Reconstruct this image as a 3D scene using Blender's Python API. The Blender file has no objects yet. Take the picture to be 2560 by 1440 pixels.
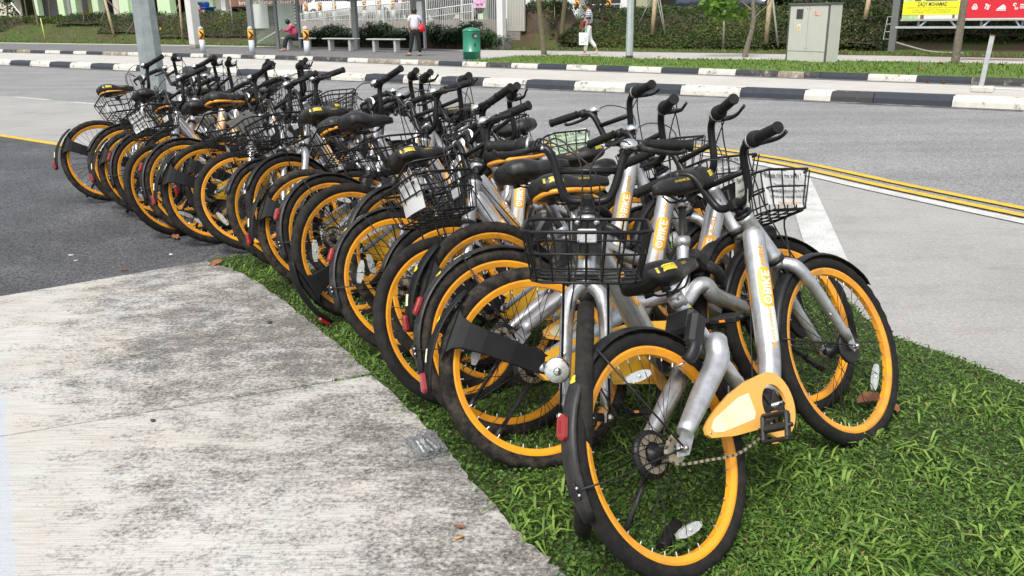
import bpy, math, random
import numpy as np
from mathutils import Vector, Matrix
random.seed(7); RNG = np.random.RandomState(7)
R_ = math.radians
SC = bpy.context.scene
COL = SC.collection

# ------------------------------------------------------------------ camera
CF, CTH, CRO, CH = 2150.0, R_(17.6), R_(0.7), 1.44        # focal length in photo pixels, pitch, roll, height
_f = np.array([0, math.cos(CTH), -math.sin(CTH)]); _r = np.array([1., 0, 0]); _u = np.cross(_r, _f)
_R = math.cos(CRO)*_r - math.sin(CRO)*_u; _U = math.sin(CRO)*_r + math.cos(CRO)*_u
cam = bpy.data.objects.new('camera', bpy.data.cameras.new('camera')); COL.objects.link(cam)
m = Matrix.Identity(4)
for i in range(3):
    m[i][0], m[i][1], m[i][2] = _R[i], _U[i], -_f[i]
m[2][3] = CH
cam.matrix_world = m
cam.data.sensor_width = 36; cam.data.lens = CF/2560*36; cam.data.clip_start = .05; cam.data.clip_end = 2000
SC.camera = cam

# ------------------------------------------------------------------ sky, sun, exposure
w = bpy.data.worlds.new('World'); SC.world = w; w.use_nodes = True
nt = w.node_tree; nt.nodes.clear()
sky = nt.nodes.new('ShaderNodeTexSky'); sky.sky_type = 'NISHITA'; sky.sun_disc = False
sky.sun_elevation = R_(58); sky.sun_rotation = R_(205); sky.air_density = 1.3; sky.dust_density = 4.0; sky.ozone_density = 1.0
hs = nt.nodes.new('ShaderNodeHueSaturation'); hs.inputs['Saturation'].default_value = .28; hs.inputs['Value'].default_value = 1.0
bg = nt.nodes.new('ShaderNodeBackground'); bg.inputs['Strength'].default_value = .15
wo = nt.nodes.new('ShaderNodeOutputWorld')
nt.links.new(sky.outputs[0], hs.inputs['Color']); nt.links.new(hs.outputs[0], bg.inputs['Color']); nt.links.new(bg.outputs[0], wo.inputs['Surface'])
sl = bpy.data.lights.new('sun', 'SUN'); sl.energy = 1.5; sl.angle = R_(14); sl.color = (1, .965, .91)
sun = bpy.data.objects.new('sun', sl); COL.objects.link(sun)
sun.rotation_euler = (R_(32), 0, R_(-25))                 # light comes from above, behind the camera's left shoulder
SC.view_settings.view_transform = 'Standard'; SC.view_settings.look = 'None'
SC.view_settings.gamma = 1; SC.view_settings.use_curve_mapping = False
SC.view_settings.exposure = 0.58

# ------------------------------------------------------------------ pixel -> place helpers
C0 = np.array([0, 0, CH])
def ray(x, y): return _f + _R*(x-1280)/CF - _U*(y-720)/CF
def gp(x, y, z=0.): d = ray(x, y); return C0 + d*((z-CH)/d[2])
A_ = R_(-35.2)
UX = np.array([math.cos(A_), math.sin(A_), 0]); VX = np.array([-math.sin(A_), math.cos(A_), 0])   # along the road, away across it
def pv(x, v, z, y=60):
    """point in photo column x, at distance v across the road, height z"""
    d = ray(x, y).copy(); t = v/(d @ VX); p = C0 + d*t; p[2] = z; return p
def uv(u, v, z=0.): return UX*u + VX*v + np.array([0, 0, z])

# ------------------------------------------------------------------ materials
MATS = {}
VARY = {'silver_paint': .55, 'orange_rim': .55, 'tyre_rubber': .5, 'yellow_case': .45, 'black_plastic': .28, 'saddle_vinyl': .30, 'guard_orange': .3}   # road dust, different on every object
def N(nt, t, **k):
    n = nt.nodes.new(t)
    for a, b in k.items(): setattr(n, a, b)
    return n
def mat(name, col, rough=.5, metal=0., coat=0., noise=None, bump=None, spec=None, alpha=None, trans=0., emis=None):
    """noise=(scale, colour2, lo, hi) mottles the colour; bump=(scale, strength) adds fine relief"""
    if name in MATS: return MATS[name]
    M = bpy.data.materials.new(name); M.use_nodes = True; nt = M.node_tree; b = nt.nodes['Principled BSDF']
    b.inputs['Base Color'].default_value = (*col, 1); b.inputs['Roughness'].default_value = rough; b.inputs['Metallic'].default_value = metal
    if coat: b.inputs['Coat Weight'].default_value = coat
    if spec is not None: b.inputs['Specular IOR Level'].default_value = spec
    if trans: b.inputs['Transmission Weight'].default_value = trans
    if alpha is not None: b.inputs['Alpha'].default_value = alpha
    tc = N(nt, 'ShaderNodeNewGeometry')
    if noise:
        n = N(nt, 'ShaderNodeTexNoise'); n.inputs['Scale'].default_value = noise[0]; n.inputs['Detail'].default_value = 6; n.inputs['Roughness'].default_value = .65
        nt.links.new(tc.outputs['Position'], n.inputs['Vector'])
        r = N(nt, 'ShaderNodeValToRGB'); r.color_ramp.elements[0].position = noise[2]; r.color_ramp.elements[1].position = noise[3]
        r.color_ramp.elements[0].color = (*col, 1); r.color_ramp.elements[1].color = (*noise[1], 1)
        nt.links.new(n.outputs['Fac'], r.inputs['Fac']); nt.links.new(r.outputs['Color'], b.inputs['Base Color'])
    if bump:
        n = N(nt, 'ShaderNodeTexNoise'); n.inputs['Scale'].default_value = bump[0]; n.inputs['Detail'].default_value = 4
        nt.links.new(tc.outputs['Position'], n.inputs['Vector'])
        bp = N(nt, 'ShaderNodeBump'); bp.inputs['Strength'].default_value = bump[1]; bp.inputs['Distance'].default_value = .01
        nt.links.new(n.outputs['Fac'], bp.inputs['Height']); nt.links.new(bp.outputs['Normal'], b.inputs['Normal'])
    if name in VARY:
        src = b.inputs['Base Color'].links[0].from_socket if b.inputs['Base Color'].links else None
        oi = N(nt, 'ShaderNodeObjectInfo'); mr = N(nt, 'ShaderNodeMapRange'); mr.inputs[3].default_value = 0; mr.inputs[4].default_value = VARY[name]; nt.links.new(oi.outputs['Random'], mr.inputs[0])
        dn = N(nt, 'ShaderNodeTexNoise'); dn.inputs['Scale'].default_value = 26; dn.inputs['Detail'].default_value = 7; dn.inputs['Roughness'].default_value = .7; nt.links.new(tc.outputs['Position'], dn.inputs['Vector'])
        dr = N(nt, 'ShaderNodeMapRange'); dr.inputs[1].default_value = .42; dr.inputs[2].default_value = .68; nt.links.new(dn.outputs[0], dr.inputs[0])
        mu = N(nt, 'ShaderNodeMath', operation='MULTIPLY'); nt.links.new(mr.outputs[0], mu.inputs[0]); nt.links.new(dr.outputs[0], mu.inputs[1])
        mx = N(nt, 'ShaderNodeMix', data_type='RGBA'); nt.links.new(mu.outputs[0], mx.inputs[0]); mx.inputs[7].default_value = (.13, .105, .075, 1)
        if src: nt.links.new(src, mx.inputs[6])
        else: mx.inputs[6].default_value = (*col, 1)
        nt.links.new(mx.outputs[2], b.inputs['Base Color'])
    MATS[name] = M; return M
silver = mat('silver_paint', (.56, .57, .59), .34, .72, .2, (13, (.36, .36, .355), .42, .82), (500, .05))
greyarm = mat('grey_plastic', (.30, .33, .37), .42, .25, 0, (12, (.24, .26, .29), .3, .8))
blackbar = mat('black_paint', (.007, .007, .008), .34, .0, .0, (14, (.018, .017, .016), .4, .85), None, .3)
plastic = mat('black_plastic', (.009, .0095, .011), .42, 0, 0, (10, (.022, .023, .026), .4, .85), None, .32)
rubber = mat('rubber', (.010, .010, .010), .6, 0, 0, (60, (.026, .024, .021), .45, .85), None, .25)
tyrem = mat('tyre_rubber', (.010, .010, .010), .85, 0, 0, (22, (.034, .030, .025), .45, .9), (300, .3), .25)
wirem = mat('black_wire', (.007, .007, .008), .36, .0, .0, None, None, .3)
rimm = mat('orange_rim', (.87, .36, .012), .38, 0, .2, (11, (.60, .23, .03), .42, .85))
yellowm = mat('yellow_case', (.78, .43, .022), .38, 0, .2, (6, (.68, .36, .03), .3, .8))
orangem = mat('orange_decal', (.88, .40, .02), .4)
labely = mat('yellow_label', (.66, .52, .03), .4)
white = mat('white_print', (.80, .80, .78), .45)
whitepaper = mat('paper', (.66, .67, .66), .5, 0, 0, (30, (.58, .585, .57), .3, .7))
dark = mat('dark_print', (.03, .03, .035), .5)
redref = mat('red_reflector', (.26, .012, .012), .14, 0, .6)
orangeref = mat('orange_reflector', (.85, .28, .01), .12, 0, .8)
clearref = mat('clear_reflector', (.62, .64, .63), .14, .25, .8, (120, (.45, .47, .46), .4, .6))
chrome = mat('chrome', (.72, .73, .74), .13, 1.)
steel = mat('steel', (.42, .41, .40), .38, .9, 0, (40, (.26, .20, .15), .45, .8))
chainm = mat('chain', (.46, .40, .30), .45, .6); chaind = mat('chain_pin', (.10, .08, .06), .6, .5); armb = mat('arm_black', (.0065, .007, .008), .55, 0, 0, (12, (.014, .0145, .016), .4, .85), None, .2)
saddlem = mat('saddle_vinyl', (.010, .010, .011), .38, 0, .0, (7, (.022, .022, .023), .4, .85), (260, .12), .35)
cream = mat('cream_sticker', (.80, .76, .55), .45, 0, 0, (18, (.80, .74, .36), .45, .7))
alum = mat('aluminium', (.62, .62, .61), .32, .85)

# ------------------------------------------------------------------ mesh helpers
def cr(P, n=6, closed=False):
    P = [np.array(p, float) for p in P]; out = []
    L = len(P); rng = L if closed else L-1
    for i in range(rng):
        p1, p2 = P[i], P[(i+1) % L]
        p0 = P[(i-1) % L] if (closed or i > 0) else 2*p1-p2
        p3 = P[(i+2) % L] if (closed or i+2 < L) else 2*p2-p1
        for k in range(n):
            t = k/n
            out.append(.5*((2*p1)+(-p0+p2)*t+(2*p0-5*p1+4*p2-p3)*t*t+(-p0+3*p1-3*p2+p3)*t**3))
    if not closed: out.append(P[-1])
    return np.array(out)

class MB:
    def __init__(s): s.v = []; s.f = []; s.mi = []; s.sm = []; s.n = 0
    def add(s, V, F, m=0, smooth=True):
        o = s.n; V = np.asarray(V, float).reshape(-1, 3); s.v.append(V); s.n += len(V)
        for f in F:
            s.f.append(tuple(int(i)+o for i in f)); s.mi.append(m); s.sm.append(smooth)
        return s
    def box(s, c, size, rot=None, m=0, bev=0.):
        x, y, z = [abs(d)/2 for d in size]
        if bev > 0:
            b = min(bev, x*.9, y*.9, z*.9); V = []; 
            for sx in (-1, 1):
                for sy in (-1, 1):
                    for sz in (-1, 1):
                        V += [(sx*(x-b), sy*(y-b), sz*z), (sx*(x-b), sy*y, sz*(z-b)), (sx*x, sy*(y-b), sz*(z-b))]
            V = np.array(V)
            def ix(sx, sy, sz, k): return ((sx > 0)*4+(sy > 0)*2+(sz > 0))*3+k
            F = []
            for q in (-1, 1):
                F.append([ix(-1, -1, q, 0), ix(1, -1, q, 0), ix(1, 1, q, 0), ix(-1, 1, q, 0)][::q])
                F.append([ix(-1, q, -1, 1), ix(-1, q, 1, 1), ix(1, q, 1, 1), ix(1, q, -1, 1)][::q])
                F.append([ix(q, -1, -1, 2), ix(q, 1, -1, 2), ix(q, 1, 1, 2), ix(q, -1, 1, 2)][::q])
            for a in (-1, 1):
                for b_ in (-1, 1):
                    F.append([ix(-1, a, b_, 0), ix(1, a, b_, 0), ix(1, a, b_, 1), ix(-1, a, b_, 1)])
                    F.append([ix(a, -1, b_, 0), ix(a, 1, b_, 0), ix(a, 1, b_, 2), ix(a, -1, b_, 2)])
                    F.append([ix(a, b_, -1, 1), ix(a, b_, 1, 1), ix(a, b_, 1, 2), ix(a, b_, -1, 2)])
                    for c_ in (-1, 1): F.append([ix(a, b_, c_, 0), ix(a, b_, c_, 1), ix(a, b_, c_, 2)])
        else:
            V = np.array([(sx*x, sy*y, sz*z) for sx in (-1, 1) for sy in (-1, 1) for sz in (-1, 1)])
            F = [(0, 1, 3, 2), (4, 6, 7, 5), (0, 4, 5, 1), (2, 3, 7, 6), (0, 2, 6, 4), (1, 5, 7, 3)]
        if rot is not None: V = V @ np.array(rot).T
        return s.add(V+np.array(c), F, m, False)
    def tube(s, P, r, seg=8, closed=False, m=0, cap=True, ell=1., up=(0, 1, 0), smooth=True):
        P = np.array(P, float); n = len(P); r = np.full(n, r) if np.isscalar(r) else np.interp(np.linspace(0, 1, n), np.linspace(0, 1, len(r)), r)
        T = np.roll(P, -1, 0)-np.roll(P, 1, 0) if closed else np.gradient(P, axis=0)
        T /= np.linalg.norm(T, axis=1)[:, None]+1e-12
        up = np.array(up, float)
        if abs(T[0] @ up) > .95: up = np.array([1., 0, 0]) if abs(T[0][0]) < .9 else np.array([0, 0, 1.])
        a = up-T[0]*(up @ T[0]); a /= np.linalg.norm(a); V = []
        th = np.linspace(0, 2*np.pi, seg, endpoint=False)
        for i in range(n):
            a = a-T[i]*(a @ T[i]); a /= np.linalg.norm(a); b = np.cross(T[i], a)
            V.append(P[i]+r[i]*(np.cos(th)[:, None]*a+np.sin(th)[:, None]*b*ell))
        F = []; rr = n if closed else n-1
        for i in range(rr):
            i2 = (i+1) % n
            for j in range(seg): F.append((i*seg+j, i*seg+(j+1) % seg, i2*seg+(j+1) % seg, i2*seg+j))
        s.add(np.concatenate(V), F, m, smooth)
        if cap and not closed:
            s.f.append(tuple(s.n-n*seg+j for j in range(seg))[::-1]); s.mi.append(m); s.sm.append(False)
            s.f.append(tuple(s.n-seg+j for j in range(seg))); s.mi.append(m); s.sm.append(False)
        return s
    def lathe(s, prof, c=(0, 0, 0), axis='y', seg=24, m=0, smooth=True, closed=False):
        """prof: list of (radius, height along axis)"""
        th = np.linspace(0, 2*np.pi, seg, endpoint=False); V = []
        for (r, h) in prof:
            for t in th:
                a, b = r*math.cos(t), r*math.sin(t)
                V.append((a, h, b) if axis == 'y' else ((a, b, h) if axis == 'z' else (h, a, b)))
        F = []; n = len(prof)
        for i in range(n if closed else n-1):
            i2 = (i+1) % n
            for j in range(seg): F.append((i*seg+j, i*seg+(j+1) % seg, i2*seg+(j+1) % seg, i2*seg+j))
        if not closed:
            F.append(tuple(range(seg))[::-1]); F.append(tuple((n-1)*seg+j for j in range(seg)))
        return s.add(np.array(V)+np.array(c), F, m, smooth)
    def prism(s, poly, y0, y1, m=0, plane='xz'):
        """flat polygon (x,z) given thickness y0..y1"""
        n = len(poly); V = []
        for y in (y0, y1):
            for a, b in poly: V.append((a, y, b) if plane == 'xz' else (a, b, y))
        F = [tuple(range(n)), tuple(range(n, 2*n))[::-1]]+[(i, (i+1) % n, n+(i+1) % n, n+i) for i in range(n)]
        return s.add(V, F, m, False)
    def ring(s, c, ro, ri, y0, y1, a0=0, a1=360, seg=32, m=0):
        V = []; F = []; full = abs(a1-a0) >= 359.9; n = seg if full else seg+1
        for k in range(n):
            t = R_(a0+(a1-a0)*k/seg)
            for r in (ro, ri):
                for y in (y0, y1): V.append((c[0]+r*math.cos(t), y, c[1]+r*math.sin(t)))
        for k in range(seg):
            a, b = 4*k, 4*((k+1) % n)
            F += [(a, b, b+1, a+1), (a+2, a+3, b+3, b+2), (a, a+2, b+2, b), (a+1, b+1, b+3, a+3)]
        return s.add(V, F, m, False)
    def mesh(s, name, mats):
        me = bpy.data.meshes.new(name); V = np.concatenate(s.v) if s.v else np.zeros((0, 3))
        me.from_pydata(V.tolist(), [], s.f)
        for mm in (mats if isinstance(mats, (list, tuple)) else [mats]): me.materials.append(mm)
        me.polygons.foreach_set('material_index', s.mi); me.polygons.foreach_set('use_smooth', s.sm); me.update()
        return me
    def obj(s, name, mats, parent=None, loc=None):
        return link(name, s.mesh(name, mats), parent, loc)
def link(name, me, parent=None, loc=None):
    o = bpy.data.objects.new(name, me); COL.objects.link(o)
    if parent is not None: o.parent = parent
    if loc is not None: o.location = loc
    return o
def tag(o, label=None, cat=None, group=None, kind=None):
    if label: o['label'] = label
    if cat: o['category'] = cat
    if group: o['group'] = group
    if kind: o['kind'] = kind
    return o
def empty(name, loc=(0, 0, 0), rz=0., **k):
    o = bpy.data.objects.new(name, None); o.empty_display_size = .1; COL.objects.link(o); o.location = loc; o.rotation_euler = (0, 0, rz)
    return tag(o, **k) if k else o
def npmesh(name, V, F, mats, tint=None, smooth=False, mi=None):
    """V (n,3), F (m,k) numpy arrays of equal sized faces"""
    me = bpy.data.meshes.new(name); V = np.ascontiguousarray(V, np.float32); F = np.ascontiguousarray(F, np.int32); k = F.shape[1]
    me.vertices.add(len(V)); me.vertices.foreach_set('co', V.ravel())
    me.loops.add(F.size); me.loops.foreach_set('vertex_index', F.ravel())
    me.polygons.add(len(F)); me.polygons.foreach_set('loop_start', np.arange(0, F.size, k, dtype=np.int32))
    me.polygons.foreach_set('loop_total', np.full(len(F), k, np.int32))
    me.polygons.foreach_set('use_smooth', np.full(len(F), smooth))
    for mm in (mats if isinstance(mats, (list, tuple)) else [mats]): me.materials.append(mm)
    if mi is not None: me.polygons.foreach_set('material_index', np.asarray(mi, np.int32))
    me.update(calc_edges=True)
    if tint is not None:
        a = me.attributes.new('tint', 'FLOAT', 'FACE'); a.data.foreach_set('value', np.asarray(tint, np.float32))
    return me
_tc = {}
def text_geo(body, bold=0.0, sub=0):
    """unit-height flat text: verts (n,2), faces"""
    k = (body, bold, sub)
    if k in _tc: return _tc[k]
    cu = bpy.data.curves.new('t', 'FONT'); cu.body = body; cu.size = 1; cu.resolution_u = 2; cu.offset = bold
    cu.align_x = 'CENTER'; cu.align_y = 'CENTER'
    o = bpy.data.objects.new('t', cu); COL.objects.link(o)
    dg = bpy.context.evaluated_depsgraph_get(); me = o.evaluated_get(dg).to_mesh()
    V = np.array([v.co[:2] for v in me.vertices]) if len(me.vertices) else np.zeros((0, 2)); F = [tuple(p.vertices) for p in me.polygons]
    bpy.data.objects.remove(o); bpy.data.curves.remove(cu)
    for _ in range(sub):
        V = [tuple(v) for v in V]; ed_ = {}; F2 = []
        def mid(a, b):
            q = (min(a, b), max(a, b))
            if q not in ed_: ed_[q] = len(V); V.append(((V[a][0]+V[b][0])/2, (V[a][1]+V[b][1])/2))
            return ed_[q]
        for f in F:
            for i in range(1, len(f)-1):
                a, b, c = f[0], f[i], f[i+1]; ab, bc, ca = mid(a, b), mid(b, c), mid(c, a); F2 += [(a, ab, ca), (ab, b, bc), (ca, bc, c), (ab, bc, ca)]
        V = np.array(V); F = F2
    _tc[k] = (V, F); return _tc[k]
def put_text(mb, body, fn, h, m=0, bold=.0, wscale=1., off=(0, 0), sub=0):
    V, F = text_geo(body, bold, sub)
    if len(V): mb.add([fn(a*h*wscale+off[0], b*h+off[1]) for a, b in V], F, m, False)
def logo(mb, fn, h, m=0):
    """ring-and-dot o followed by BIKE"""
    V, F = text_geo('BIKE', .02); wv = V[:, 0].max()-V[:, 0].min(); r = h*.33
    put_text(mb, 'BIKE', fn, h, m, .02, 1., (r*.95, 0), 2)
    cx = -wv*h/2-r*.35; n = 20
    for ro, ri in ((r, r*.62), (r*.25, 0.0)):
        P = []; Fc = []
        for k in range(n):
            t = 2*math.pi*k/n; P += [fn(cx+ro*math.cos(t), ro*math.sin(t)), fn(cx+ri*math.cos(t), ri*math.sin(t))]
        for k in range(n): Fc.append((2*k, 2*((k+1) % n), 2*((k+1) % n)+1, 2*k+1))
        mb.add(P, Fc, m, False)
def patch(mb, fn, u0, u1, v0, v1, nu=8, nv=6, m=0, rr=0.):
    """grid patch mapped by fn, optionally a pill (rounded ends of radius rr)"""
    V = []; F = []
    for i in range(nu+1):
        u = u0+(u1-u0)*(.5-.5*math.cos(math.pi*i/nu)); sc = 1.
        if rr > 0:
            d = min(u-u0, u1-u)
            if d < rr: 
                hh = (v1-v0)/2; sc = 1-(1-math.sqrt(max(0, 1-(1-d/rr)**2)))*min(1, rr/hh)
        for j in range(nv+1):
            v = (v0+v1)/2+(v1-v0)/2*sc*(2*j/nv-1); V.append(fn(u, v))
    for i in range(nu):
        for j in range(nv): a = i*(nv+1)+j; F.append((a, a+1, a+nv+2, a+nv+1))
    mb.add(V, F, m, True)

# ================================================================== GROUND
def ground_mat(name, c1, c2, sc=3., lo=.35, hi=.7, grain=None, rough=.85, bump=.35, bs=180, extra=None):
    M = bpy.data.materials.new(name); M.use_nodes = True; nt = M.node_tree; b = nt.nodes['Principled BSDF']; b.inputs['Roughness'].default_value = rough
    b.inputs['Specular IOR Level'].default_value = .3
    g = N(nt, 'ShaderNodeNewGeometry'); L = nt.links.new
    def noise(s, d=6, r=.6, vec=None):
        n = N(nt, 'ShaderNodeTexNoise'); n.inputs['Scale'].default_value = s; n.inputs['Detail'].default_value = d; n.inputs['Roughness'].default_value = r
        L(vec if vec else g.outputs['Position'], n.inputs['Vector']); return n
    def ramp(src, a, ca, b_, cb):
        r = N(nt, 'ShaderNodeValToRGB'); e = r.color_ramp.elements; e[0].position = a; e[1].position = b_; e[0].color = ca; e[1].color = cb; L(src, r.inputs[0]); return r
    def mix(f, a, b_, t='MIX'):
        x = N(nt, 'ShaderNodeMix', data_type='RGBA', blend_type=t)
        (L(f, x.inputs[0]) if hasattr(f, 'is_output') else setattr(x.inputs[0], 'default_value', f)); L(a, x.inputs[6]); L(b_, x.inputs[7]); return x.outputs[2]
    col = ramp(noise(sc).outputs[0], lo, (*c1, 1), hi, (*c2, 1)).outputs[0]
    if grain:
        v = N(nt, 'ShaderNodeTexVoronoi'); v.inputs['Scale'].default_value = grain[0]; L(g.outputs['Position'], v.inputs['Vector'])
        sp = N(nt, 'ShaderNodeSeparateColor'); L(v.outputs['Color'], sp.inputs[0])
        gr = ramp(sp.outputs[0], 0, (grain[1],)*3+(1,), 1, (grain[2],)*3+(1,)).outputs[0]
        col = mix(1., col, gr, 'MULTIPLY')
    if extra: col = extra(nt, g, col, noise, ramp, mix, L)
    L(col, b.inputs['Base Color'])
    bn = noise(bs, 3); bp = N(nt, 'ShaderNodeBump'); bp.inputs['Strength'].default_value = bump; bp.inputs['Distance'].default_value = .004
    L(bn.outputs[0], bp.inputs['Height']); L(bp.outputs[0], b.inputs['Normal'])
    return M
def streaks(nt, g, ang, sx, sy):
    mp = N(nt, 'ShaderNodeMapping'); mp.inputs['Rotation'].default_value = (0, 0, ang); mp.inputs['Scale'].default_value = (sx, sy, 1)
    nt.links.new(g.outputs['Position'], mp.inputs[0]); return mp.outputs[0]
def road_extra(nt, g, col, noise, ramp, mix, L):
    st = streaks(nt, g, A_, .12, 1.1); n = noise(1.3, 6, .65, st); d = ramp(n.outputs[0], .38, (.84, .84, .84, 1), .66, (1.06, 1.06, 1.06, 1))
    n2 = noise(.9, 9, .8); d2 = ramp(n2.outputs[0], .60, (1, 1, 1, 1), .72, (.78, .77, .76, 1)); return mix(1., mix(1., col, d.outputs[0], 'MULTIPLY'), d2.outputs[0], 'MULTIPLY')
road_m = ground_mat('road_asphalt', (.21, .21, .213), (.26, .259, .26), .9, .35, .7, (95, .50, 1.5), bump=.6, bs=200, extra=road_extra)
def park_extra(nt, g, col, noise, ramp, mix, L):
    n = noise(2.2, 8, .75); d = ramp(n.outputs[0], .55, (1, 1, 1, 1), .75, (1.7, 1.68, 1.62, 1)); n2 = noise(.8, 4, .6); d2 = ramp(n2.outputs[0], .4, (.82, .82, .82, 1), .65, (1.12, 1.12, 1.12, 1))
    return mix(1., mix(1., col, d.outputs[0], 'MULTIPLY'), d2.outputs[0], 'MULTIPLY')
park_m = ground_mat('park_asphalt', (.060, .062, .067), (.088, .09, .096), 1.3, .35, .7, (110, .3, 1.9), bump=.8, bs=220, extra=park_extra)
def apron_extra(nt, g, col, noise, ramp, mix, L):
    n = noise(2.0, 9, .78, streaks(nt, g, R_(20), .8, 2.0)); d = ramp(n.outputs[0], .50, (1, 1, 1, 1), .80, (.66, .65, .64, 1))
    n2 = noise(70, 5, .85); d2 = ramp(n2.outputs[0], .36, (.72, .72, .72, 1), .64, (1.14, 1.14, 1.14, 1))
    return mix(1., mix(1., col, d.outputs[0], 'MULTIPLY'), d2.outputs[0], 'MULTIPLY')
apron_m = ground_mat('apron_concrete', (.29, .285, .275), (.365, .355, .335), .8, .3, .7, None, extra=apron_extra)
lane_m = ground_mat('lane_concrete', (.44, .425, .39), (.52, .505, .47), .6, .3, .7, None, extra=apron_extra)
walk_m = ground_mat('walkway_asphalt', (.135, .132, .132), (.17, .166, .165), .9, .3, .7, (60, .8, 1.2))
path_m = ground_mat('path_concrete', (.36, .34, .32), (.44, .42, .39), 1.2, .3, .7)
jp_ = gp(915, 958)[:2]; jd_ = gp(0, 1112)[:2]-jp_; jd_ = jd_/np.linalg.norm(jd_)
def slab_extra(nt, g, col, noise, ramp, mix, L):
    # mildew: black blotches, thicker towards the lawn edge and along the joint
    st = streaks(nt, g, R_(-14), 1.2, 2.0)
    big = noise(1.0, 4, .6); med = noise(4.5, 12, .80, st); fine = noise(60, 7, .75)
    sep = N(nt, 'ShaderNodeSeparateXYZ'); L(g.outputs['Position'], sep.inputs[0])
    def mth(op, a, b_=None):
        x = N(nt, 'ShaderNodeMath', operation=op)
        for i, q in enumerate((a, b_)):
            if q is None: continue
            (L(q, x.inputs[i]) if hasattr(q, 'is_output') else setattr(x.inputs[i], 'default_value', q))
        return x.outputs[0]
    # distance from the lawn edge line  (runs from (-1.87,5.06) to (0.05,2.08))
    dx, dy = .05+1.87, 2.08-5.06; ln = math.hypot(dx, dy); nx, ny = -dy/ln, dx/ln
    dist = mth('MULTIPLY', mth('SUBTRACT', mth('ADD', mth('MULTIPLY', sep.outputs[0], nx), mth('MULTIPLY', sep.outputs[1], ny)), nx*.05+ny*2.08), -1.)
    near = N(nt, 'ShaderNodeMapRange'); L(dist, near.inputs[0]); near.inputs[1].default_value = 0; near.inputs[2].default_value = 1.7; near.inputs[3].default_value = .44; near.inputs[4].default_value = -.34
    s = mth('ADD', mth('MULTIPLY', mth('SUBTRACT', med.outputs[0], .5), 2.2), mth('MULTIPLY', mth('SUBTRACT', fine.outputs[0], .5), 2.0))
    s = mth('ADD', mth('ADD', s, near.outputs[0]), mth('MULTIPLY', mth('SUBTRACT', big.outputs[0], .5), 1.5))
    jn = np.array([-jd_[1], jd_[0]]); jn = jn if jn[1] > 0 else -jn
    dj = mth('SUBTRACT', mth('ADD', mth('MULTIPLY', sep.outputs[0], float(jn[0])), mth('MULTIPLY', sep.outputs[1], float(jn[1]))), float(jn @ jp_))
    mj = N(nt, 'ShaderNodeMapRange'); L(dj, mj.inputs[0]); mj.inputs[1].default_value = -.03; mj.inputs[2].default_value = .02; mj.inputs[3].default_value = -.15; mj.inputs[4].default_value = .03
    mk2 = N(nt, 'ShaderNodeMapRange'); L(dj, mk2.inputs[0]); mk2.inputs[1].default_value = -.9; mk2.inputs[2].default_value = -.05; mk2.inputs[3].default_value = .16; mk2.inputs[4].default_value = 0
    s = mth('ADD', mth('ADD', s, mj.outputs[0]), mk2.outputs[0])
    mask = ramp(mth('ADD', s, .5), .52, (0, 0, 0, 1), 1.05, (.93, .93, .93, 1)).outputs[0]
    stain = ramp(noise(110, 5, .8).outputs[0], .40, (.022, .022, .020, 1), .60, (.21, .20, .185, 1)).outputs[0]
    # broom lines
    wv = noise(1., 3, .5, streaks(nt, g, R_(-14), 5, 260)); br = ramp(wv.outputs[0], .36, (.70, .70, .69, 1), .52, (1.03, 1.03, 1.03, 1)).outputs[0]
    col = mix(1., col, br, 'MULTIPLY')
    warm = ramp(noise(2.3, 5).outputs[0], .4, (1, 1, 1, 1), .7, (.97, .93, .86, 1)).outputs[0]
    col = mix(1., col, warm, 'MULTIPLY')
    # bluish old paint at the far left, ragged edge
    q0, q1 = gp(22, 1040), gp(48, 1440); e_ = (q1-q0)[:2]; e_ /= np.linalg.norm(e_); qx, qy = -e_[1], e_[0]
    dd = mth('ADD', mth('SUBTRACT', mth('ADD', mth('MULTIPLY', sep.outputs[0], qx), mth('MULTIPLY', sep.outputs[1], qy)), qx*q0[0]+qy*q0[1]), mth('MULTIPLY', mth('SUBTRACT', med.outputs[0], .5), .10))
    sg = 1. if (gp(-200, 1300)[:2]-q0[:2]) @ np.array([qx, qy]) > 0 else -1.
    pm = N(nt, 'ShaderNodeMapRange'); L(mth('MULTIPLY', dd, sg), pm.inputs[0]); pm.inputs[1].default_value = 0; pm.inputs[2].default_value = .012; pm.inputs[3].default_value = 0; pm.inputs[4].default_value = .6
    lim = N(nt, 'ShaderNodeMapRange'); L(mth('ADD', sep.outputs[1], med.outputs[0]), lim.inputs[0]); yy = gp(10, 1010)[1]+.5; lim.inputs[1].default_value = yy; lim.inputs[2].default_value = yy+.1; lim.inputs[3].default_value = 1; lim.inputs[4].default_value = 0
    blue = N(nt, 'ShaderNodeRGB'); blue.outputs[0].default_value = (.38, .43, .49, 1)
    col = mix(mth('MULTIPLY', pm.outputs[0], lim.outputs[0]), col, blue.outputs[0])
    return mix(mask, col, stain)
slab_m = ground_mat('slab_concrete', (.435, .425, .40), (.515, .505, .485), 1.7, .3, .7, None, bump=.5, bs=120, extra=slab_extra)
soil_m = ground_mat('lawn_soil', (.020, .032, .010), (.05, .06, .022), 14, .35, .7, None, bump=.8, bs=60)
verge_m = ground_mat('verge_turf', (.075, .125, .022), (.12, .19, .035), 6, .3, .7, None, bump=.8, bs=40)
bank_m = ground_mat('bank_earth', (.085, .055, .035), (.06, .085, .02), .9, .42, .6, None, bump=.8, bs=20)
ypaint = ground_mat('yellow_road_paint', (.64, .42, .04), (.40, .29, .08), 7, .42, .78, (120, .78, 1.1), bump=.3)
wpaint = ground_mat('white_road_paint', (.54, .54, .525), (.36, .36, .345), 5, .42, .80, (120, .80, 1.1), bump=.3)

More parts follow.
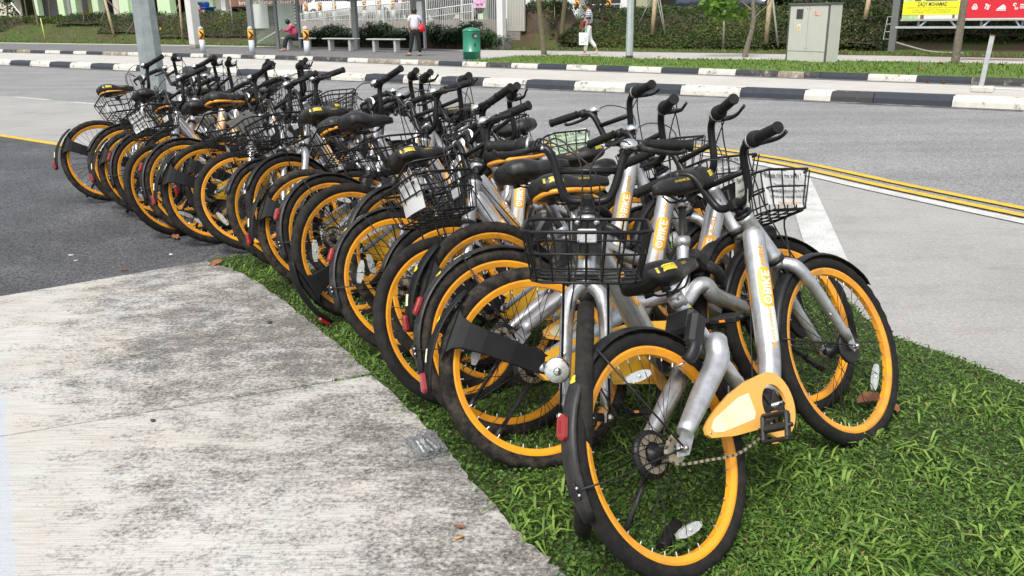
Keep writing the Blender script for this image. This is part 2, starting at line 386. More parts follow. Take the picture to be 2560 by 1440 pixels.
def sheet(name, pts, z, m, thick=0., label=None):
    """flat polygon of the setting; pts are ground xy"""
    n = len(pts); mb = MB()
    V = [(p[0], p[1], z) for p in pts]
    ar = sum(pts[i][0]*pts[(i+1) % n][1]-pts[(i+1) % n][0]*pts[i][1] for i in range(n))
    if ar < 0: V = V[::-1]
    if thick:
        V2 = [(x, y, z-thick) for x, y, _ in V]
        mb.add(V+V2, [tuple(range(n)), tuple(range(n, 2*n))[::-1]]+[(i, n+i, n+(i+1) % n, (i+1) % n) for i in range(n)], 0, False)
    else: mb.add(V, [tuple(range(n))], 0, False)
    return tag(mb.obj(name, m), kind='structure', label=label)
G = lambda x, y, z=0.: gp(x, y, z)[:2]
def strip(name, P, w0, z, m, side=1, wid=None):
    """ribbon along ground polyline P with width"""
    P = [np.array(p[:2]) for p in P]; mb = MB(); V = []; F = []
    for i, p in enumerate(P):
        t = P[min(i+1, len(P)-1)]-P[max(i-1, 0)]; t = t/np.linalg.norm(t); nrm = np.array([-t[1], t[0]])*side
        V += [(*p, z), (*(p+nrm*(wid[i] if wid else w0)), z)]
    for i in range(len(P)-1): a = 2*i; F.append((a, a+1, a+3, a+2) if side < 0 else (a, a+2, a+3, a+1))
    mb.add(V, F, 0, False); return tag(mb.obj(name, m), kind='structure')

base = MB().add([(-400, -400, -.02), (400, -400, -.02), (400, 400, -.02), (-400, 400, -.02)], [(0, 1, 2, 3)], 0, False).obj('ground', verge_m); tag(base, kind='structure')
# main road: from the apron's edge to the divider kerb
K1 = [gp(x, y) for x, y in ((0, 162), (282, 175), (825, 200), (1432, 226), (1700, 237), (2386, 268), (2560, 276))]
K1 = [K1[0]+(K1[0]-K1[-1])*1.0]+K1+[K1[-1]+(K1[-1]-K1[0])*.6]
KV = [float(p @ VX) for p in K1]
edge = [uv(-60, 2)[:2], G(0, 239.5), G(50, 243), G(245, 260), np.array([-4.6, 13.7]), np.array([-2.4, 11.9]), np.array([-.9, 10.6]), G(1317, 370), G(1491, 363), G(1650, 370), G(1900, 408), G(2200, 475), G(2560, 552), np.array([4.35, 4.6]), np.array([5.0, 3.0]), np.array([6.5, -3.])]
edge = list(cr([np.array([*p, 0]) for p in edge[1:]], 5)[:, :2]); edge = [np.array([-40, 42.])]+edge
sheet('road', [uv(-70, -12)[:2], uv(-70, 15.2)[:2], uv(30, 15.2)[:2], uv(30, -25)[:2]], 0.0, road_m)
# concrete apron in front of it
ap = edge+[np.array([6.5, -6.]), np.array([-30, -6.]), np.array([-44, 30.])]
sheet('concrete_apron', ap, .004, apron_m)
# dark asphalt parking bay
yl = [G(-900, 225), G(0, 343), G(150, 367), G(420, 412), G(760, 470)]
lawn_top = [G(530, 655), G(760, 600)+np.array([.25, -.1]), G(1640, 600), G(2090, 722), G(2160, 800), G(2240, 850), G(2400, 905), G(2560, 972), np.array([2.3, 2.6]), np.array([3.2, 1.7]), np.array([4.5, .6])]
sheet('parking_bay', yl+[G(900, 520), lawn_top[1], G(530, 655), G(400, 750), np.array([-2.5, 3.0]), np.array([-9, 1.0]), np.array([-14, 8.])], .008, park_m)
strip('yellow_line', yl, .11, .012, ypaint, 1)
# painted lines on the apron and road
E_ = [np.array(p) for p in edge]
i0 = min(range(len(E_)), key=lambda i: np.linalg.norm(E_[i]-G(1317, 370)))
strip('white_line', E_[i0-3:], .13, .012, wpaint, -1)
def offs(P, d):
    out = []
    for i, p in enumerate(P):
        t = P[min(i+1, len(P)-1)]-P[max(i-1, 0)]; t = t/np.linalg.norm(t); out.append(p+np.array([-t[1], t[0]])*d)
    return out
strip('yellow_line', offs(E_[i0-2:], .07), .10, .012, ypaint, 1)
strip('yellow_line', offs(E_[i0-2:], .29), .10, .012, ypaint, 1)
for a, b in ((44, 130), (190, 275), (-80, -20), (330, 410)):
    p, q = G(a, 243+(a-50)*.088), G(b, 243+(b-50)*.088); strip('lane_dash', [p, q], .11, .008, wpaint, -1)
strip('white_line', [G(2026, 449), G(2132, 684)], .225, .0115, wpaint, -1)
# foreground concrete slabs, raised a little above the lawn
ed = [G(515, 665), G(620, 703), G(800, 838), G(1040, 1060), G(1240, 1290), G(1400, 1452), np.array([.22, 1.70]), np.array([.45, 1.2]), np.array([.9, .2])]
ed = list(cr([np.array([*p, 0]) for p in ed], 4)[:, :2]); ed = [p+RNG.randn(2)*.004 for p in cr([np.array([*q, 0]) for q in ed], 4)[:, :2]]; ed = [p+(np.array([-.012, -.004])*RNG.rand() if RNG.rand() < .16 else 0) for p in ed]
jt = min(range(len(ed)), key=lambda i: np.linalg.norm(ed[i]-G(915, 958)))
jl = G(0, 1112); jd = (jl-ed[jt])/np.linalg.norm(jl-ed[jt]); jf = ed[jt]+jd*5
far_l = G(515, 665)+(G(0, 755)-G(515, 665))*4.5
slab = tag(empty('concrete_slab'), kind='structure')
def panel(pts):
    o = sheet('slab_panel', pts, .032, slab_m, .06); o.parent = slab; del o['kind']
gap = np.array([0.002, .005])
panel([far_l]+ed[:jt]+[ed[jt]+gap, jf+gap])
panel([jf-gap, ed[jt]-gap]+ed[jt+1:]+[np.array([.9, -1.]), np.array([-8, -1.])])
# lawn soil sheet
sheet('lawn_soil', lawn_top+[np.array([4.5, -1]), np.array([.2, -1]), np.array([-.4, 2.4])]+[np.array([-1.2, 3.95])], .014, soil_m)

# ---- kerbs made of separate painted stones
def kerb_mat(name, c, wear, lo=.5, hi=.62):
    def ex(nt, g, col, noise, ramp, mix, L):
        n = noise(4.2, 11, .82); mk = ramp(n.outputs[0], lo, (0, 0, 0, 1), hi, (1, 1, 1, 1)).outputs[0]
        w_ = N(nt, 'ShaderNodeRGB'); w_.outputs[0].default_value = (*wear, 1); return mix(mk, col, w_.outputs[0])
    return ground_mat(name, c, tuple(x*.86 for x in c), 8, .4, .7, None, bump=.6, bs=50, extra=ex)
kw = kerb_mat('kerb_white', (.60, .585, .52), (.12, .105, .08), .53, .62)
kb = kerb_mat('kerb_black', (.042, .048, .060), (.11, .11, .105), .58, .75)
kold = kerb_mat('kerb_worn', (.24, .20, .15), (.50, .47, .40), .50, .60)
kbw = kerb_mat('kerb_black_worn', (.055, .055, .058), (.30, .27, .22), .54, .62)
def kerb(name, P, marks, h, w_, z0=0., bev=.05, worn=()):
    """P: ground polyline of the kerb's front foot; marks: photo columns where stones change colour, first stone black?"""
    root = tag(empty(name), kind='structure')
    P = [np.array([p[0], p[1]]) for p in P]
    def cross(px):
        # where photo column px meets the polyline
        for i in range(len(P)-1):
            a, b = P[i], P[i+1]; dd = ray(px, 180)[:2]; M_ = np.array([b-a, -dd]).T
            try: t, s_ = np.linalg.solve(M_, -a)
            except Exception: continue
            if -.001 <= t <= 1.001 and s_ > 0: return i+t
        return None
    def at_(t): i = int(min(t, len(P)-1.0001)); return P[i]+(P[i+1]-P[i])*(t-i)
    for k in range(len(marks)-1):
        a, b = cross(marks[k][0]), cross(marks[k+1][0])
        if a is None or b is None: continue
        p, q = at_(a), at_(b); L_ = np.linalg.norm(q-p); nn = max(1, round(L_/1.0)) if L_ > 1.7 else 1
        for j in range(nn):
            s_, e_ = p+(q-p)*j/nn, p+(q-p)*(j+1)/nn; t = (e_-s_)/np.linalg.norm(e_-s_); nr = np.array([-t[1], t[0]])
            s2, e2 = s_+t*.006, e_-t*.006; V = []
            jz = RNG.uniform(-.004, .004)
            for x in (s2, e2):
                for d, zz in ((0, z0-.02), (0.012, z0+h*.52), (bev, z0+h+jz), (w_, z0+h+jz), (w_, z0-.02)): V.append((*(x+nr*d), zz))
            mb = MB().add(V, [(0, 5, 6, 1), (1, 6, 7, 2), (2, 7, 8, 3), (3, 8, 9, 4), (4, 3, 2, 1, 0)[::-1], (9, 8, 7, 6, 5)[::-1]], 0, False)
            mb.obj('kerb_stone', {'w': kw, 'b': kb, 'o': kold, 'k': kbw}[marks[k][1]], root)
    return root
m1 = [(-1200, 'w'), (-600, 'b'), (-300, 'w'), (-60, 'b'), (-20, 'w'), (28, 'b'), (77, 'w'), (125, 'b'), (176, 'w'), (227, 'b'), (283, 'w'), (340, 'b'), (395, 'w'), (455, 'b'), (525, 'w'), (590, 'b'), (660, 'w'), (743, 'b'), (826, 'w'), (910, 'b'), (1005, 'w'), (1100, 'b'), (1205, 'w'), (1313, 'b'), (1434, 'w'), (1563, 'b'), (1702, 'w'), (1853, 'b'), (2014, 'w'), (2083, 'k'), (2190, 'b'), (2390, 'w'), (2700, 'b'), (3000, 'w'), (3400, 'b'), (3800, 'w'), (4000, 'w')]
kerb('divider_kerb', K1, m1, .165, .34, 0., .07)
K2 = [gp(x, y) for x, y in ((0, 131), (350, 140), (700, 149), (1150, 166.5), (1745, 186.5), (2295, 207), (2560, 217))]
K2 = [K2[0]+(K2[0]-K2[-1])*.5]+K2+[K2[-1]+(K2[-1]-K2[-3])*2.5]
m2 = [(-900, 'w'), (-500, 'b'), (-200, 'w'), (15, 'k'), (50, 'o'), (83, 'b'), (120, 'w'), (157, 'b'), (190, 'w'), (222, 'b'), (262, 'o'), (325, 'w'), (360, 'b'), (400, 'w'), (435, 'b'), (480, 'w'), (512, 'k'), (560, 'w'), (605, 'k'), (640, 'w'), (690, 'k'), (745, 'w'), (783, 'k'), (870, 'w'), (920, 'o'), (1000, 'w'), (1045, 'o'), (1096, 'b'), (1155, 'w'), (1215, 'k'), (1277, 'w'), (1343, 'b'), (1415, 'w'), (1490, 'b'), (1570, 'w'), (1652, 'b'), (1745, 'w'), (1838, 'k'), (1944, 'o'), (2010, 'k'), (2050, 'b'), (2170, 'w'), (2293, 'b'), (2430, 'k'), (2600, 'w'), (2900, 'b'), (3200, 'w'), (3600, 'b'), (3900, 'b')]
kerb('pavement_kerb', K2, m2, .14, .20, 0., .04)
# lane between the kerbs
sheet('bus_lane', [uv(p @ UX, p @ VX+.30)[:2] for p in K1]+[p[:2] for p in K2[::-1]], .006, lane_m)
sheet('lane_gutter', [uv(p @ UX, p @ VX-.26)[:2] for p in K2]+[p[:2] for p in K2[::-1]], .012, walk_m)
sheet('road_gutter', [uv(p @ UX, p @ VX-.22)[:2] for p in K1[1:-1]]+[p[:2] for p in K1[1:-1][::-1]], .006, ground_mat('gutter_grime', (.075, .072, .068), (.19, .185, .18), 3.5, .42, .62))
strip('lane_stripe', [uv(p @ UX, p @ VX+1.25) for p in K1[5:]], .10, .012, wpaint, 1)
# platform, path, verge, bank
Z1 = .14
bk = [p+VX*.18 for p in K2]
def between(v, z, i0=0, i1=None): return [uv(p @ UX, v)[:2] for p in K2[i0:i1]]
sheet('bus_stop_pavement', [p[:2] for p in bk]+[uv(30, 33)[:2], uv(-75, 33)[:2]], Z1-.008, walk_m)
vg = [gp(1192, 150, Z1), gp(1290, 140, Z1), gp(1420, 137.5, Z1), gp(1600, 147, Z1), gp(2000, 150.5, Z1), gp(2400, 157.5, Z1), gp(2560, 161, Z1)]
vg = [p[:2] for p in vg]+[(vg[-1]+UX*12)[:2]]
kk = [q[:2] for q in bk if q @ UX > gp(1192, 150, Z1) @ UX]
sheet('verge', vg+kk[::-1], Z1+.004, verge_m)
pb = [uv(-80, 27.6), gp(0, 106, Z1), gp(600, 114, Z1), gp(1100, 121, Z1), gp(1200, 125, Z1), gp(1600, 127.5, Z1), gp(2400, 142.5, Z1), gp(2560, 146, Z1), gp(2560, 146, Z1)+UX*12]
strip('path_edge', [q-VX*1.1 for q in pb[:5]], 1.1, Z1-.002, path_m, 1)
sheet('footpath', [q[:2] for q in pb[4:]]+[p-VX[:2]*.02 for p in vg[::-1]], Z1-.003, path_m)
strip('path_stripe', [np.array([*p, 0])+VX*.25 for p in vg[3:]], .55, Z1+.001, lane_m, 1)
for x, y in ((2480, 149),): tag(MB().box(gp(x, y, Z1+.004), (1.5, .6, .012), Matrix.Rotation(A_, 3, 'Z')).obj('drain_cover', steel), 'grey metal drain cover set in the footpath at the right', 'drain cover')
# bank rising behind the path
nu, nv_ = 130, 16; V = []; F = []
for i in range(nu+1):
    u = -78+i*.8
    for j in range(nv_+1):
        t = j/nv_; pbv = 28.9 if u < -23 else 28.6
        v = pbv+t*9.0; s_ = min(1, max(0, (v-28.8-(.9 if u < -34.5 else 2.1))/3.5)); z = Z1+.002+(1.06)*s_*s_*(3-2*s_)
        if -34.5 < u < -19.4: z = Z1+.002 if v < 31.2 else 1.25
        z += .05*math.sin(u*1.7+j)*s_ + RNG.uniform(-.02, .02)*s_
        V.append(uv(u, v, z))
for i in range(nu):
    for j in range(nv_): a = i*(nv_+1)+j; F.append((a, a+nv_+1, a+nv_+2, a+1))
npm = npmesh('bank', np.array(V), np.array(F), bank_m, smooth=True)
tag(link('bank', npm), kind='structure')
sheet('estate_ground', [uv(-100, 37.0)[:2], uv(30, 37.0)[:2], uv(30, 120)[:2], uv(-100, 120)[:2]], 1.19, walk_m)
def bank_z(u, v):
    t = (v-28.8)
    if -34.5 < u < -19.4: return Z1 if v < 31.2 else 1.25
    s_ = min(1, max(0, (t-(.9 if u < -34.5 else 2.1))/3.5)); return Z1+1.06*s_*s_*(3-2*s_)
#__PART2__
# ================================================================== BICYCLES
# bike space: x forward from the rear contact point, y left, z up
WB, WR = 1.04, .335
AX_R, AX_F = (0, 0, WR), (WB, 0, WR)
def circ_pts(c, r, a0, a1, n, y=0.): return [(c[0]+r*math.cos(R_(a0+(a1-a0)*k/n)), y, c[1]+r*math.sin(R_(a0+(a1-a0)*k/n))) for k in range(n+1)]
# ---- wheel (local to the axle)
def tyre_mesh(name, knob, pat):
    SG, PR = 144, 12; V = []; F = []
    for i in range(SG):
        t = 2*math.pi*i/SG
        for j in range(PR):
            p = 2*math.pi*j/PR; rad, yy = math.cos(p), math.sin(p); rr = .0235
            if rad > .2:
                if pat == 0: up = (i//2+j) % 2
                elif pat == 1: up = ((i+abs(j-(PR if j > 6 else 0))) % 4) < 2
                else: up = 1 if (i % 6 < 4 or j == 0) else 0
                rr += knob*up
            R = .3115+rr*rad; V.append((R*math.cos(t), rr*yy*1.02, R*math.sin(t)))
    for i in range(SG):
        for j in range(PR): F.append((i*PR+j, i*PR+(j+1) % PR, ((i+1) % SG)*PR+(j+1) % PR, ((i+1) % SG)*PR+j))
    mb = MB().add(V, F, 0, True); return mb.mesh(name, tyrem)
ty_road, ty_knob, ty_block = tyre_mesh('tyre', .0022, 1), tyre_mesh('tyre', .005, 0), tyre_mesh('tyre', .003, 2)
rim_me = MB().lathe([(.2935, -.0150), (.2935, .0150), (.287, .0155), (.2705, .0085), (.2705, -.0085), (.287, -.0155)], seg=96, smooth=False, closed=True).mesh('rear_wheel', rimm)
mb = MB()
for k in range(36):
    a = 2*math.pi*k/36; sd = 1 if k % 2 else -1; off = R_(68)*(1 if (k//2) % 2 else -1)
    p = np.array([.024*math.cos(a+off), sd*.03, .024*math.sin(a+off)]); q = np.array([.272*math.cos(a), 0, .272*math.sin(a)]); e = (q-p)/np.linalg.norm(q-p)
    mb.tube([p, q-e*.012], .0013, 4, m=0, cap=False); mb.tube([q-e*.014, q], .0024, 5, m=1, cap=False)
spk_me = mb.mesh('spokes', [blackbar, alum])
mb = MB().lathe([(.012, -.055), (.013, -.036), (.028, -.034), (.028, -.029), (.016, -.024), (.015, .024), (.028, .029), (.028, .034), (.013, .036), (.012, .055)], seg=20)
mb.lathe([(.006, -.082), (.006, .082)], seg=8, m=1); mb.lathe([(.011, -.076), (.011, -.068)], seg=6, m=1, smooth=False); mb.lathe([(.011, .068), (.011, .076)], seg=6, m=1, smooth=False)
mb.lathe([(.052, -.048), (.056, -.046), (.056, -.036), (.05, -.034)], seg=28, m=0)
hubF = mb.mesh('hub', [plastic, steel])
mb = MB().lathe([(.012, -.055), (.013, -.036), (.030, -.034), (.030, -.029), (.018, -.024), (.017, .024), (.030, .029), (.030, .034), (.013, .036), (.012, .055)], seg=20)
mb.lathe([(.006, -.088), (.006, .088)], seg=8, m=1); mb.lathe([(.012, -.084), (.012, -.074)], seg=6, m=1, smooth=False)
mb.lathe([(.045, .036), (.068, .038), (.068, .052), (.058, .055)], seg=28, m=0); mb.ring((0, 0), .055, .034, .0555, .058, m=1); mb.ring((0, 0), .054, .034, .033, .0358, m=2)
n = 18
poly = [((.034 if i % 2 else .0385)*math.cos(math.pi*i/n), (.034 if i % 2 else .0385)*math.sin(math.pi*i/n)) for i in range(2*n)]
mb.prism(poly, -.047, -.044, m=2)
hubR = mb.mesh('hub', [plastic, steel, chainm])
def refl_mesh(m_):
    mb = MB(); 
    pts = [(-.052, 0, .006), (-.03, 0, .0125), (0, 0, .0145), (.03, 0, .0125), (.052, 0, .006)]
    poly = [(x, z) for x, _, z in pts]+[(x, -z) for x, _, z in pts[::-1]]
    mb.prism([(a, b) for a, b in poly], -.006, .006, 0); mb.lathe([(.0045, -.009), (.0045, .009)], seg=10)
    return mb.mesh('wheel_reflector', m_)
refC, refO = refl_mesh(clearref), refl_mesh(orangeref)

# ---- frame
HB, HT = np.array([.872, 0, .715]), np.array([.797, 0, .885])            # head tube ends
SAX = (HT-HB)/np.linalg.norm(HT-HB)
BB = np.array([.462, 0, .305]); ST0 = np.array([.292, 0, .715]); SDIR = (ST0-BB)/np.linalg.norm(ST0-BB)
MT0, MT1 = np.array([.800, 0, .800]), np.array([.652, 0, .470])          # straight run of the main tube
def ztube(mb, P, r, ell=1., seg=14, m=0): mb.tube(cr(P, 5), r, seg, ell=ell, m=m)
def frame_common(mb):
    ztube(mb, [MT0+(.012, 0, .02), MT0, (MT0+MT1)/2, MT1, (.612, 0, .40), (.555, 0, .335), BB+(.01, 0, 0)], [.030, .0365, .0375, .0375, .037, .036, .031])
    ztube(mb, [ST0, (ST0+BB)/2, BB], [.0215, .0225, .024])
    mb.tube([HB, HB+(HT-HB)*.08, HB+(HT-HB)*.1, HB+(HT-HB)*.9, HB+(HT-HB)*.92, HT], [.031, .031, .0285, .0275, .030, .030], 18)
    mb.lathe([(.027, -.042), (.027, .042)], c=BB, seg=18)
    # seat clamp
    mb.tube([ST0-SDIR*.028, ST0+SDIR*.004], .0262, 14); mb.lathe([(.004, -.036), (.004, -.02)], c=ST0-SDIR*.01+(-.024, 0, 0), seg=6)
mb = MB(); frame_common(mb)
for s in (-1, 1):
    ztube(mb, [(.385, s*.012, .50), (.35, s*.045, .548), (.315, s*.06, .545), (.283, s*.064, .50), (.16, s*.066, .435), (.03, s*.070, .368)], [.022, .028, .033, .035, .032, .024], .85)
    mb.prism([(.055, .392), (.062, .35), (.015, .312), (-.028, .322), (-.012, .352)], s*.066, s*.072)
fr1 = mb.mesh('frame', silver)
mb = MB(); frame_common(mb)
ztube(mb, [(.655, 0, .50), (.60, 0, .515), (.45, 0, .50), (.37, 0, .515)], [.026, .025, .025, .024])
fr2 = mb.mesh('frame', silver)
# grey swing arm of the second kind
mb = MB()
for s in (-1, 1):
    ztube(mb, [(.41, s*.02, .475), (.36, s*.05, .475), (.30, s*.062, .455), (.15, s*.066, .395), (.0, s*.070, .335), (-.035, s*.070, .320)], [.022, .026, .030, .032, .031, .018], .75)
    mb.lathe([(.014, s*.092), (.014, s*.099)], c=(-.002, 0, .334), seg=10, m=1)
arm2 = mb.mesh('swing_arm', [greyarm, dark])
# decals wrapped round the main tube, and badge on the head tube
def tube_fn(P0, P1, r, side, flip=1, shift=0.):
    ax = (P1-P0)/np.linalg.norm(P1-P0); bb_ = np.array([0, side, 0.]); cc = np.cross(ax, bb_)
    def fn(u, v): a = v/r*flip+shift*side; return P0+ax*u+(bb_*math.cos(a)+cc*math.sin(a))*r
    return fn
def decal(kind):
    mb = MB()
    for side in (-1, 1):
        f0 = tube_fn(MT1, MT0, .0381, side, 1, .42); f1 = tube_fn(MT1, MT0, .0387, side, 1, .42); f2 = tube_fn(MT1, MT0, .0393, side, 1, .42)
        o = .075
        patch(mb, f0, -.01, o+.05, -.027, .027, 6, 6, 2, .02)                         # pale panel
        patch(mb, f1, o+.035, o+.175, -.027, .027, 12, 8, 0, .024)                     # orange pill
        sg = 1 if side < 0 else -1
        up = (lambda f, c: (lambda a, b: f(c+a*sg*(1), b*sg)))
        logo(mb, up(f2, o+.105), .043, 1)
        put_text(mb, 'smart', up(f2, o+.215), .030, 0, .01, sub=1)
        put_text(mb, 'BICYCLE SHARING', up(f2, o-.035), .0165, 0, .01, sub=1)
    mb.lathe([(.0298, -.02), (.0298, .02)], c=(0, 0, 0), seg=4) if False else None
    return mb.mesh('main_tube_decal', [orangem, white, whitepaper])
dec = decal(0)
mb = MB(); hf = tube_fn(HB, HT, .0296, -1)
def headfn(u, v): a = v/.0296; fw = np.array([SAX[2], 0, -SAX[0]]); return HB+(HT-HB)*.42+SAX*u+(fw*math.cos(a)+np.array([0, 1., 0])*math.sin(a))*.0296
def headfn2(u, v): p = headfn(u, v); return p+np.array([.0006, 0, .0002])
patch(mb, headfn, -.028, .028, -.018, .018, 8, 6, 0, .012)
for cz in (-.008, .009):
    P = []; n = 16
    for k in range(n): t = 2*math.pi*k/n; P += [headfn2(cz+.009*math.cos(t), .009*math.sin(t)), headfn2(cz+.006*math.cos(t), .006*math.sin(t))]
    mb.add(P, [(2*k, 2*((k+1) % n), 2*((k+1) % n)+1, 2*k+1) for k in range(n)], 1, False)
badge = mb.mesh('head_badge', [orangem, white])
# seat tube stickers
mb = MB(); sf = tube_fn(BB, ST0, .0236, -1); sf_ = tube_fn(BB, ST0, .0241, -1)
patch(mb, sf, .33, .37, -.012, .012, 2, 4, 0); patch(mb, sf_, .336, .364, -.009, .009, 2, 4, 1); put_text(mb, '15.5', lambda a, b: sf_(.35+b, -a)*1.0+np.array([0, -.0005, 0]), .013, 0)
patch(mb, sf, .385, .40, -.009, .009, 2, 4, 2); patch(mb, sf, .41, .435, -.010, .010, 2, 4, 0); patch(mb, sf_, .414, .431, -.007, .007, 2, 4, 1)
stk = mb.mesh('frame_sticker', [dark, whitepaper, labely])

# ---- fork (steer group)
mb = MB()
mb.tube([HB-SAX*.012, HB+SAX*.002], .033, 18, m=1); mb.tube([HB-SAX*.03, HB-SAX*.012], .026, 16)
cr0 = HB-SAX*.03
for s in (-1, 1):
    ztube(mb, [cr0+(0, s*.012, .006), cr0+(.025, s*.044, -.022), cr0+(.052, s*.056, -.085), (.972, s*.058, .52), (1.03, s*.060, .365)], [.020, .0225, .0215, .019, .0155])
    mb.prism([(1.02, .40), (1.05, .40), (1.056, .325), (1.034, .318), (1.022, .335)], s*.057, s*.063)
mb.box((.985, -.062, .49), (.03, .012, .05), m=2, bev=.004)
mb.tube([HT+SAX*.0, HT+SAX*.014], .031, 16, m=1); mb.tube([HT+SAX*.014, HT+SAX*.03], [.024, .021, .016], 14, m=1)
fork = mb.mesh('fork', [silver, plastic, alum])
# ---- fenders
def arc_fender(c, a0, a1, R=.353, w_=.029, n=22, lip=.013, name='fender', taper=True):
    V = []; F = []; K = 7
    for i in range(n+1):
        a = R_(a0+(a1-a0)*i/n); ww = w_*(min(1, .72+i/5., .72+(n-i)/5.) if taper else 1)
        for j in range(K):
            t = j/(K-1)*2-1; r = (R(i/n) if callable(R) else R)-lip*t*t; V.append((c[0]+r*math.cos(a), ww*t, c[1]+r*math.sin(a)))
        for j in range(K):
            t = 1-j/(K-1)*2; r = (R(i/n) if callable(R) else R)-lip*t*t-.0028; V.append((c[0]+r*math.cos(a), ww*t*.96, c[1]+r*math.sin(a)))
    for i in range(n):
        for j in range(2*K): a_, b_ = i*2*K+j, i*2*K+(j+1) % (2*K); F.append((a_, b_, b_+2*K, a_+2*K))
    F += [tuple(range(2*K))[::-1], tuple(n*2*K+j for j in range(2*K))]
    return V, F
mb = MB(); V, F = arc_fender((0, WR), 42, 189, n=30); mb.add(V, F)
for s in (-1, 1): mb.tube([(-.350, s*.026, .365), (-.26, s*.05, .353), (-.004, s*.079, .337)], .0028, 6, m=0); mb.tube([(-.13, s*.03, .665), (-.004, s*.082, .337)], .0028, 6)
mb.box((-.352, 0, .362), (.006, .03, .045), m=0, bev=.002)
for z in (.353, .371): mb.lathe([(.004, -.006), (.004, -.001)], c=(-.356, -.018, z), seg=8, m=1)
ph = [(-.245, 0, .585)]
fenR = mb.mesh('rear_fender', [plastic, alum])
def stick_on(c, R, a, w_, m_, name, l=.03, shape='pill'):
    mb = MB()
    def fn(u, v): aa = R_(a)+u/R; rr = R-.013*(v/.029)**2+.0012; return np.array([c[0]+rr*math.cos(aa), v, c[1]+rr*math.sin(aa)])
    patch(mb, fn, -l, l, -w_, w_, 8, 4, 0, w_ if shape == 'pill' else 0.); return mb.mesh(name, m_)
fst = stick_on((0, WR), .353, 128, .014, labely, 'yellow_sticker', .014)
fst2 = stick_on((0, WR), .353, 112, .009, cream, 'cream_sticker', .022, 'r')
mb = MB()
a = R_(150); e1 = np.array([math.cos(a), 0, math.sin(a)]); e2 = np.array([-math.sin(a), 0, math.cos(a)]); cc = np.array([0, 0, WR])+e1*.357
P = []; n = 24; K = []
for k in range(n):
    t = 2*math.pi*k/n; yy = .0135*math.cos(t); zz = .031*math.sin(t) if abs(math.sin(t)) < .99 else .031*math.sin(t); zz = math.copysign(.021, zz)+.0125*math.sin(t) if abs(zz) > 1e-6 else 0
    K.append((yy, zz))
for d, sc in ((-.004, 1.), (.006, 1.), (.012, .82)): P += [cc+e1*d+np.array([0, 1, 0])*y*sc+e2*z*sc for y, z in K]
mb.add(P, [(i*n+k, i*n+(k+1) % n, (i+1)*n+(k+1) % n, (i+1)*n+k) for i in range(2) for k in range(n)]+[tuple(2*n+k for k in range(n))], 0, False)
for zz in (-.011, 0, .011): mb.add([cc+e1*.0128+np.array([0, math.cos(t)*.005, 0])+e2*(zz+.005*math.sin(t)) for t in np.linspace(0, 2*math.pi, 10, endpoint=False)], [tuple(range(10))], 1, False)
redR = mb.mesh('rear_reflector', [redref, mat('red_dark', (.20, .004, .004), .2, 0, .6)])
mb = MB(); V, F = arc_fender((WB, WR), 28, 158, n=26); mb.add(V, F)
for s in (-1, 1): mb.tube([(WB-.31, s*.028, .46), (WB-.16, s*.05, .40), (WB, s*.072, .337)], .0026, 6)
mb.tube([(WB-.14, 0, .66), (WB-.16, 0, .70)], .006, 6)
fenF = mb.mesh('front_fender', [plastic])
# second kind: short fender hugging the tyre, carried by a broad arm from the axle
RF2 = lambda q: .356+.034*q
def fender2(rot):
    mb = MB(); V, F = arc_fender((0, 0), 126+rot, 184+rot, R=RF2, w_=.033, n=14, lip=.012); mb.add(V, F)
    a = R_(151+rot); e1 = np.array([math.cos(a), 0, math.sin(a)]); e2 = np.array([-math.sin(a), 0, math.cos(a)]); Y = np.array([0, 1., 0])
    st = [(-.03, -.086, .030), (.02, -.088, .036), (.12, -.084, .038), (.22, -.072, .040), (.28, -.058, .045), (.315, -.048, .056), (.338, -.040, .078), (.352, -.033, .105)]
    V = []
    for d, y, hw in st:
        for q, yo in ((-1, 0), (-.93, -.005), (.93, -.005), (1, 0), (.93, .005), (-.93, .005)): V.append(e1*(d-(.03*q*q*(hw/.1)**2 if d > .3 else 0))+Y*(y+yo)+e2*hw*q)
    F = [(i*6+j, i*6+(j+1) % 6, (i+1)*6+(j+1) % 6, (i+1)*6+j) for i in range(len(st)-1) for j in range(6)]+[tuple(range(6))[::-1], tuple((len(st)-1)*6+j for j in range(6))]
    mb.add(V, F, 0, False); return mb.mesh('rear_fender', armb)
fen2 = fender2(0); fen2d = fender2(52)
def red2(rot):
    mb = MB(); a = R_(179+rot); e1 = np.array([math.cos(a), 0, math.sin(a)]); e2 = np.array([-math.sin(a), 0, math.cos(a)]); cc = e1*.389
    n = 20; K = [(.0145*math.cos(2*math.pi*k/n), math.copysign(.02, math.sin(2*math.pi*k/n)+1e-9)+.013*math.sin(2*math.pi*k/n)) for k in range(n)]; P = []
    for d, sc in ((-.004, 1.), (.006, 1.), (.011, .85)): P += [cc+e1*d+np.array([0, 1, 0])*y*sc+e2*z*sc for y, z in K]
    mb.add(P, [(i*n+k, i*n+(k+1) % n, (i+1)*n+(k+1) % n, (i+1)*n+k) for i in range(2) for k in range(n)]+[tuple(2*n+k for k in range(n))], 0, False)
    return mb.mesh('rear_reflector', redref)
red2a, red2b = red2(0), red2(52)
st2 = stick_on((0, 0), .371, 147, .012, labely, 'yellow_sticker', .012); st3 = stick_on((0, 0), .381, 166, .010, cream, 'cream_sticker', .022, 'r')

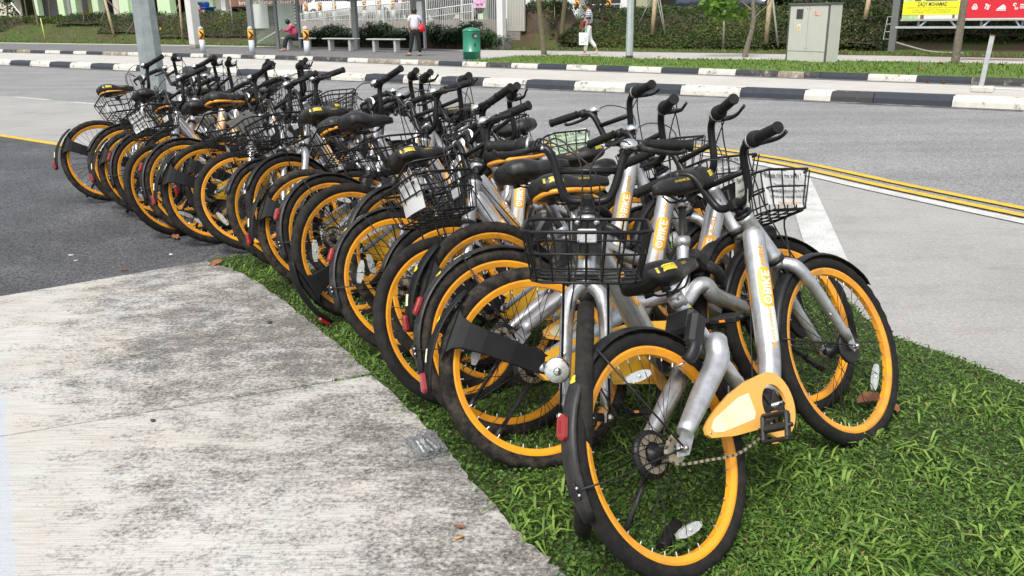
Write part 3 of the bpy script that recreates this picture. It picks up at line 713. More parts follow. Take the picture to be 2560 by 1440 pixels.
# ---- chain guard, chain, cranks
GC = (.455, .308)
mb = MB()
out = [(.392, .262), (.34, .270), (.22, .292), (.124, .320), (.110, .334), (.112, .352), (.135, .366), (.19, .384), (.27, .402), (.36, .411)]
out += [(GC[0]+.100*math.cos(R_(t)), GC[1]+.100*math.sin(R_(t))) for t in range(92, -150, -11)]
hole = [(GC[0]+.062*math.cos(R_(t)), GC[1]+.062*math.sin(R_(t))) for t in range(-150, 211, 15)]
mb.prism(out+[out[-1]]+hole+[hole[0]] if False else out+hole, -.076, -.066)
mb.prism([(.135, .345), (.16, .362), (.30, .382), (.352, .378), (.350, .318), (.335, .303), (.18, .318), (.142, .330)], -.0768, -.0761, 1)
mb.lathe([(.0035, -.079), (.0035, -.075)], c=(.124, 0, .335), seg=8, m=2)
guard1 = mb.mesh('chain_guard', [mat('guard_orange', (.82, .42, .085), .42, 0, .15), cream, alum])
mb = MB()
poly = [(-.035, .318), (-.02, .368), (.10, .405), (.34, .432), (.48, .418), (.548, .375), (.570, .315), (.545, .262), (.49, .225), (.40, .212), (.15, .248), (-.01, .288)]
mb.prism(poly, -.092, -.062)
mb.add([(x*.93+.017, -.0955, (z-.32)*.86+.32) for x, z in poly], [tuple(range(len(poly)))[::-1]], 0, False)
n = 24; mb.add([(.17+.032*math.cos(2*math.pi*k/n), -.0965, .335+.032*math.sin(2*math.pi*k/n)) for k in range(n)], [tuple(range(n))[::-1]], 1, False)
put_text(mb, '85', lambda a, b: np.array([.17+a, -.0975, .335+b]), .04, 2, .0)
guard2 = mb.mesh('chain_case', [yellowm, whitepaper, dark])
mb = MB()
def chain_run(P):
    P = cr(P, 30); L_ = np.concatenate([[0], np.cumsum(np.linalg.norm(np.diff(P, axis=0), axis=1))]); n = int(L_[-1]/.0127)
    for k in range(n):
        s = (k+.5)*.0127; p = np.array([np.interp(s, L_, P[:, i]) for i in range(3)]); q = np.array([np.interp(s+.001, L_, P[:, i]) for i in range(3)])
        t = (q-p)/np.linalg.norm(q-p); Rm = np.array([t, [0, 1, 0], np.cross(t, [0, 1, 0])]).T
        mb.box(p, (.0118, .0035 if k % 2 else .007, .0075), Rm, k % 2, 0)
chain_run([(.01, -.0455, WR+.038), (-.036, -.0455, WR+.012), (-.034, -.0455, WR-.018), (.0, -.0455, WR-.040), (.10, -.0455, .268), (.25, -.0455, .235), (.42, -.0455, .246), (.47, -.0455, .25)])
chain = mb.mesh('chain', [chainm, chaind])
mb = MB(); mb.lathe([(.03, -.058), (.055, -.056), (.055, -.050), (.03, -.049)], c=(0, 0, 0), seg=30); mb.lathe([(.0085, -.10), (.0085, .10)], seg=10, m=1)
for k in range(5):
    a = 2*math.pi*k/5; mb.box((.03*math.cos(a), -.060, .03*math.sin(a)), (.05, .006, .014), Matrix.Rotation(-a, 3, 'Y'), 0, .002)
for s in (-1, 1):
    mb.tube([(0, s*.095, 0), (s*-.155, s*.105, -.01*s)], [.012, .009], 8, m=0, ell=.6)
crank = mb.mesh('crankset', [plastic, steel])
def pedal_mesh():
    mb = MB()
    for x in (-.038, .038): mb.box((x, 0, 0), (.012, .088, .020), m=0, bev=.004)
    for y in (-.040, .040): mb.box((0, y, 0), (.076, .012, .022), m=0, bev=.004)
    mb.box((0, 0, 0), (.022, .09, .018), m=0, bev=.004); mb.lathe([(.007, -.055), (.007, .055)], seg=8)
    for x in (-.045, .045): mb.box((x, .0, 0), (.003, .02, .008), m=1)
    return mb.mesh('pedal', [plastic, orangeref])
pedal = pedal_mesh()
mb = MB(); mb.tube([(.03, .068, .31), (.0, .082, .285)], .011, 8); mb.tube([(.0, .082, .285), (-.13, .185, .105)], .0078, 8); mb.tube([(-.10, .16, .148), (-.145, .197, .084)], .012, 8)
kick = mb.mesh('kickstand', plastic)
# ---- horseshoe wheel lock
mb = MB(); a = R_(47); e1 = np.array([math.cos(a), 0, math.sin(a)]); c0 = np.array([0, 0, WR])+e1*.318
P = [c0+e1*.062*math.cos(t)*1.0+np.array([0, 1, 0])*.062*math.sin(t) for t in np.linspace(R_(-140), R_(140), 22)]
mb.tube(P, .021, 8, up=tuple(np.cross(e1, [0, 1, 0])), ell=.9)
e2 = np.cross(e1, [0, 1, 0]); Rm = np.array([e1, [0, 1, 0], e2]).T
mb.box(c0+e1*.086, (.085, .105, .052), Rm, 0, .012); mb.box(c0+e1*.050+np.array([0, -.055, 0]), (.11, .042, .058), Rm, 0, .012)
mb.lathe([(.0065, -.073), (.0065, -.070)], c=c0+e1*.075, seg=10, m=1)
mb.tube([c0+e1*-.048+np.array([0, -.03, 0]), c0+e1*-.055, c0+e1*-.048+np.array([0, .03, 0])], .004, 6, m=2)
lock = mb.mesh('wheel_lock', [plastic, clearref, steel])
# ---- saddle and post (saddle space: origin at clamp, moved along the seat tube)
def sad(x, t, d=0.):
    """x from -.13 (rear) to .145 (nose); t angle, 0 = right side, 90 = top"""
    q = (x+.13)/.275; q = min(max(q, 0), 1)
    hw = np.interp(q, [0, .05, .18, .35, .5, .7, .92, 1], [.055, .082, .098, .090, .062, .036, .026, .014])
    ht = np.interp(q, [0, .05, .25, .5, .8, 1], [.030, .048, .056, .044, .034, .020])
    zt = np.interp(q, [0, .1, .25, .5, .8, 1], [.052, .062, .060, .046, .046, .032])
    c, s = math.cos(R_(t)), math.sin(R_(t)); p_ = .72
    return np.array([x+(-.012*math.cos(R_(t)*1.) ** 2 if q < .06 else 0)-d*(1 if q < .04 else 0), -math.copysign(abs(c)**p_, c)*(hw+d), zt-ht+(s**p_ if s > 0 else -(-s)**p_*.55)*(ht+d)])
V = []; F = []; XN, TN = 26, 24
for i in range(XN+1):
    q = i/XN; x = -.13+.275*(.5-.5*math.cos(math.pi*q))
    for j in range(TN): V.append(sad(x, 360*j/TN))
for i in range(XN):
    for j in range(TN): F.append((i*TN+j, i*TN+(j+1) % TN, (i+1)*TN+(j+1) % TN, (i+1)*TN+j))
F += [tuple(range(TN))[::-1], tuple(XN*TN+j for j in range(TN))]
mb = MB().add(V, F, 0, True)
for s in (-1, 1): mb.tube(cr([(-.075, s*.022, -.012), (-.05, s*.02, -.038), (.03, s*.02, -.040), (.09, s*.01, -.01)], 4), .0035, 6, m=1)
for s in (-1, 1): mb.tube([(-.07, s*.034, -.035), (-.07, s*.034, .0)], .014, 10, m=1)
sadA = mb.mesh('saddle', [saddlem, plastic])
mb.tube(cr([(-.118, -.060, -.010), (-.05, -.088, -.014), (.05, -.036, -.012), (.125, 0, -.004), (.05, .036, -.012), (-.05, .088, -.014), (-.118, .060, -.010)], 5, True), .009, 8, closed=True, m=2)
sadB = mb.mesh('saddle', [saddlem, plastic, rimm])
def sadlabel():
    mb = MB()
    for side in (0, 1):
        def fn(u, v, d=.0012): return sad(u, (28+v) if not side else (152-v), d)
        patch(mb, fn, -.120, -.066, -22, -2, 8, 5, 0, .014)
        sg = 1 if not side else -1
        put_text(mb, 'Download oBike App', lambda a, b: fn(-.0905+a*sg, -9+b*700, .0030), .0085, 1, .01)
        put_text(mb, 'before unlocking the bike', lambda a, b: fn(-.0905+a*sg, -16+b*700, .0030), .0045, 1)
        V0 = lambda a, b: fn(.035+a*sg, -2+b*900, .0016)
        logo(mb, V0, .022, 2)
    return mb.mesh('saddle_print', [labely, dark, mat('gold_print', (.40, .30, .03), .5)])
sadP = sadlabel()
mb = MB(); mb.tube([SDIR*-.25, SDIR*.062], .0135, 12); mb.tube([SDIR*.05+(0, 0, 0), SDIR*.075], .020, 10, m=1); mb.lathe([(.006, -.026), (.006, .026)], c=SDIR*.066, seg=8, m=1)
postB = mb.mesh('seat_post', [plastic, steel])
mb = MB(); mb.tube([SDIR*-.25, SDIR*.062], .0135, 12); mb.tube([SDIR*.05, SDIR*.075], .020, 10, m=1)
postS = mb.mesh('seat_post', [silver, plastic])
# ---- handlebar (steer group, world bike coords)
BC = HT+SAX*.048+np.array([-.012, 0, 0])
hb = [(0, 0, 0), (0, .040, 0), (.0, .066, .012), (-.002, .084, .05), (-.010, .104, .122), (-.016, .120, .150), (-.026, .145, .164), (-.042, .185, .168), (-.082, .298, .164)]
mb = MB()
full = [np.array([x, -y, z]) for x, y, z in hb[::-1]][:-1]+[np.array(p) for p in hb]
mb.tube(cr([BC+p for p in full], 5), .0135, 12)
mb.tube([BC+(-.006, -.097, .092), BC+(-.006, .097, .092)], .0105, 10)
mb.tube([HT+SAX*.0, BC-SAX*.012], .0145, 12); mb.box(BC+(.004, 0, 0), (.045, .042, .042), None, 0, .01)
bar = mb.mesh('handlebar', [blackbar])
def grip_mesh(s):
    mb = MB(); P = []; r = []
    a, b = np.array([-.043, s*.182, .168]), np.array([-.088, s*.316, .164]); n = 26
    for k in range(n+1): P.append(BC+a+(b-a)*k/n); r.append(.0155+.0012*(k % 2)+(.003 if k in (0, n-1, n) else 0)+.0015*math.sin(math.pi*k/n))
    mb.tube(P, r, 14); return mb.mesh('grip', rubber)
grips = [grip_mesh(-1), grip_mesh(1)]
def lever_mesh(s):
    mb = MB(); c = BC+np.array([-.028, s*.158, .166]); t = np.array([-.037, s*.12, -.004]); t /= np.linalg.norm(t)
    mb.tube([c-t*.012, c+t*.012], .0185, 12, m=0); mb.box(c+(.018, 0, -.004), (.03, .028, .02), None, 0, .004)
    mb.tube(cr([c+(.03, s*-.002, -.006), c+(.046, s*.03, -.012), c+(.030, s*.075, -.020), c+(.008, s*.115, -.022), c+(.008, s*.135, -.014)], 5), [.007, .0065, .0055, .005, .0055], 8, m=0, ell=1.5)
    mb.lathe([(.006, 0), (.006, .014)], c=c+(.034, s*-.02, -.004), axis='x', seg=8, m=1)
    return mb.mesh('brake_lever', [plastic, alum])
levers = [lever_mesh(-1), lever_mesh(1)]
mb = MB(); c = BC+np.array([-.042, -.187, .168]); t = np.array([-.037, -.12, -.004]); t /= np.linalg.norm(t)
mb.tube([c-t*.012, c-t*.003], .0265, 16, m=1); mb.tube([c-t*.003, c+t*.006, c+t*.026, c+t*.034], [.026, .027, .024, .019], 18, m=0)
shifter = mb.mesh('twist_shifter', [rubber, alum])
mb = MB(); mb.lathe([(.0275, 0), (.0275, .012), (.024, .022), (.014, .029), (.003, .031)], c=BC+np.array([.008, .122, .158]), axis='z', seg=22); mb.lathe([(.012, -.014), (.012, 0)], c=BC+np.array([.008, .122, .158]), axis='z', seg=12, m=1)
bell = mb.mesh('bell', [chrome, plastic])
mb = MB()
def cab(P): mb.tube(cr(P, 7), .0026, 5, cap=False)
L1 = BC+np.array([.004, -.140, .162]); L2 = BC+np.array([.004, .140, .162])
cab([L1, L1+(.07, .05, .03), L1+(.13, .12, -.04), HT+(.10, -.02, .0), HB+(.05, -.035, .0), (.985, -.066, .50)])
cab([L2, L2+(.08, -.05, .02), L2+(.13, -.13, -.05), HT+(.09, .03, -.02), HB+(.02, .045, -.01), (.80, .042, .68), (.66, .042, .40)])
cab([BC+(-.02, -.17, .16), BC+(.06, -.13, .19), BC+(.11, .02, .10), HT+(.06, .035, .0), (.78, .045, .70), (.60, .045, .36)])
cables = mb.mesh('brake_cables', [plastic])
# ---- basket (steer group)
def basket_mesh():
    mb = MB(); zt, zb = .890, .745
    def lp(z, x0, x1, w_, c=.03): return [(x0+c, -w_, z), (x1-c, -w_, z), (x1, -w_+c, z), (x1, w_-c, z), (x1-c, w_, z), (x0+c, w_, z), (x0, w_-c, z), (x0, -w_+c, z)]
    def dims(z): q = (z-zb)/(zt-zb); return .905-.012*q, 1.115+.045*q, .148+.026*q
    mb.tube(lp(zt, *dims(zt)), .0050, 8, True); mb.tube(lp(zt-.062, *dims(zt-.062)), .0034, 6, True); mb.tube(lp(zb, *dims(zb)), .0036, 6, True); mb.tube(lp(zt-.012, *dims(zt-.012)), .0026, 6, True) if False else None
    x0t, x1t, wt = dims(zt); x0b, x1b, wb = dims(zb)
    for k in range(7):                                       # cross wires: side to side, over the bottom
        y = -1+2*k/6; yb, yt = wb*y*.92, wt*y*.92
        mb.tube(cr([(x1t-.002, yt, zt), (x1b+.004, yb, zb+.025), (x1b-.02, yb, zb), (x0b+.02, yb, zb), (x0b-.002, yb, zb+.025), (x0t+.002, yt, zt)], 3), .0029, 5, cap=False)
    for k in range(4):
        q = (k+.5)/4; xb = x0b+(x1b-x0b)*q; xt = x0t+(x1t-x0t)*q
        mb.tube(cr([(xt, -wt+.002, zt), (xb, -wb-.003, zb+.025), (xb, -wb+.02, zb), (xb, wb-.02, zb), (xb, wb+.003, zb+.025), (xt, wt-.002, zt)], 3), .0029, 5, cap=False)
    # bracket plate, bolts, stays to the fork
    mb.box((.889, 0, .835), (.006, .088, .105), None, 1, .002)
    for s in (-1, 1):
        mb.lathe([(.009, 0), (.009, .004)], c=(.892, s*.028, .882), axis='x', seg=12, m=2)
        mb.tube(cr([(1.09, s*.06, zb-.004), (1.06, s*.062, .70), (1.045, s*.066, .50), (1.04, s*.071, .35)], 3), .0036, 6, m=0)
    mb.box((.872, 0, .845), (.03, .04, .05), None, 1, .004)
    return mb.mesh('basket', [wirem, plastic, alum])
basket = basket_mesh()
mb = MB(); mb.box((.898, 0, .842), (.012, .058, .042), None, 0, .004); brefl = mb.mesh('basket_reflector', clearref)
mb = MB(); hx = np.array([1.03, 0, .69])
mb.lathe([(.012, -.055), (.026, -.035), (.035, .0), (.036, .012), (.034, .014)], c=hx, axis='x', seg=22, m=0); mb.lathe([(.032, .0142), (.030, .018), (.004, .0185)], c=hx, axis='x', seg=22, m=1); mb.lathe([(.008, .0187), (.004, .021)], c=hx, axis='x', seg=10, m=2)
mb.tube([hx+(-.03, 0, 0), (.95, 0, .66), (.90, 0, .675)], .006, 6)
lamp = mb.mesh('headlight', [plastic, clearref, chrome])

# ---- assembling
PIV = Matrix.Translation(HB.tolist())
def steer_m(deg): return PIV @ Matrix.Rotation(R_(deg), 4, Vector(SAX.tolist())) @ PIV.inverted()
I4 = Matrix.Identity(4)
def part(root, name, me, M=I4, loc=(0, 0, 0), rot=0., kids=(), label=None, kind=None):
    o = link(name, me, root); o.matrix_basis = M @ Matrix.Translation(loc) @ Matrix.Rotation(rot, 4, 'Y')
    for kn, km, kl, kr, kk in kids:
        c = link(kn, km, o); c.matrix_basis = Matrix.Translation(kl) @ Matrix.Rotation(kr, 4, 'Y')
        if kk: c['kind'] = kk
    if label: o['label'] = label
    if kind: o['kind'] = kind
    return o
BIKES = []
lamp2c = np.array([1.115, -.075, .50]); mb = MB(); mb.lathe([(.014, -.05), (.028, -.03), (.036, .0), (.037, .012), (.035, .014)], c=lamp2c, axis='x', seg=22); mb.lathe([(.033, .0142), (.031, .020), (.004, .022)], c=lamp2c, axis='x', seg=22, m=1); mb.lathe([(.012, .0222), (.006, .025)], c=lamp2c, axis='x', seg=12, m=2); mb.tube([lamp2c+(-.03, 0, 0), (1.03, -.06, .47)], .007, 6)
lamp2 = mb.mesh('headlight', [chrome, clearref, chrome])
def bicycle(px, py, typ, front, label, hd=45, ln=24, steer=0, seat=.05, bask=True, light=False, tyre=0, saddle=0, refl=0, group='parked bicycles with orange rims', crk=None, bellon=True, fdrop=False, ff=True, contact=None):
    """px,py: photo position of the left wheel's centre; front=True when that is the front wheel"""
    h = R_(hd); l = R_(ln); n_ = np.array([-math.sin(h), math.cos(h), 0]); d = np.array([math.cos(h), math.sin(h), 0])
    c = gp(px, py, WR*math.cos(l)); c = c-n_*math.sin(l)*WR; c[2] = .012
    if contact is not None: c = np.array([*contact, .012])
    if front: pos = c+d*WB; yaw = h+math.pi; lean = l
    else: pos = c; yaw = h; lean = -l
    root = bpy.data.objects.new('bicycle', None); COL.objects.link(root); root.empty_display_size = .1
    root.location = pos; root.rotation_euler = (lean, 0, yaw); tag(root, label, 'bicycle', group)
    S = steer_m(steer); rnd = random.Random(px*7+py)
    ty = [ty_road, ty_knob, ty_block]
    rsp = rnd.uniform(0, 6.28); rr = rnd.uniform(0, 6.28)
    def wheel(nm, me_hub, M, loc, t, rf):
        a = rnd.uniform(0, 6.28); kids = [('tyre', ty[t], (0, 0, 0), 0, None), ('spokes', spk_me, (0, 0, 0), 0, 'stuff'), ('hub', me_hub, (0, 0, 0), 0, None)]
        for k in range(2 if rnd.random() < .3 else 1): b = a+k*math.pi; kids.append(('wheel_reflector', [refC, refO][rf], (.215*math.cos(b), 0, .215*math.sin(b)), -b+math.pi/2, None))
        return part(root, nm, rim_me, M, loc, 0, kids)
    wheel('rear_wheel', hubR, I4, AX_R, tyre, refl); wheel('front_wheel', hubF, S, AX_F, (tyre+(1 if rnd.random() < .3 else 0)) % 3, refl)
    part(root, 'frame', [fr1, fr2][typ], kids=[('main_tube_decal', dec, (0, 0, 0), 0, None), ('head_badge', badge, (0, 0, 0), 0, None), ('frame_sticker', stk, (0, 0, 0), 0, None)])
    part(root, 'fork', fork, S)
    if typ == 1: part(root, 'swing_arm', arm2)
    if typ == 0:
        kids = [('rear_reflector', redR, (0, 0, 0), 0, None), ('yellow_sticker', fst, (0, 0, 0), 0, None), ('cream_sticker', fst2, (0, 0, 0), 0, None)]
        part(root, 'rear_fender', fenR, kids=kids); part(root, 'chain_guard', guard1); part(root, 'chain', chain)
    else:
        kids = [('rear_reflector', red2b if fdrop else red2a, (0, 0, 0), 0, None)]
        if not fdrop: kids += [('yellow_sticker', st2, (0, 0, 0), 0, None), ('cream_sticker', st3, (0, 0, 0), 0, None)]
        part(root, 'rear_fender', fen2d if fdrop else fen2, loc=AX_R, kids=kids); part(root, 'chain_case', guard2)
    if ff: part(root, 'front_fender', fenF, S)
    crk = crk if crk is not None else rnd.uniform(0, 360); cr_ = part(root, 'crankset', crank, loc=BB.tolist(), rot=R_(crk))
    for s in (-1, 1):
        p = link('pedal', pedal, cr_); p.matrix_basis = Matrix.Translation((s*-.155, s*.150, -.01*s)) @ Matrix.Rotation((rnd.uniform(-.9, .9) if px != 1657 else -1.0)-R_(crk), 4, 'Y')
    part(root, 'kickstand', kick); part(root, 'wheel_lock', lock)
    so = ST0+SDIR*(seat-.03)
    part(root, 'seat_post', postS if saddle == 1 else postB, loc=so.tolist())
    tp = (so+SDIR*.085+np.array([.012, 0, .035])).tolist()
    part(root, 'saddle', [sadA, sadB][saddle % 2], loc=tp, rot=R_(rnd.uniform(-4, 3)), kids=[('saddle_print', sadP, (0, 0, 0), 0, None)] if (rnd.random() < .5 or px in (0, 1657, 1342)) else [])
    kids = [('grip', grips[0], (0, 0, 0), 0, None), ('grip', grips[1], (0, 0, 0), 0, None), ('brake_lever', levers[0], (0, 0, 0), 0, None), ('brake_lever', levers[1], (0, 0, 0), 0, None), ('twist_shifter', shifter, (0, 0, 0), 0, None), ('brake_cables', cables, (0, 0, 0), 0, None)]
    if bellon: kids.append(('bell', bell, (0, 0, 0), 0, None))
    part(root, 'handlebar', bar, S, kids=kids)
    if bask: part(root, 'basket', basket, S, kids=[('basket_reflector', brefl, (0, 0, 0), 0, None)])
    if light: part(root, 'headlight', lamp2 if light == 2 else lamp, S)
    BIKES.append((root, S)); return root
BL = [ # px, py, type, front, label, options
 (262, 405, 1, False, 'bicycle at the far left end of the row with a grey arm fender sticking out', dict(hd=46, ln=17, seat=.10, saddle=1, light=True)),
 (335, 418, 0, True, 'basket bicycle second from the far left end, between two grey arm fenders', dict(ln=20, steer=-6, light=True, seat=.08)),
 (362, 434, 1, False, 'bicycle third from the far left end with a grey arm fender and red reflector', dict(ln=22, seat=.12)),
 (395, 441, 0, False, 'bicycle with a long black rear fender, fourth from the far left end', dict(ln=22, seat=.04, saddle=1, light=True)),
 (428, 478, 1, True, 'basket bicycle with no fender on its left wheel, fifth from the far left', dict(hd=48, ln=27, steer=8, ff=False, seat=.1)),
 (481, 470, 0, False, 'bicycle with a long black rear fender just left of the large grey arm fender', dict(ln=22, seat=.08)),
 (533, 487, 1, False, 'bicycle whose grey arm fender spans a wheel over the dark asphalt', dict(hd=41, ln=16, seat=.14, saddle=1)),
 (620, 505, 1, True, 'basket bicycle over the last of the dark asphalt, without a fender', dict(hd=48, ln=24, steer=-12, ff=False, light=True, bellon=True)),
 (696, 538, 0, True, 'basket bicycle whose left wheel stands at the tip of the lawn', dict(hd=46, ln=27, steer=6, seat=.08)),
 (791, 577, 1, False, 'bicycle with a grey arm fender in the middle of the row, first on the grass', dict(hd=39, ln=20, seat=.16)),
 (846, 598, 0, False, 'bicycle with a long black rear fender in the middle, right of the grey arm fender', dict(ln=22, seat=.12, saddle=1)),
 (889, 633, 1, False, 'bicycle whose broken arm fender hangs down onto the grass', dict(hd=40, ln=17, tyre=1, fdrop=True, seat=.16)),
 (1015, 711, 0, False, 'bicycle with a glossy black rear fender, right of the broken hanging fender', dict(hd=35, ln=28, tyre=2, seat=.10)),
 (1150, 742, 1, True, 'basket bicycle leaning behind the bare wheel at the middle of the lawn edge', dict(hd=33, ln=26, steer=-10, tyre=1, light=True)),
 (1133, 808, 0, True, 'basket bicycle with a bare left wheel and white cards in its basket', dict(hd=29, ln=29, steer=8, tyre=2, ff=False, refl=1)),
 (1270, 862, 0, False, 'bicycle with a black rear fender, third from the near end of the row', dict(hd=26, ln=22, tyre=0, seat=.14)),
 (1342, 925, 1, False, 'bicycle with a broad grey arm fender and yellow chain case near the camera', dict(hd=21, ln=24, tyre=2, seat=.13, saddle=1, light=True, steer=12)),
 (462, 436, 0, True, 'recessed basket bicycle between the fifth and sixth wheels from the far left', dict(ln=19, steer=-8, seat=.1, light=True)),
 (575, 462, 1, False, 'recessed bicycle behind the grey arm fender over the dark asphalt', dict(ln=20, seat=.12, saddle=1)),
 (742, 528, 0, True, 'recessed basket bicycle just left of the mid row arm fender', dict(hd=43, ln=21, steer=5, seat=.1)),
 (905, 580, 1, True, 'recessed basket bicycle over the middle of the row, left of the hanging fender', dict(hd=40, ln=20, steer=-14, tyre=1, seat=.12, light=True)),
 (1018, 640, 0, True, 'recessed basket bicycle right of the hanging fender', dict(hd=37, ln=20, steer=6, tyre=2, seat=.08)),
 (1235, 772, 1, False, 'recessed bicycle behind the third bicycle from the near end', dict(hd=33, ln=16, steer=8, tyre=1, seat=.12, saddle=1)),
 (0, 0, 0, True, 'bicycle facing the camera with its front wheel turned and an empty basket', dict(hd=50, ln=18, steer=38, contact=(.285, 2.19), saddle=0, bellon=True, ff=False, seat=.09, crk=60, light=2)),
 (1657, 1141, 0, False, 'nearest bicycle at the end of the row with no basket', dict(hd=44.5, ln=29, steer=-5, bask=False, seat=-.03, crk=172, light=False, bellon=False)),
]
for px, py, typ, fr, lab, kw_ in BL: bicycle(px, py, typ, fr, lab, **kw_)
#__PART3__
# ================================================================== LAWN
def leafmat(name, cols, rough=.5, tr=.0):
    M = bpy.data.materials.new(name); M.use_nodes = True; nt = M.node_tree; b = nt.nodes['Principled BSDF']; b.inputs['Roughness'].default_value = rough
    b.inputs['Specular IOR Level'].default_value = .35
    at = N(nt, 'ShaderNodeAttribute'); at.attribute_name = 'tint'; r = N(nt, 'ShaderNodeValToRGB'); e = r.color_ramp.elements
    while len(e) < len(cols): e.new(.5)
    for i, (p, c) in enumerate(cols): e[i].position = p; e[i].color = (*c, 1)
    nt.links.new(at.outputs['Fac'], r.inputs[0]); nt.links.new(r.outputs[0], b.inputs['Base Color'])
    if tr:
        t = N(nt, 'ShaderNodeBsdfTranslucent'); mx = N(nt, 'ShaderNodeMixShader'); mx.inputs[0].default_value = tr; nt.links.new(r.outputs[0], t.inputs[0])
        nt.links.new(b.outputs[0], mx.inputs[1]); nt.links.new(t.outputs[0], mx.inputs[2]); nt.links.new(mx.outputs[0], nt.nodes['Material Output'].inputs[0])
    return M
grass_m = leafmat('grass_blades', [(0, (.026, .058, .012)), (.35, (.070, .145, .022)), (.7, (.135, .24, .036)), (.93, (.23, .35, .065)), (1., (.28, .22, .09))], .6, .2)
vgrass_m = leafmat('verge_blades', [(0, (.06, .11, .014)), (.5, (.11, .21, .022)), (.9, (.17, .29, .035)), (1, (.28, .25, .10))], .5, .25)
hedge_m = leafmat('hedge_leaves', [(0, (.018, .034, .011)), (.4, (.042, .072, .016)), (.75, (.09, .13, .026)), (.93, (.17, .17, .05)), (1., (.30, .15, .06))], .5, .15)
palm_m = leafmat('palm_leaves', [(0, (.014, .036, .012)), (.6, (.035, .085, .022)), (1, (.085, .17, .035))], .35, .15)
bright_m = leafmat('bright_leaves', [(0, (.06, .14, .016)), (1, (.19, .34, .045))], .45, .35)
twig_core_m = mat('twig_shade_core', (.045, .030, .020), .9, 0, 0, (25, (.10, .075, .05), .4, .7))  # palm stems, and the dark core that paints shade inside the hedges
bark = mat('bark', (.13, .105, .075), .9, 0, 0, (14, (.24, .21, .17), .4, .7), (40, .8))
barkg = mat('bark_green', (.10, .09, .045), .9, 0, 0, (14, (.17, .15, .09), .4, .7), (40, .8))
stakem = mat('timber', (.42, .33, .20), .8, 0, 0, (9, (.26, .20, .13), .45, .7))
stakeg = mat('grey_timber', (.30, .29, .25), .8, 0, 0, (9, (.2, .19, .16), .45, .7))

def inside(P, poly):
    x, y = P[:, 0], P[:, 1]; c = np.zeros(len(P), bool); n = len(poly)
    for i in range(n):
        x1, y1 = poly[i][:2]; x2, y2 = poly[(i+1) % n][:2]
        if y1 == y2: continue
        k = ((y1 > y) != (y2 > y)) & (x < (x2-x1)*(y-y1)/(y2-y1)+x1); c ^= k
    return c
def blades(P, z0, h, wd, lean, tint, az=None, droop=.35):
    n = len(P); az = RNG.uniform(0, 2*np.pi, n) if az is None else az; d = np.stack([np.cos(az), np.sin(az)], 1); s = np.stack([-np.sin(az), np.cos(az)], 1)
    V = np.zeros((n, 5, 3)); l = lean*h
    def setv(i, along, up, side): V[:, i, :2] = P+d*along[:, None]+s*side[:, None]; V[:, i, 2] = z0+up
    z = np.zeros(n); setv(0, z, z, -wd*.35); setv(1, z, z, wd*.35); setv(2, l*.38, h*.62, -wd*.5); setv(3, l*.38, h*.62, wd*.5); setv(4, l, h*(1-droop*lean), z)
    F = np.array([[0, 1, 3], [0, 3, 2], [2, 3, 4]])[None]+5*np.arange(n)[:, None, None]
    return V.reshape(-1, 3), F.reshape(-1, 3), np.repeat(tint, 3)
def leaves(P, size, tint, flat=.6):
    """small diamond leaves, two triangles each"""
    n = len(P); D = RNG.randn(n, 3); D[:, 2] *= flat; D /= np.linalg.norm(D, axis=1)[:, None]; Q = RNG.randn(n, 3); Sd = np.cross(D, Q); Sd /= np.linalg.norm(Sd, axis=1)[:, None]
    Nn = np.cross(D, Sd); sz = size[:, None]; V = np.zeros((n, 4, 3))
    V[:, 0] = P-D*sz*.5; V[:, 1] = P+Sd*sz*.28+Nn*sz*.05; V[:, 2] = P+D*sz*.5; V[:, 3] = P-Sd*sz*.28+Nn*sz*.05
    F = np.array([[0, 1, 2], [0, 2, 3]])[None]+4*np.arange(n)[:, None, None]
    return V.reshape(-1, 3), F.reshape(-1, 3), np.repeat(tint, 2)
def join(parts_):
    Vs, Fs, Ts, o = [], [], [], 0
    for V, F, T in parts_: Vs.append(V); Fs.append(F+o); Ts.append(T); o += len(V)
    return np.concatenate(Vs), np.concatenate(Fs), np.concatenate(Ts)
lawn_poly = [tuple(p[:2]) for p in lawn_top[:-1]]+[(3.6, 1.2), (2.2, .9), (.45, 1.0)]+[tuple(p) for p in ed[::-1] if p[1] > 1.15]
def lawn_points(n, near):
    P = np.stack([RNG.uniform(-2.0, 3.4, n), RNG.uniform(1.0, 6.0, n)], 1); P = P[inside(P, lawn_poly)]
    dist = np.hypot(P[:, 0], P[:, 1]); keep = RNG.rand(len(P)) < np.clip((near/np.maximum(dist, .5))**1.5, 0, 1); return P[keep]
def vnoise(P, s, sd=0):
    return np.array([math.sin(x*s*1.3+sd+2*math.sin(y*s*.7))*math.sin(y*s*1.1-sd+1.7*math.sin(x*s*.9)) for x, y in P])*.5+.5
P = lawn_points(270000, 2.4); n = len(P); pt = vnoise(P, 3.1)
h = RNG.gamma(5, .0036, n)*(.5+.9*pt); parts_ = [blades(P, .010, h, RNG.uniform(.003, .0075, n), RNG.uniform(.6, 2.4, n), np.clip(RNG.beta(2, 2.2, n)*.8+.22*pt+(RNG.rand(n) < .035)*.9, 0, 1))]
P = lawn_points(30000, 2.4); P = P[vnoise(P, 6.3, 2) > .55]; n = len(P); h = RNG.uniform(.03, .07, n)                      # broader, taller blades in tufts
parts_.append(blades(P, .012, h, RNG.uniform(.006, .011, n), RNG.uniform(.8, 2.2, n), np.clip(RNG.uniform(.45, .97, n), 0, 1)))
P = lawn_points(330000, 2.2); n = len(P); P3 = np.concatenate([P, RNG.uniform(.014, .036, n)[:, None]], 1)
parts_.append(leaves(P3, RNG.uniform(.009, .020, n), np.clip(RNG.beta(2, 2.6, n)*.8, 0, 1), .35))
V, F, T = join(parts_); print('lawn tris', len(F))
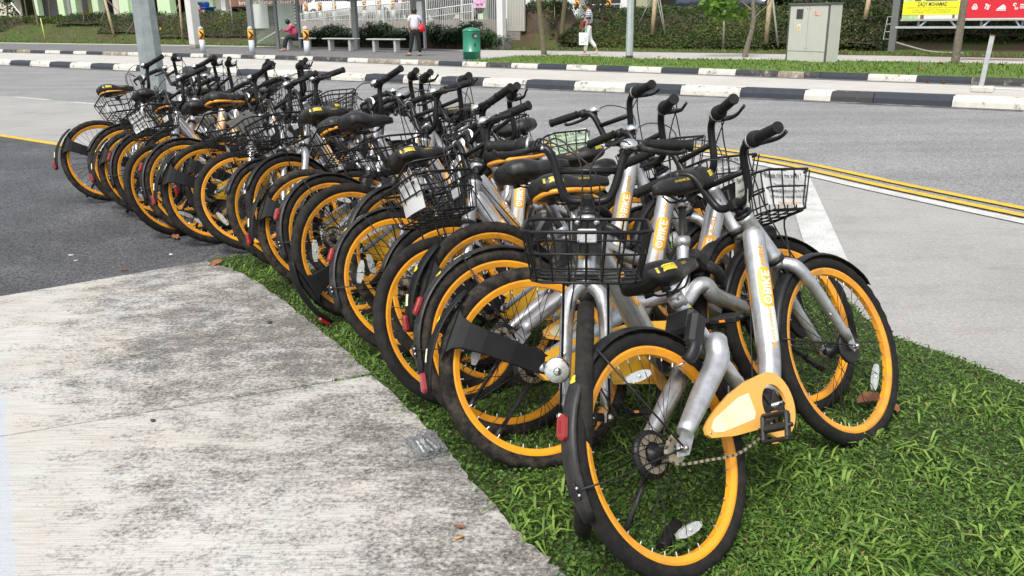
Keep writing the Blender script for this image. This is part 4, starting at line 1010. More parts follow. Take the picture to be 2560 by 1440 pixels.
tag(link('grass', npmesh('grass', V, F, grass_m, T)), 'dense green lawn grass growing under and beside the bicycles', 'grass', kind='stuff')
# weeds creeping over the slab edge, in the joint
wd = []
for i in range(120):
    e = ed[RNG.randint(0, len(ed)-6)]; wd.append([e[0]+RNG.uniform(-.03, .05), e[1]+RNG.uniform(-.02, .02), RNG.uniform(.03, .05)])
j0 = ed[jt]
for i in range(25): wd.append([*(j0+jd*RNG.gamma(1, .08)), .036])
wd = np.array(wd); V, F, T = leaves(wd, RNG.uniform(.012, .028, len(wd)), RNG.uniform(.3, .8, len(wd)), .3)
tag(link('edge_weeds', npmesh('edge_weeds', V, F, grass_m, T)), 'small weeds creeping over the edge of the concrete slab', 'weeds', kind='stuff')
# far grass
def far_grass(name, poly, n, z, label, hh=(.05, .10), zf=None, m_=None):
    poly = [np.array(p[:2]) for p in poly]; lo = np.min(poly, 0); hi = np.max(poly, 0)
    P = np.stack([RNG.uniform(lo[0], hi[0], n), RNG.uniform(lo[1], hi[1], n)], 1); P = P[inside(P, [tuple(q) for q in poly])]; k = len(P)
    zz = np.full(k, z) if zf is None else np.array([zf(p) for p in P])
    pt = vnoise(P, 1.3); V, F, T = blades(P, zz, RNG.uniform(*hh, k), RNG.uniform(.012, .025, k), RNG.uniform(.2, 1.1, k), np.clip(RNG.uniform(0, .85, k)+.2*(pt-.5)+(RNG.rand(k) < .02), 0, 1))
    tag(link(name, npmesh(name, V, F, m_ or vgrass_m, T)), label, 'grass', kind='stuff')
far_grass('verge_grass', vg+kk[::-1], 60000, Z1, 'trimmed grass verge between the far kerb and the footpath', (.04, .09))
pbv = [p[:2] for p in pb[4:]]
far_grass('bank_grass', pbv+[(p+VX[:2]*1.9) for p in pbv[::-1]], 45000, Z1+.02, 'strip of grass along the back of the footpath', (.05, .12), lambda p: bank_z(p @ UX[:2], p @ VX[:2]))
lb = [uv(-66, 28.6)[:2], uv(-34.6, 28.6)[:2], uv(-34.6, 30.2)[:2], uv(-46, 31)[:2], uv(-52, 33)[:2], uv(-66, 33.3)[:2]]
far_grass('bank_grass', lb, 60000, Z1, 'grassy bank at the far left below the apartment block', (.06, .16), lambda p: bank_z(p @ UX[:2], p @ VX[:2]))

# ================================================================== BACKGROUND helpers
RZ = np.array(Matrix.Rotation(A_, 3, 'Z'))
def zat(px, y, v): d = ray(px, y); t = v/(d @ VX); return CH+d[2]*t
def ux(px, v, y=60): d = ray(px, y); return float((d*(v/(d @ VX))) @ UX)
def fbox(mb, px0, px1, v, dep, z0, z1, m=0, bev=0., y=60):
    u0, u1 = ux(px0, v, y), ux(px1, v, y); c = uv((u0+u1)/2, v+dep/2, (z0+z1)/2); mb.box(c, (abs(u1-u0), dep, z1-z0), RZ, m, bev)
    return mb
def rbox(name, px0, y0, px1, y1, v, dep, m_, parent, bev=0.):
    """box whose front face fills photo rectangle (px0,y0)-(px1,y1) at road distance v"""
    pm = (px0+px1)/2; z1, z0 = zat(pm, y0, v), zat(pm, y1, v); mb = MB(); fbox(mb, px0, px1, v, dep, z0, z1, 0, bev, (y0+y1)/2); return mb.obj(name, m_, parent)

# ---- hedges and shrubs
def hedge(px0, px1, v0, v1, h, nl, label, name='hedge', size=(.06, .11), tsh=0., group=None, lump=.3, m_=None, z0=None):
    u0, u1 = ux(px0, (v0+v1)/2), ux(px1, (v0+v1)/2); root = empty(name, uv((u0+u1)/2, (v0+v1)/2, bank_z((u0+u1)/2, (v0+v1)/2) if z0 is None else z0)); tag(root, label, 'hedge' if name == 'hedge' else 'shrub', group)
    L_ = root.location; vm, hw = (v0+v1)/2, (v1-v0)/2; ph = RNG.uniform(0, 6, 4)
    def H(u, v):
        q = np.clip(1-((v-vm)/hw)**4, 0, 1)**.5; e = np.clip(np.minimum(u-u0, u1-u)/.5, 0, 1)**.5
        return h*q*e*(1+lump*(.5*np.sin(u*1.9+ph[0])*np.sin(v*2.3+ph[1])+.5*np.sin(u*4.7+ph[2])*np.sin(v*3.9+ph[3])))
    def BZ(u, v): return np.array([bank_z(a, b) for a, b in zip(u, v)]) if z0 is None else np.full(len(u), z0)
    u = RNG.uniform(u0, u1, nl); q = RNG.rand(nl); v = np.where(q < .5, v0+(v1-v0)*RNG.beta(1, 2.6, nl), RNG.uniform(v0, v1, nl)); Hh = H(u, v)
    z = BZ(u, v)+Hh*np.clip(1-RNG.exponential(.22, nl), .02, 1.08)+RNG.uniform(-.03, .06, nl)
    P = u[:, None]*UX+v[:, None]*VX; P[:, 2] = z; P += RNG.randn(nl, 3)*.03
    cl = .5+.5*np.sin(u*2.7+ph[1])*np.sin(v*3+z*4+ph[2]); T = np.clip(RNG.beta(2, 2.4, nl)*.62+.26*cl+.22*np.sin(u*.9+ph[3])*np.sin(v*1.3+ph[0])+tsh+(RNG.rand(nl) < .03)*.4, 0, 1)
    V, F, TT = leaves(P-np.array(L_), RNG.uniform(*size, nl), T, .7); me = npmesh('foliage', V, F, m_ or hedge_m, TT); link('foliage', me, root)
    nu_, nv2 = max(4, int((u1-u0)/.3)), 8; U_, V_ = np.meshgrid(np.linspace(u0, u1, nu_), np.linspace(v0+.06, v1, nv2), indexing='ij'); uu, vv = U_.ravel(), V_.ravel()
    Z = BZ(uu, vv)-.02+H(uu, vv)*.74; P = uu[:, None]*UX+vv[:, None]*VX; P[:, 2] = Z; P -= np.array(L_)  # lumpy dark core under the leaves, its colour standing in for inner shade
    F = np.array([(i*nv2+j, (i+1)*nv2+j, (i+1)*nv2+j+1, i*nv2+j+1) for i in range(nu_-1) for j in range(nv2-1)])
    link('twig_shade_core', npmesh('twig_shade_core', P, F, twig_core_m, smooth=True), root); return root
G_H = 'hedges planted on the bank'
hedge(-80, 60, 31.5, 34.5, .55, 5000, 'brownish sparse shrubs on the bank at the far left edge', 'shrub', (.09, .16), .18)
hedge(62, 178, 33.2, 35., .5, 3500, 'pale leafy shrubs in front of the grey void deck at the far left', 'shrub', (.10, .18), .15)
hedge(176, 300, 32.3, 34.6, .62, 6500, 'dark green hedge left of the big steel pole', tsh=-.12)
hedge(298, 420, 31.2, 34.6, .60, 6500, 'hedge behind the big steel pole', tsh=-.08)
hedge(425, 560, 30.6, 34.4, .62, 8500, 'bushy hedge below the blue recycling bin', tsh=.0)
hedge(556, 690, 30.8, 34.4, .58, 8500, 'bushy hedge below the brown truck, seen past the bus shelter', tsh=.02)
hedge(1308, 1500, 31.0, 32.8, .66, 7500, 'clipped hedge behind the young tree near the footpath', lump=.12, tsh=.0)
hedge(1500, 1735, 30.9, 34.2, .46, 13000, 'low brown and green hedge on the slope behind the walking man', tsh=.03)
hedge(1733, 1965, 30.9, 34.4, .50, 13000, 'low mixed hedge on the slope left of the grey cabinet', tsh=.06)
hedge(1500, 1960, 33.9, 36.2, .46, 9000, 'hedge along the top of the slope in front of the dark car', tsh=-.02)
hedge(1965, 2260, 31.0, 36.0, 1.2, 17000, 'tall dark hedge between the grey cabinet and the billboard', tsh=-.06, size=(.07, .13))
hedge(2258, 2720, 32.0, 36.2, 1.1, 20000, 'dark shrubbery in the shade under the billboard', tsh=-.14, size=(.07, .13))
hedge(1940, 2800, 36.2, 39.5, 3.2, 26000, 'tall mass of glossy dark shrubs at the right behind the billboard', tsh=.0, size=(.12, .22))
# fan palms behind the benches
def palms(px0, px1, v0, v1, hmax, n, label):
    u0, u1 = ux(px0, v0), ux(px1, v0); root = empty('palm_shrub', uv((u0+u1)/2, (v0+v1)/2, Z1)); tag(root, label, 'palm shrub', 'fan palm shrubs behind the benches'); parts_ = []; st = MB(); L_ = np.array(root.location)
    for k in range(n):
        u, v = RNG.uniform(u0, u1), RNG.uniform(v0, v1); hh = hmax*RNG.uniform(.25, 1.0)*(.85+.2*math.sin(u*2.2)); c = uv(u, v, Z1+hh*.9)
        m_ = 9; az0 = RNG.uniform(0, 6.28)
        for q in range(m_):
            az = az0+q*6.28/m_*.85; ln_ = RNG.uniform(.24, .40); up = RNG.uniform(-.2, .55)
            d = np.array([math.cos(az), math.sin(az), 0]); s = np.array([-math.sin(az), math.cos(az), 0]); w_ = RNG.uniform(.018, .034)
            a, b, e = c, c+d*ln_*.55+np.array([0, 0, up*ln_*.8]), c+d*ln_+np.array([0, 0, (up-.35)*ln_])
            parts_.append((np.array([a-s*w_*.3, a+s*w_*.3, b-s*w_, b+s*w_, e])-L_, np.array([[0, 1, 3], [0, 3, 2], [2, 3, 4]]), np.full(3, np.clip(.15+.6*hh/hmax*RNG.rand()+.2*RNG.rand(), 0, 1))))
        if k % 5 == 0: st.tube([uv(u, v, Z1)-L_, c-L_], .012, 4, cap=False)
    V, F, T = join(parts_); link('foliage', npmesh('foliage', V, F, palm_m, T), root); st.obj('stems', twig_core_m, root)
    MBb = MB(); fbox(MBb, px0, px1, v0+.45, max(.1, v1-v0-.5), Z1, Z1+hmax*.5); o = MBb.obj('stems', twig_core_m, root); o.location = -root.location
palms(742, 885, 28.6, 29.7, .98, 330, 'fan palm bed behind the left pair of benches')
palms(880, 1045, 28.6, 29.8, 1.06, 380, 'fan palm bed behind the bench beside the standing woman')
palms(1058, 1165, 28.6, 29.8, 1.16, 300, 'tallest fan palms between the white panel and the green bin')
palms(1190, 1246, 28.6, 29.5, .85, 130, 'small fan palms just right of the green litter bin')

# ================================================================== BUILDINGS
grn = mat('green_wall', (.42, .60, .36), .8, 0, 0, (2, (.38, .55, .32), .3, .7)); grl = mat('light_green_wall', (.60, .76, .50), .8, 0, 0, (2, (.55, .71, .45), .3, .7))
olive = mat('olive_wall', (.12, .15, .06), .85); greyw = mat('grey_wall', (.24, .24, .25), .85, 0, 0, (1.5, (.30, .30, .31), .3, .7)); beige = mat('beige_wall', (.58, .55, .46), .85, 0, 0, (2, (.52, .49, .41), .3, .7))
whw = mat('white_wall', (.74, .74, .73), .75, 0, 0, (2, (.66, .66, .65), .3, .75)); slate = mat('slate_wall', (.15, .165, .20), .7); darkw = mat('dark_wall', (.045, .045, .05), .8)
def block(label, px0, px1, v, parts_, ztop=9.0, dep=16, floor=1.19, back=darkw):
    root = empty('apartment_block', uv((ux(px0, v)+ux(px1, v))/2, v, floor)); tag(root, label, 'building'); inv = root.matrix_world
    def P_(mb, nm, m_): o = mb.obj(nm, m_, root); o.location = -np.array(root.location); return o
    for (a, b, nm, m_, dv, dd, z0, z1) in parts_:
        mb = MB(); fbox(mb, a, b, v+dv, dd, z0, z1, 0, 0, 25); P_(mb, nm, m_)
    mb = MB(); fbox(mb, px0-8, px1+8, v-.5, dep, 4.5, ztop); P_(mb, 'upper_storey', grn if px0 < 700 else whw)
    mb = MB(); fbox(mb, px0, px1, v+dep-.6, .3, floor, 4.49); P_(mb, 'back_wall', back)
    mb = MB(); fbox(mb, px0-4, px1+4, v-.3, dep, floor-.3, floor+.03); P_(mb, 'floor_slab', greyw); return root
ZF = 1.22
block('pale green apartment block with an open void deck at the far left', -160, 565, 38, [
    (-160, -60, 'wall', grl, 0, .5, ZF, 4.5), (-25, 34, 'column', beige, 0, .7, ZF, 4.5), (36, 86, 'wall', olive, 2.5, .3, ZF, 4.5), (86, 96, 'column', grl, 0, .4, ZF, 4.5), (97, 150, 'wall', greyw, 3.0, .3, ZF, 4.5),
    (146, 161, 'column', grl, 0, .5, ZF, 4.5), (161.5, 168, 'wall', olive, .3, .5, ZF, 4.5), (169, 176, 'downpipe', greyw, -.1, .15, ZF, 4.5), (177, 191, 'column', grl, 0, .5, ZF, 4.5), (222, 231, 'wall', olive, .4, .5, ZF, 4.5), (232, 247, 'column', grl, 0, .5, ZF, 4.5),
    (284, 298, 'column', beige, .1, .5, ZF, 4.5), (299, 322, 'wall', grl, 0, .5, ZF, 4.5), (323, 345, 'wall', grn, .2, .5, ZF, 4.5), (395, 426, 'wall', grl, 0, .5, ZF, 4.5), (470, 534, 'wall', grl, 1.2, .4, ZF, 4.5), (535, 552, 'wall', beige, 1.4, .4, ZF, 4.5), (553, 565, 'column', whw, 1., .4, ZF, 4.5),
    (118, 150, 'low_wall', greyw, 1.6, .2, ZF, ZF+.28), (246, 300, 'low_wall', beige, .4, .2, ZF, ZF+.12), (192, 222, 'doorway_frame', mat('ochre', (.45, .26, .05), .7), 1.5, .15, ZF, 2.2)])
block('white and grey apartment block with slate panels behind the striped shirt man', 1280, 1700, 36.6, [
    (1292, 1312, 'wall', greyw, .3, .3, ZF, 4.5), (1314, 1326, 'column', whw, 0, .5, ZF-.3, 4.5), (1327, 1336, 'wall', greyw, .4, .4, ZF-.3, 4.5), (1337, 1342, 'column', whw, 0, .4, ZF-.3, 4.5), (1343, 1351, 'wall', beige, .3, .4, ZF-.3, 4.5), (1366, 1390, 'column', whw, .1, .5, ZF-.3, 4.5),
    (1391, 1414, 'wall', slate, .3, .4, ZF-.2, 4.5), (1415, 1447, 'column', whw, 0, .7, ZF-.2, 4.5), (1448, 1470, 'wall', olive, .8, .3, ZF, 4.5), (1551, 1569, 'column', whw, -.1, .5, ZF-.2, 4.5), (1590, 1618, 'column', mat('olive_beige', (.36, .37, .24), .85), 0, .6, ZF-.1, 4.5), (1618, 1745, 'low_wall', beige, .2, .25, ZF, ZF+.22), (1655, 1695, 'wall', mat('dark_olive', (.085, .09, .07), .85), 2.5, .3, ZF, 4.5)])
block('green apartment block with beige columns behind the railing and the parked cars', 560, 1290, 46, [(a, a+13, 'column', [beige, grl, whw][k % 3], 0, .5, ZF, 4.5) for k, a in enumerate(range(575, 1280, 62))]+[(a, a+34, 'wall', [olive, greyw][k % 2], 2.5, .3, ZF, 4.5) for k, a in enumerate(range(600, 1270, 124))])
# retaining wall under the ramp railing
mb = MB(); fbox(mb, 742, 1300, 31.0, .22, Z1, 1.27); o = mb.obj('retaining_wall', mat('pink_concrete', (.33, .28, .25), .85, 0, 0, (3, (.27, .23, .21), .3, .7))); tag(o, 'long low pinkish concrete wall under the white ramp railing', 'wall')
rail_m = mat('white_railing', (.70, .71, .69), .45)
def railing(label, P, v, z_low, sp=.068, pst=2.2, group=None, second=True, rr=.022, bt=.017):
    """P: list of (px, y) of the top rail"""
    us = [ux(p, v, y) for p, y in P]; zs = [zat(p, y, v) for p, y in P]; root = empty('railing', uv(us[0], v, z_low)); tag(root, label, 'railing', group); L_ = np.array(root.location)
    pts = [uv(u, v, z)-L_ for u, z in zip(us, zs)]
    MB().tube(pts, rr+.006, 6, smooth=False).obj('top_rail', rail_m, root)
    if second: MB().tube([p-np.array([0, 0, .30]) for p in pts], rr*.8, 6, smooth=False).obj('middle_rail', rail_m, root)
    MB().tube([np.array([*p[:2], .06]) for p in pts], rr*.8, 6, smooth=False).obj('bottom_rail', rail_m, root)
    mb = MB(); u = us[0]
    while u < us[-1]: z = np.interp(u, us, zs); mb.box(uv(u, v, (z+z_low)/2)-L_, (bt, bt, z-z_low-.02), RZ, 0); u += sp
    tag(mb.obj('balusters', rail_m, root), kind='stuff')
    n = max(2, int(round((us[-1]-us[0])/pst))+1)
    for k in range(n): u = us[0]+(us[-1]-us[0])*k/(n-1); z = np.interp(u, us, zs); MB().box(uv(u, v, (z+z_low)/2-.01)-L_, (.06, .05, z-z_low+.03), RZ).obj('post', rail_m, root)
railing('white sloping ramp railing behind the sitting woman', [(748, 36.5), (873, 19)], 30.0, .45, .085)
railing('white ramp railing behind the two benches', [(891, 16), (1026, 5)], 30.0, .5, .085)
railing('white upper ramp railing at the back, crossed by cars', [(735, -16), (1050, -22)], 32.4, 1.27, .14, 3., None, False, .018, .014)
railing('white railing right of the tall white panel', [(1062, 26), (1182, 9.5)], 30.0, .5, .11)
railing('tall white railing reaching above the picture beside the white post', [(1064, -14), (1250, -22)], 30.25, .62, .10, 1.9, None, False)
# slatted light fence right of the white post
root = empty('slatted_fence', uv(ux(1262, 31), 31, .9)); tag(root, 'pale vertical slatted fence right of the tall white post', 'fence'); L_ = np.array(root.location)
slm = mat('pale_slats', (.50, .50, .44), .7); sme = None; u0, u1 = ux(1268, 31.), ux(1312, 31.)
n = 11
for k in range(n): MB().box(uv(u0+(u1-u0)*(k+.5)/n, 31., 1.9)-L_, ((u1-u0)/n*.78, .04, 2.2), RZ).obj('slat', slm, root)
MB().box(uv((u0+u1)/2, 31.06, 1.9)-L_, (u1-u0, .03, 2.15), RZ).obj('backing', greyw, root)
# covered-walkway posts
def bpost(label, px, v, wd, z0, z1, m_, plinth=None, name='post', cat='post', group=None):
    root = empty(name, uv(ux(px, v), v, z0)); tag(root, label, cat, group)
    MB().box((0, 0, (z1-z0)/2+(plinth[1] if plinth else 0)/2), (wd, wd, z1-z0-(plinth[1] if plinth else 0)), RZ, 0, .01).obj('shaft', m_, root)
    if plinth: MB().box((0, 0, plinth[1]/2), (plinth[0], plinth[0], plinth[1]), RZ, 0, .02).obj('plinth', mat('plinth_concrete', (.30, .29, .26), .9, 0, 0, (4, (.22, .215, .19), .35, .65)), root)
    return root
bpost('tall white square post standing on a grey concrete plinth', 1254, 29.0, .27, Z1, 3.6, whw, (.58, .46))
bpost('white leaning-looking square post left of the first arrow bollard', 484, 25.9, .42, Z1, 3.6, mat('offwhite_post', (.60, .60, .58), .6), (.44, .16))
# blue recycling bin
def Bx(root, nm, c, s, m_, bev=0.): return MB().box(c, s, RZ, 0, bev).obj(nm, m_, root)
bluem = mat('blue_plastic', (.015, .07, .30), .4, 0, .2)
root = empty('recycling_bin', uv(ux(509, 36), 36, 1.30)); tag(root, 'large blue recycling bin with coloured stickers beside the green wall', 'recycling bin')
sc_ = .95; wv = (ux(531, 36)-ux(486, 36)); Bx(root, 'body', (0, 0, .42), (wv*.86, .7, .75), bluem, .03); Bx(root, 'rim', (0, 0, .82), (wv, .8, .10), bluem, .02); Bx(root, 'lid', (0, .05, 1.02), (wv*.55, .55, .34), bluem, .08); Bx(root, 'flap', tuple(UX*wv*.08-VX*.24+np.array([0, 0, 1.03])), (wv*.34, .04, .24), mat('blue_dark', (.008, .02, .08), .4), .01)
for k, c_ in enumerate([(.02, .30, .18), (.06, .12, .45), (.55, .05, .05), (.75, .42, .10)]): Bx(root, 'sticker', tuple(UX*(wv*(.02+.105*k))-VX*.352+np.array([0, 0, .50])), (wv*.085, .006, .32), mat('sticker%d' % k, c_, .5), 0)
# bollards with chevrons
chev_o = mat('reflective_orange', (.85, .38, .03), .4); chev_d = mat('chevron_dark', (.05, .008, .006), .5); bolm = mat('bollard_white', (.55, .60, .63), .5); bolt_ = mat('bollard_cap', (.42, .42, .39), .7)
def bollard(px, v, label, z0=Z1, h=1.02, r=.105, band=(.50, .93)):
    root = empty('bollard', uv(ux(px, v), v, z0)); tag(root, label, 'bollard', 'arrow bollards'); s = h/1.02
    MB().lathe([(r, 0), (r, band[0]*s), ], axis='z', seg=20).obj('shaft', bolm, root)
    MB().lathe([(r+.001, band[0]*s), (r+.001, (band[1]-.06)*s)], axis='z', seg=20).obj('reflective_band', chev_o, root)
    MB().lathe([(r, (band[1]-.06)*s), (r, band[1]*s), (r*.8, (band[1]+.05)*s), (r*.4, 1.01*s), (.01, 1.02*s)], axis='z', seg=20).obj('cap', bolt_, root)
    mb = MB(); cz = (band[0]+band[1]-.06)/2*s; hh = (band[1]-band[0]-.12)/2*s; ac = math.atan2(-uv(ux(px, v), v)[1], -uv(ux(px, v), v)[0])
    n = 8; V = []; F = []
    for q in (-1, 1):
        b0 = len(V)
        for k in range(n+1):
            t = k/n; an = -.75+1.1*t; z_ = cz+q*hh*(1-t)
            for dz in range(6): a_ = ac+an+dz*.17-.2; V.append(((r+.004)*math.cos(a_), (r+.004)*math.sin(a_), z_))
        F += [(b0+6*k+j, b0+6*k+j+1, b0+6*k+j+7, b0+6*k+j+6) for k in range(n) for j in range(5)]
    mb.add(V, F, 0, False); mb.obj('chevron', chev_d, root)
bollard(500, 22.5, 'leftmost arrow bollard, beside the white square post'); bollard(624, 22.45, 'arrow bollard in front of the left shelter post'); bollard(762.5, 22.45, 'arrow bollard right of the sitting woman')
bollard(501, 34.9, 'small arrow bollard in front of the blue recycling bin', 1.3, .95, .09); bollard(1442, 35.6, 'small arrow bollard against the white column', 1.22, .95, .10); bollard(1521, 35.6, 'small arrow bollard behind the striped shirt man, half hidden by leaves', 1.22, .95, .10)
for px, v in ((768, 33.5), (803, 33.4), (838, 33.4), (913, 33.2), (951, 33.2), (985, 33.2)): bollard(px, v, {768: 'first arrow bollard from the left behind the ramp railing', 803: 'second arrow bollard from the left behind the ramp railing', 838: 'third arrow bollard behind the railing, just left of the shelter post', 913: 'arrow bollard behind the railing, just right of the shelter post', 951: 'arrow bollard behind the railing, in front of the white car', 985: 'rightmost arrow bollard behind the ramp railing'}[px], 1.27, 1.0, .11)
# low rail by the right block
railing('white handrail behind the striped shirt man', [(1450, 13), (1552, 10)], 36.0, 1.25, .9, .9, None, False, .018)
# ---- brown truck
root = empty('parked_truck', uv(ux(670, 37.5), 37.5, 1.2)); tag(root, 'parked brown truck with white lettering on its side, behind the bus shelter', 'truck'); L_ = np.array(root.location)
tb = mat('truck_brown', (.25, .125, .085), .55, 0, 0, (3, (.21, .10, .07), .3, .7))
zb_ = zat(650, 15.5, 37.5); u0, u1 = ux(574, 37.5), ux(770, 37.5); npan = 8
for k in range(npan): MB().box(uv(u0+(u1-u0)*(k+.5)/npan, 38.6, zb_+1.0)-L_, ((u1-u0)/npan-.03, 2.2, 2.0), RZ, 0, .01).obj('side_panel', tb, root)
MB().box(uv((u0+u1)/2, 38.6, zb_-.06)-L_, (u1-u0, 2.0, .10), RZ).obj('chassis', darkw, root)
for px in (592, 616, 742, 756):
    c = uv(ux(px, 38.), 37.9, 1.2+.42)-L_; mb = MB(); mb.lathe([(.2, -.14), (.42, -.13), (.44, -.06), (.44, .10), (.3, .12)], seg=22); me = mb.mesh('wheel', rubber); o = link('wheel', me, root, c); o.rotation_euler = (0, 0, A_)
    mb = MB(); mb.lathe([(.22, -.145), (.12, -.15), (.08, -.18)], seg=16); o2 = link('rim', mb.mesh('rim', steel), o)
MB().box(uv(ux(604, 37.8), 37.9, 2.0)-L_, (.7, .06, .08), RZ).obj('side_bar', beige, root); MB().box(uv(ux(690, 37.8), 38.4, 1.9)-L_, (2.4, 1.2, .45), RZ).obj('fuel_tank', darkw, root)
mb = MB(); cx = (ux(603, 37.5)+ux(752, 37.5))/2; hh = .36
V_, F_ = text_geo('bringing Nature closer', 0.0); wv = V_[:, 0].max()-V_[:, 0].min(); sx = (ux(735, 37.5)-ux(603, 37.5))/wv
put_text(mb, 'bringing Nature closer', lambda a, b: uv((ux(603, 37.5)+ux(735, 37.5))/2+a, 37.485, zb_+.22+b)-L_, .36, 0, .0, sx/.36)
mb.obj('lettering', white, root)
# ---- cars
def car(label, pos, rz, body_m, L=4.3, W=1.75, Hh=1.45, suv=False):
    root = empty('parked_car', pos, rz); tag(root, label, 'car'); gl = mat('car_glass', (.02, .025, .03), .08, 0, .5)
    S = [(-L/2, .35, .62), (-L/2+.05, .30, .92), (-L/2+.55, .25, .98 if not suv else 1.05), (-L/2+1.0, .25, Hh*.97), (-.2, .25, Hh), (.65, .25, Hh*.93), (1.35, .25, .95), (L/2-.12, .28, .80), (L/2, .35, .55)]
    V = []; F = []
    for x, zb, zt in S:
        wt = W/2*(.74 if zt > 1.2 else .94)
        for y, z in ((-W/2*.96, zb), (-W/2, (zb+.85)/2), (-W/2*.98, min(zt, .90)), (-wt, zt-.03), (-wt*.8, zt), (wt*.8, zt), (wt, zt-.03), (W/2*.98, min(zt, .90)), (W/2, (zb+.85)/2), (W/2*.96, zb)): V.append((x, y, z))
    for i in range(len(S)-1):
        for j in range(10): F.append((i*10+j, i*10+(j+1) % 10, (i+1)*10+(j+1) % 10, (i+1)*10+j))
    F += [tuple(range(10))[::-1], tuple((len(S)-1)*10+j for j in range(10))]
    MB().add(V, F, 0, True).obj('body', body_m, root)
    for s in (-1, 1):
        MB().prism([(-L/2+.75, .96), (-L/2+1.05, Hh-.10), (.45, Hh-.13), (1.15, .96)], s*(W/2*.90), s*(W/2*.93)).obj('side_window', gl, root)
        for x in (-L/2+.75, L/2-.85):
            o = MB().lathe([(.10, -.10), (.30, -.10), (.325, -.06), (.325, .08), (.2, .09)], seg=22).obj('wheel', rubber, root, (x, s*(W/2-.08), .325)); MB().lathe([(.21, -.105*1), (.05, -.12)], seg=10, smooth=False).obj('rim', alum, o)
            mb = MB()
            for k in range(5): a = k*1.2566; mb.box((.12*math.cos(a), s*.115, .12*math.sin(a)), (.2, .02, .04), Matrix.Rotation(-a, 3, 'Y'))
            mb.obj('rim', alum, o)
        MB().box((-L/2+.10, s*(W/2-.18), .88), (.14, .30, .16), None, 0, .03).obj('tail_light', redref, root); MB().box((L/2-.10, s*(W/2-.22), .70), (.12, .32, .13), None, 0, .03).obj('headlight', clearref, root)
    MB().add([(-L/2+.5, -W*.36, 1.0), (-L/2+.5, W*.36, 1.0), (-L/2+.93, W*.34, Hh-.06), (-L/2+.93, -W*.34, Hh-.06), (-L/2+.44, -W*.36, 1.0), (-L/2+.44, W*.36, 1.0), (-L/2+.87, W*.34, Hh-.04), (-L/2+.87, -W*.34, Hh-.04)], [(0, 1, 2, 3), (7, 6, 5, 4), (0, 4, 5, 1), (3, 2, 6, 7), (0, 3, 7, 4), (1, 5, 6, 2)], 0, False).obj('rear_window', gl, root)
    MB().box((-L/2-.01, 0, .78), (.02, .42, .11)).obj('number_plate', dark, root); return root
cwhite = mat('car_white', (.72, .73, .74), .25, 0, .8); cnavy = mat('car_navy', (.035, .045, .075), .22, .3, 1.); cdark = mat('car_grey', (.10, .11, .12), .25, .4, .8)
car('white car parked behind the ramp railing, left of the shelter post', uv(ux(862, 35.5), 35.5, 1.27), A_+R_(8), cwhite)
car('white car parked behind the ramp railing, above the right bench', uv(ux(955, 35.6), 35.6, 1.27), A_+R_(172), cwhite)
car('dark car behind the railing near the tall white panel', uv(ux(1110, 36.), 36., 1.27), A_+R_(85), cdark)
car('dark blue car behind the hedge at the top right', uv(ux(1828, 37.8), 37.8, 1.2), A_+R_(-4), cnavy, 4.6, 1.85, 1.6, True)

# ---- bus shelter
steelp = mat('shelter_steel', (.22, .24, .245), .5, .3); glassm = mat('shelter_glass', (.30, .38, .34), .06, 0, 0, alpha=.28); boardm = mat('poster_board', (.56, .61, .56), .35, 0, .3, (2.5, (.64, .68, .63), .3, .7))
root = empty('bus_shelter', uv(ux(690, 27.), 27., Z1)); tag(root, 'grey steel bus shelter with glass panels and poster boards', 'bus shelter'); L_ = np.array(root.location)
def SB(nm, px0, px1, y0, y1, v, dep, m_, bev=0., zz=None):
    pm = (px0+px1)/2; z1, z0 = (zat(pm, y0, v), zat(pm, y1, v)) if zz is None else zz[::-1]; mb = MB(); fbox(mb, px0, px1, v, dep, z0, z1, 0, bev, 60); o = mb.obj(nm, m_, root); o.location = -root.location; return o
for px, v, w_ in ((624, 27.4, 11), (689, 26.8, 6), (744, 27.2, 6), (884, 26.9, 11), (1031, 26.9, 9)): SB('post', px-w_/2, px+w_/2, 0, 0, v, .16 if w_ > 7 else .1, steelp, .01, (Z1, 2.6))
SB('glass_panel', 632, 685, 0, 0, 27.6, .015, glassm, 0, (Z1+.15, 2.4)); SB('glass_panel', 693, 741, 0, 0, 27.6, .015, glassm, 0, (Z1+.15, 2.4))
SB('poster_board', 632, 672, 10, 71, 27.55, .04, boardm); SB('poster_board', 692, 734, 10, 71, 27.55, .04, mat('poster_board2', (.48, .58, .50), .35, 0, .3, (2.5, (.60, .68, .60), .3, .7)))
SB('route_panel', 735, 750, 8, 60, 27.45, .04, whw)
for k in range(6): SB('route_line', 736.5, 746, 12+8*k, 14+8*k, 27.445, .003, dark)
SB('panel_frame', 1037, 1061, -10, 3, 26.8, .10, steelp, .005); SB('panel_frame', 1056.5, 1061, 3, 122, 26.8, .10, steelp, .005); SB('panel_frame', 1037, 1040.5, 3, 60, 26.8, .10, steelp, .005); SB('white_panel', 1040.8, 1056.2, 3.2, 75, 26.84, .03, mat('panel_white', (.80, .81, .82), .3, 0, .3))
mb = MB(); fbox(mb, 560, 1075, 25.4, 3.0, 2.62, 2.76); o = mb.obj('roof', mat('shelter_roof', (.40, .41, .41), .6), root); o.location = -root.location
SB('sign_disc', 873.5, 879, -4, 2, 26.7, .04, redref)
# diagonal pale handrail seen through the glass
MB().tube([gp(636, 112, Z1)+VX*.0, uv(ux(712, 29.0), 29.0, zat(712, 67, 29.0))], .045, 6).obj('handrail', rail_m); tag(bpy.context.scene.objects['handrail'], 'pale sloping handrail seen through the shelter glass', 'handrail')
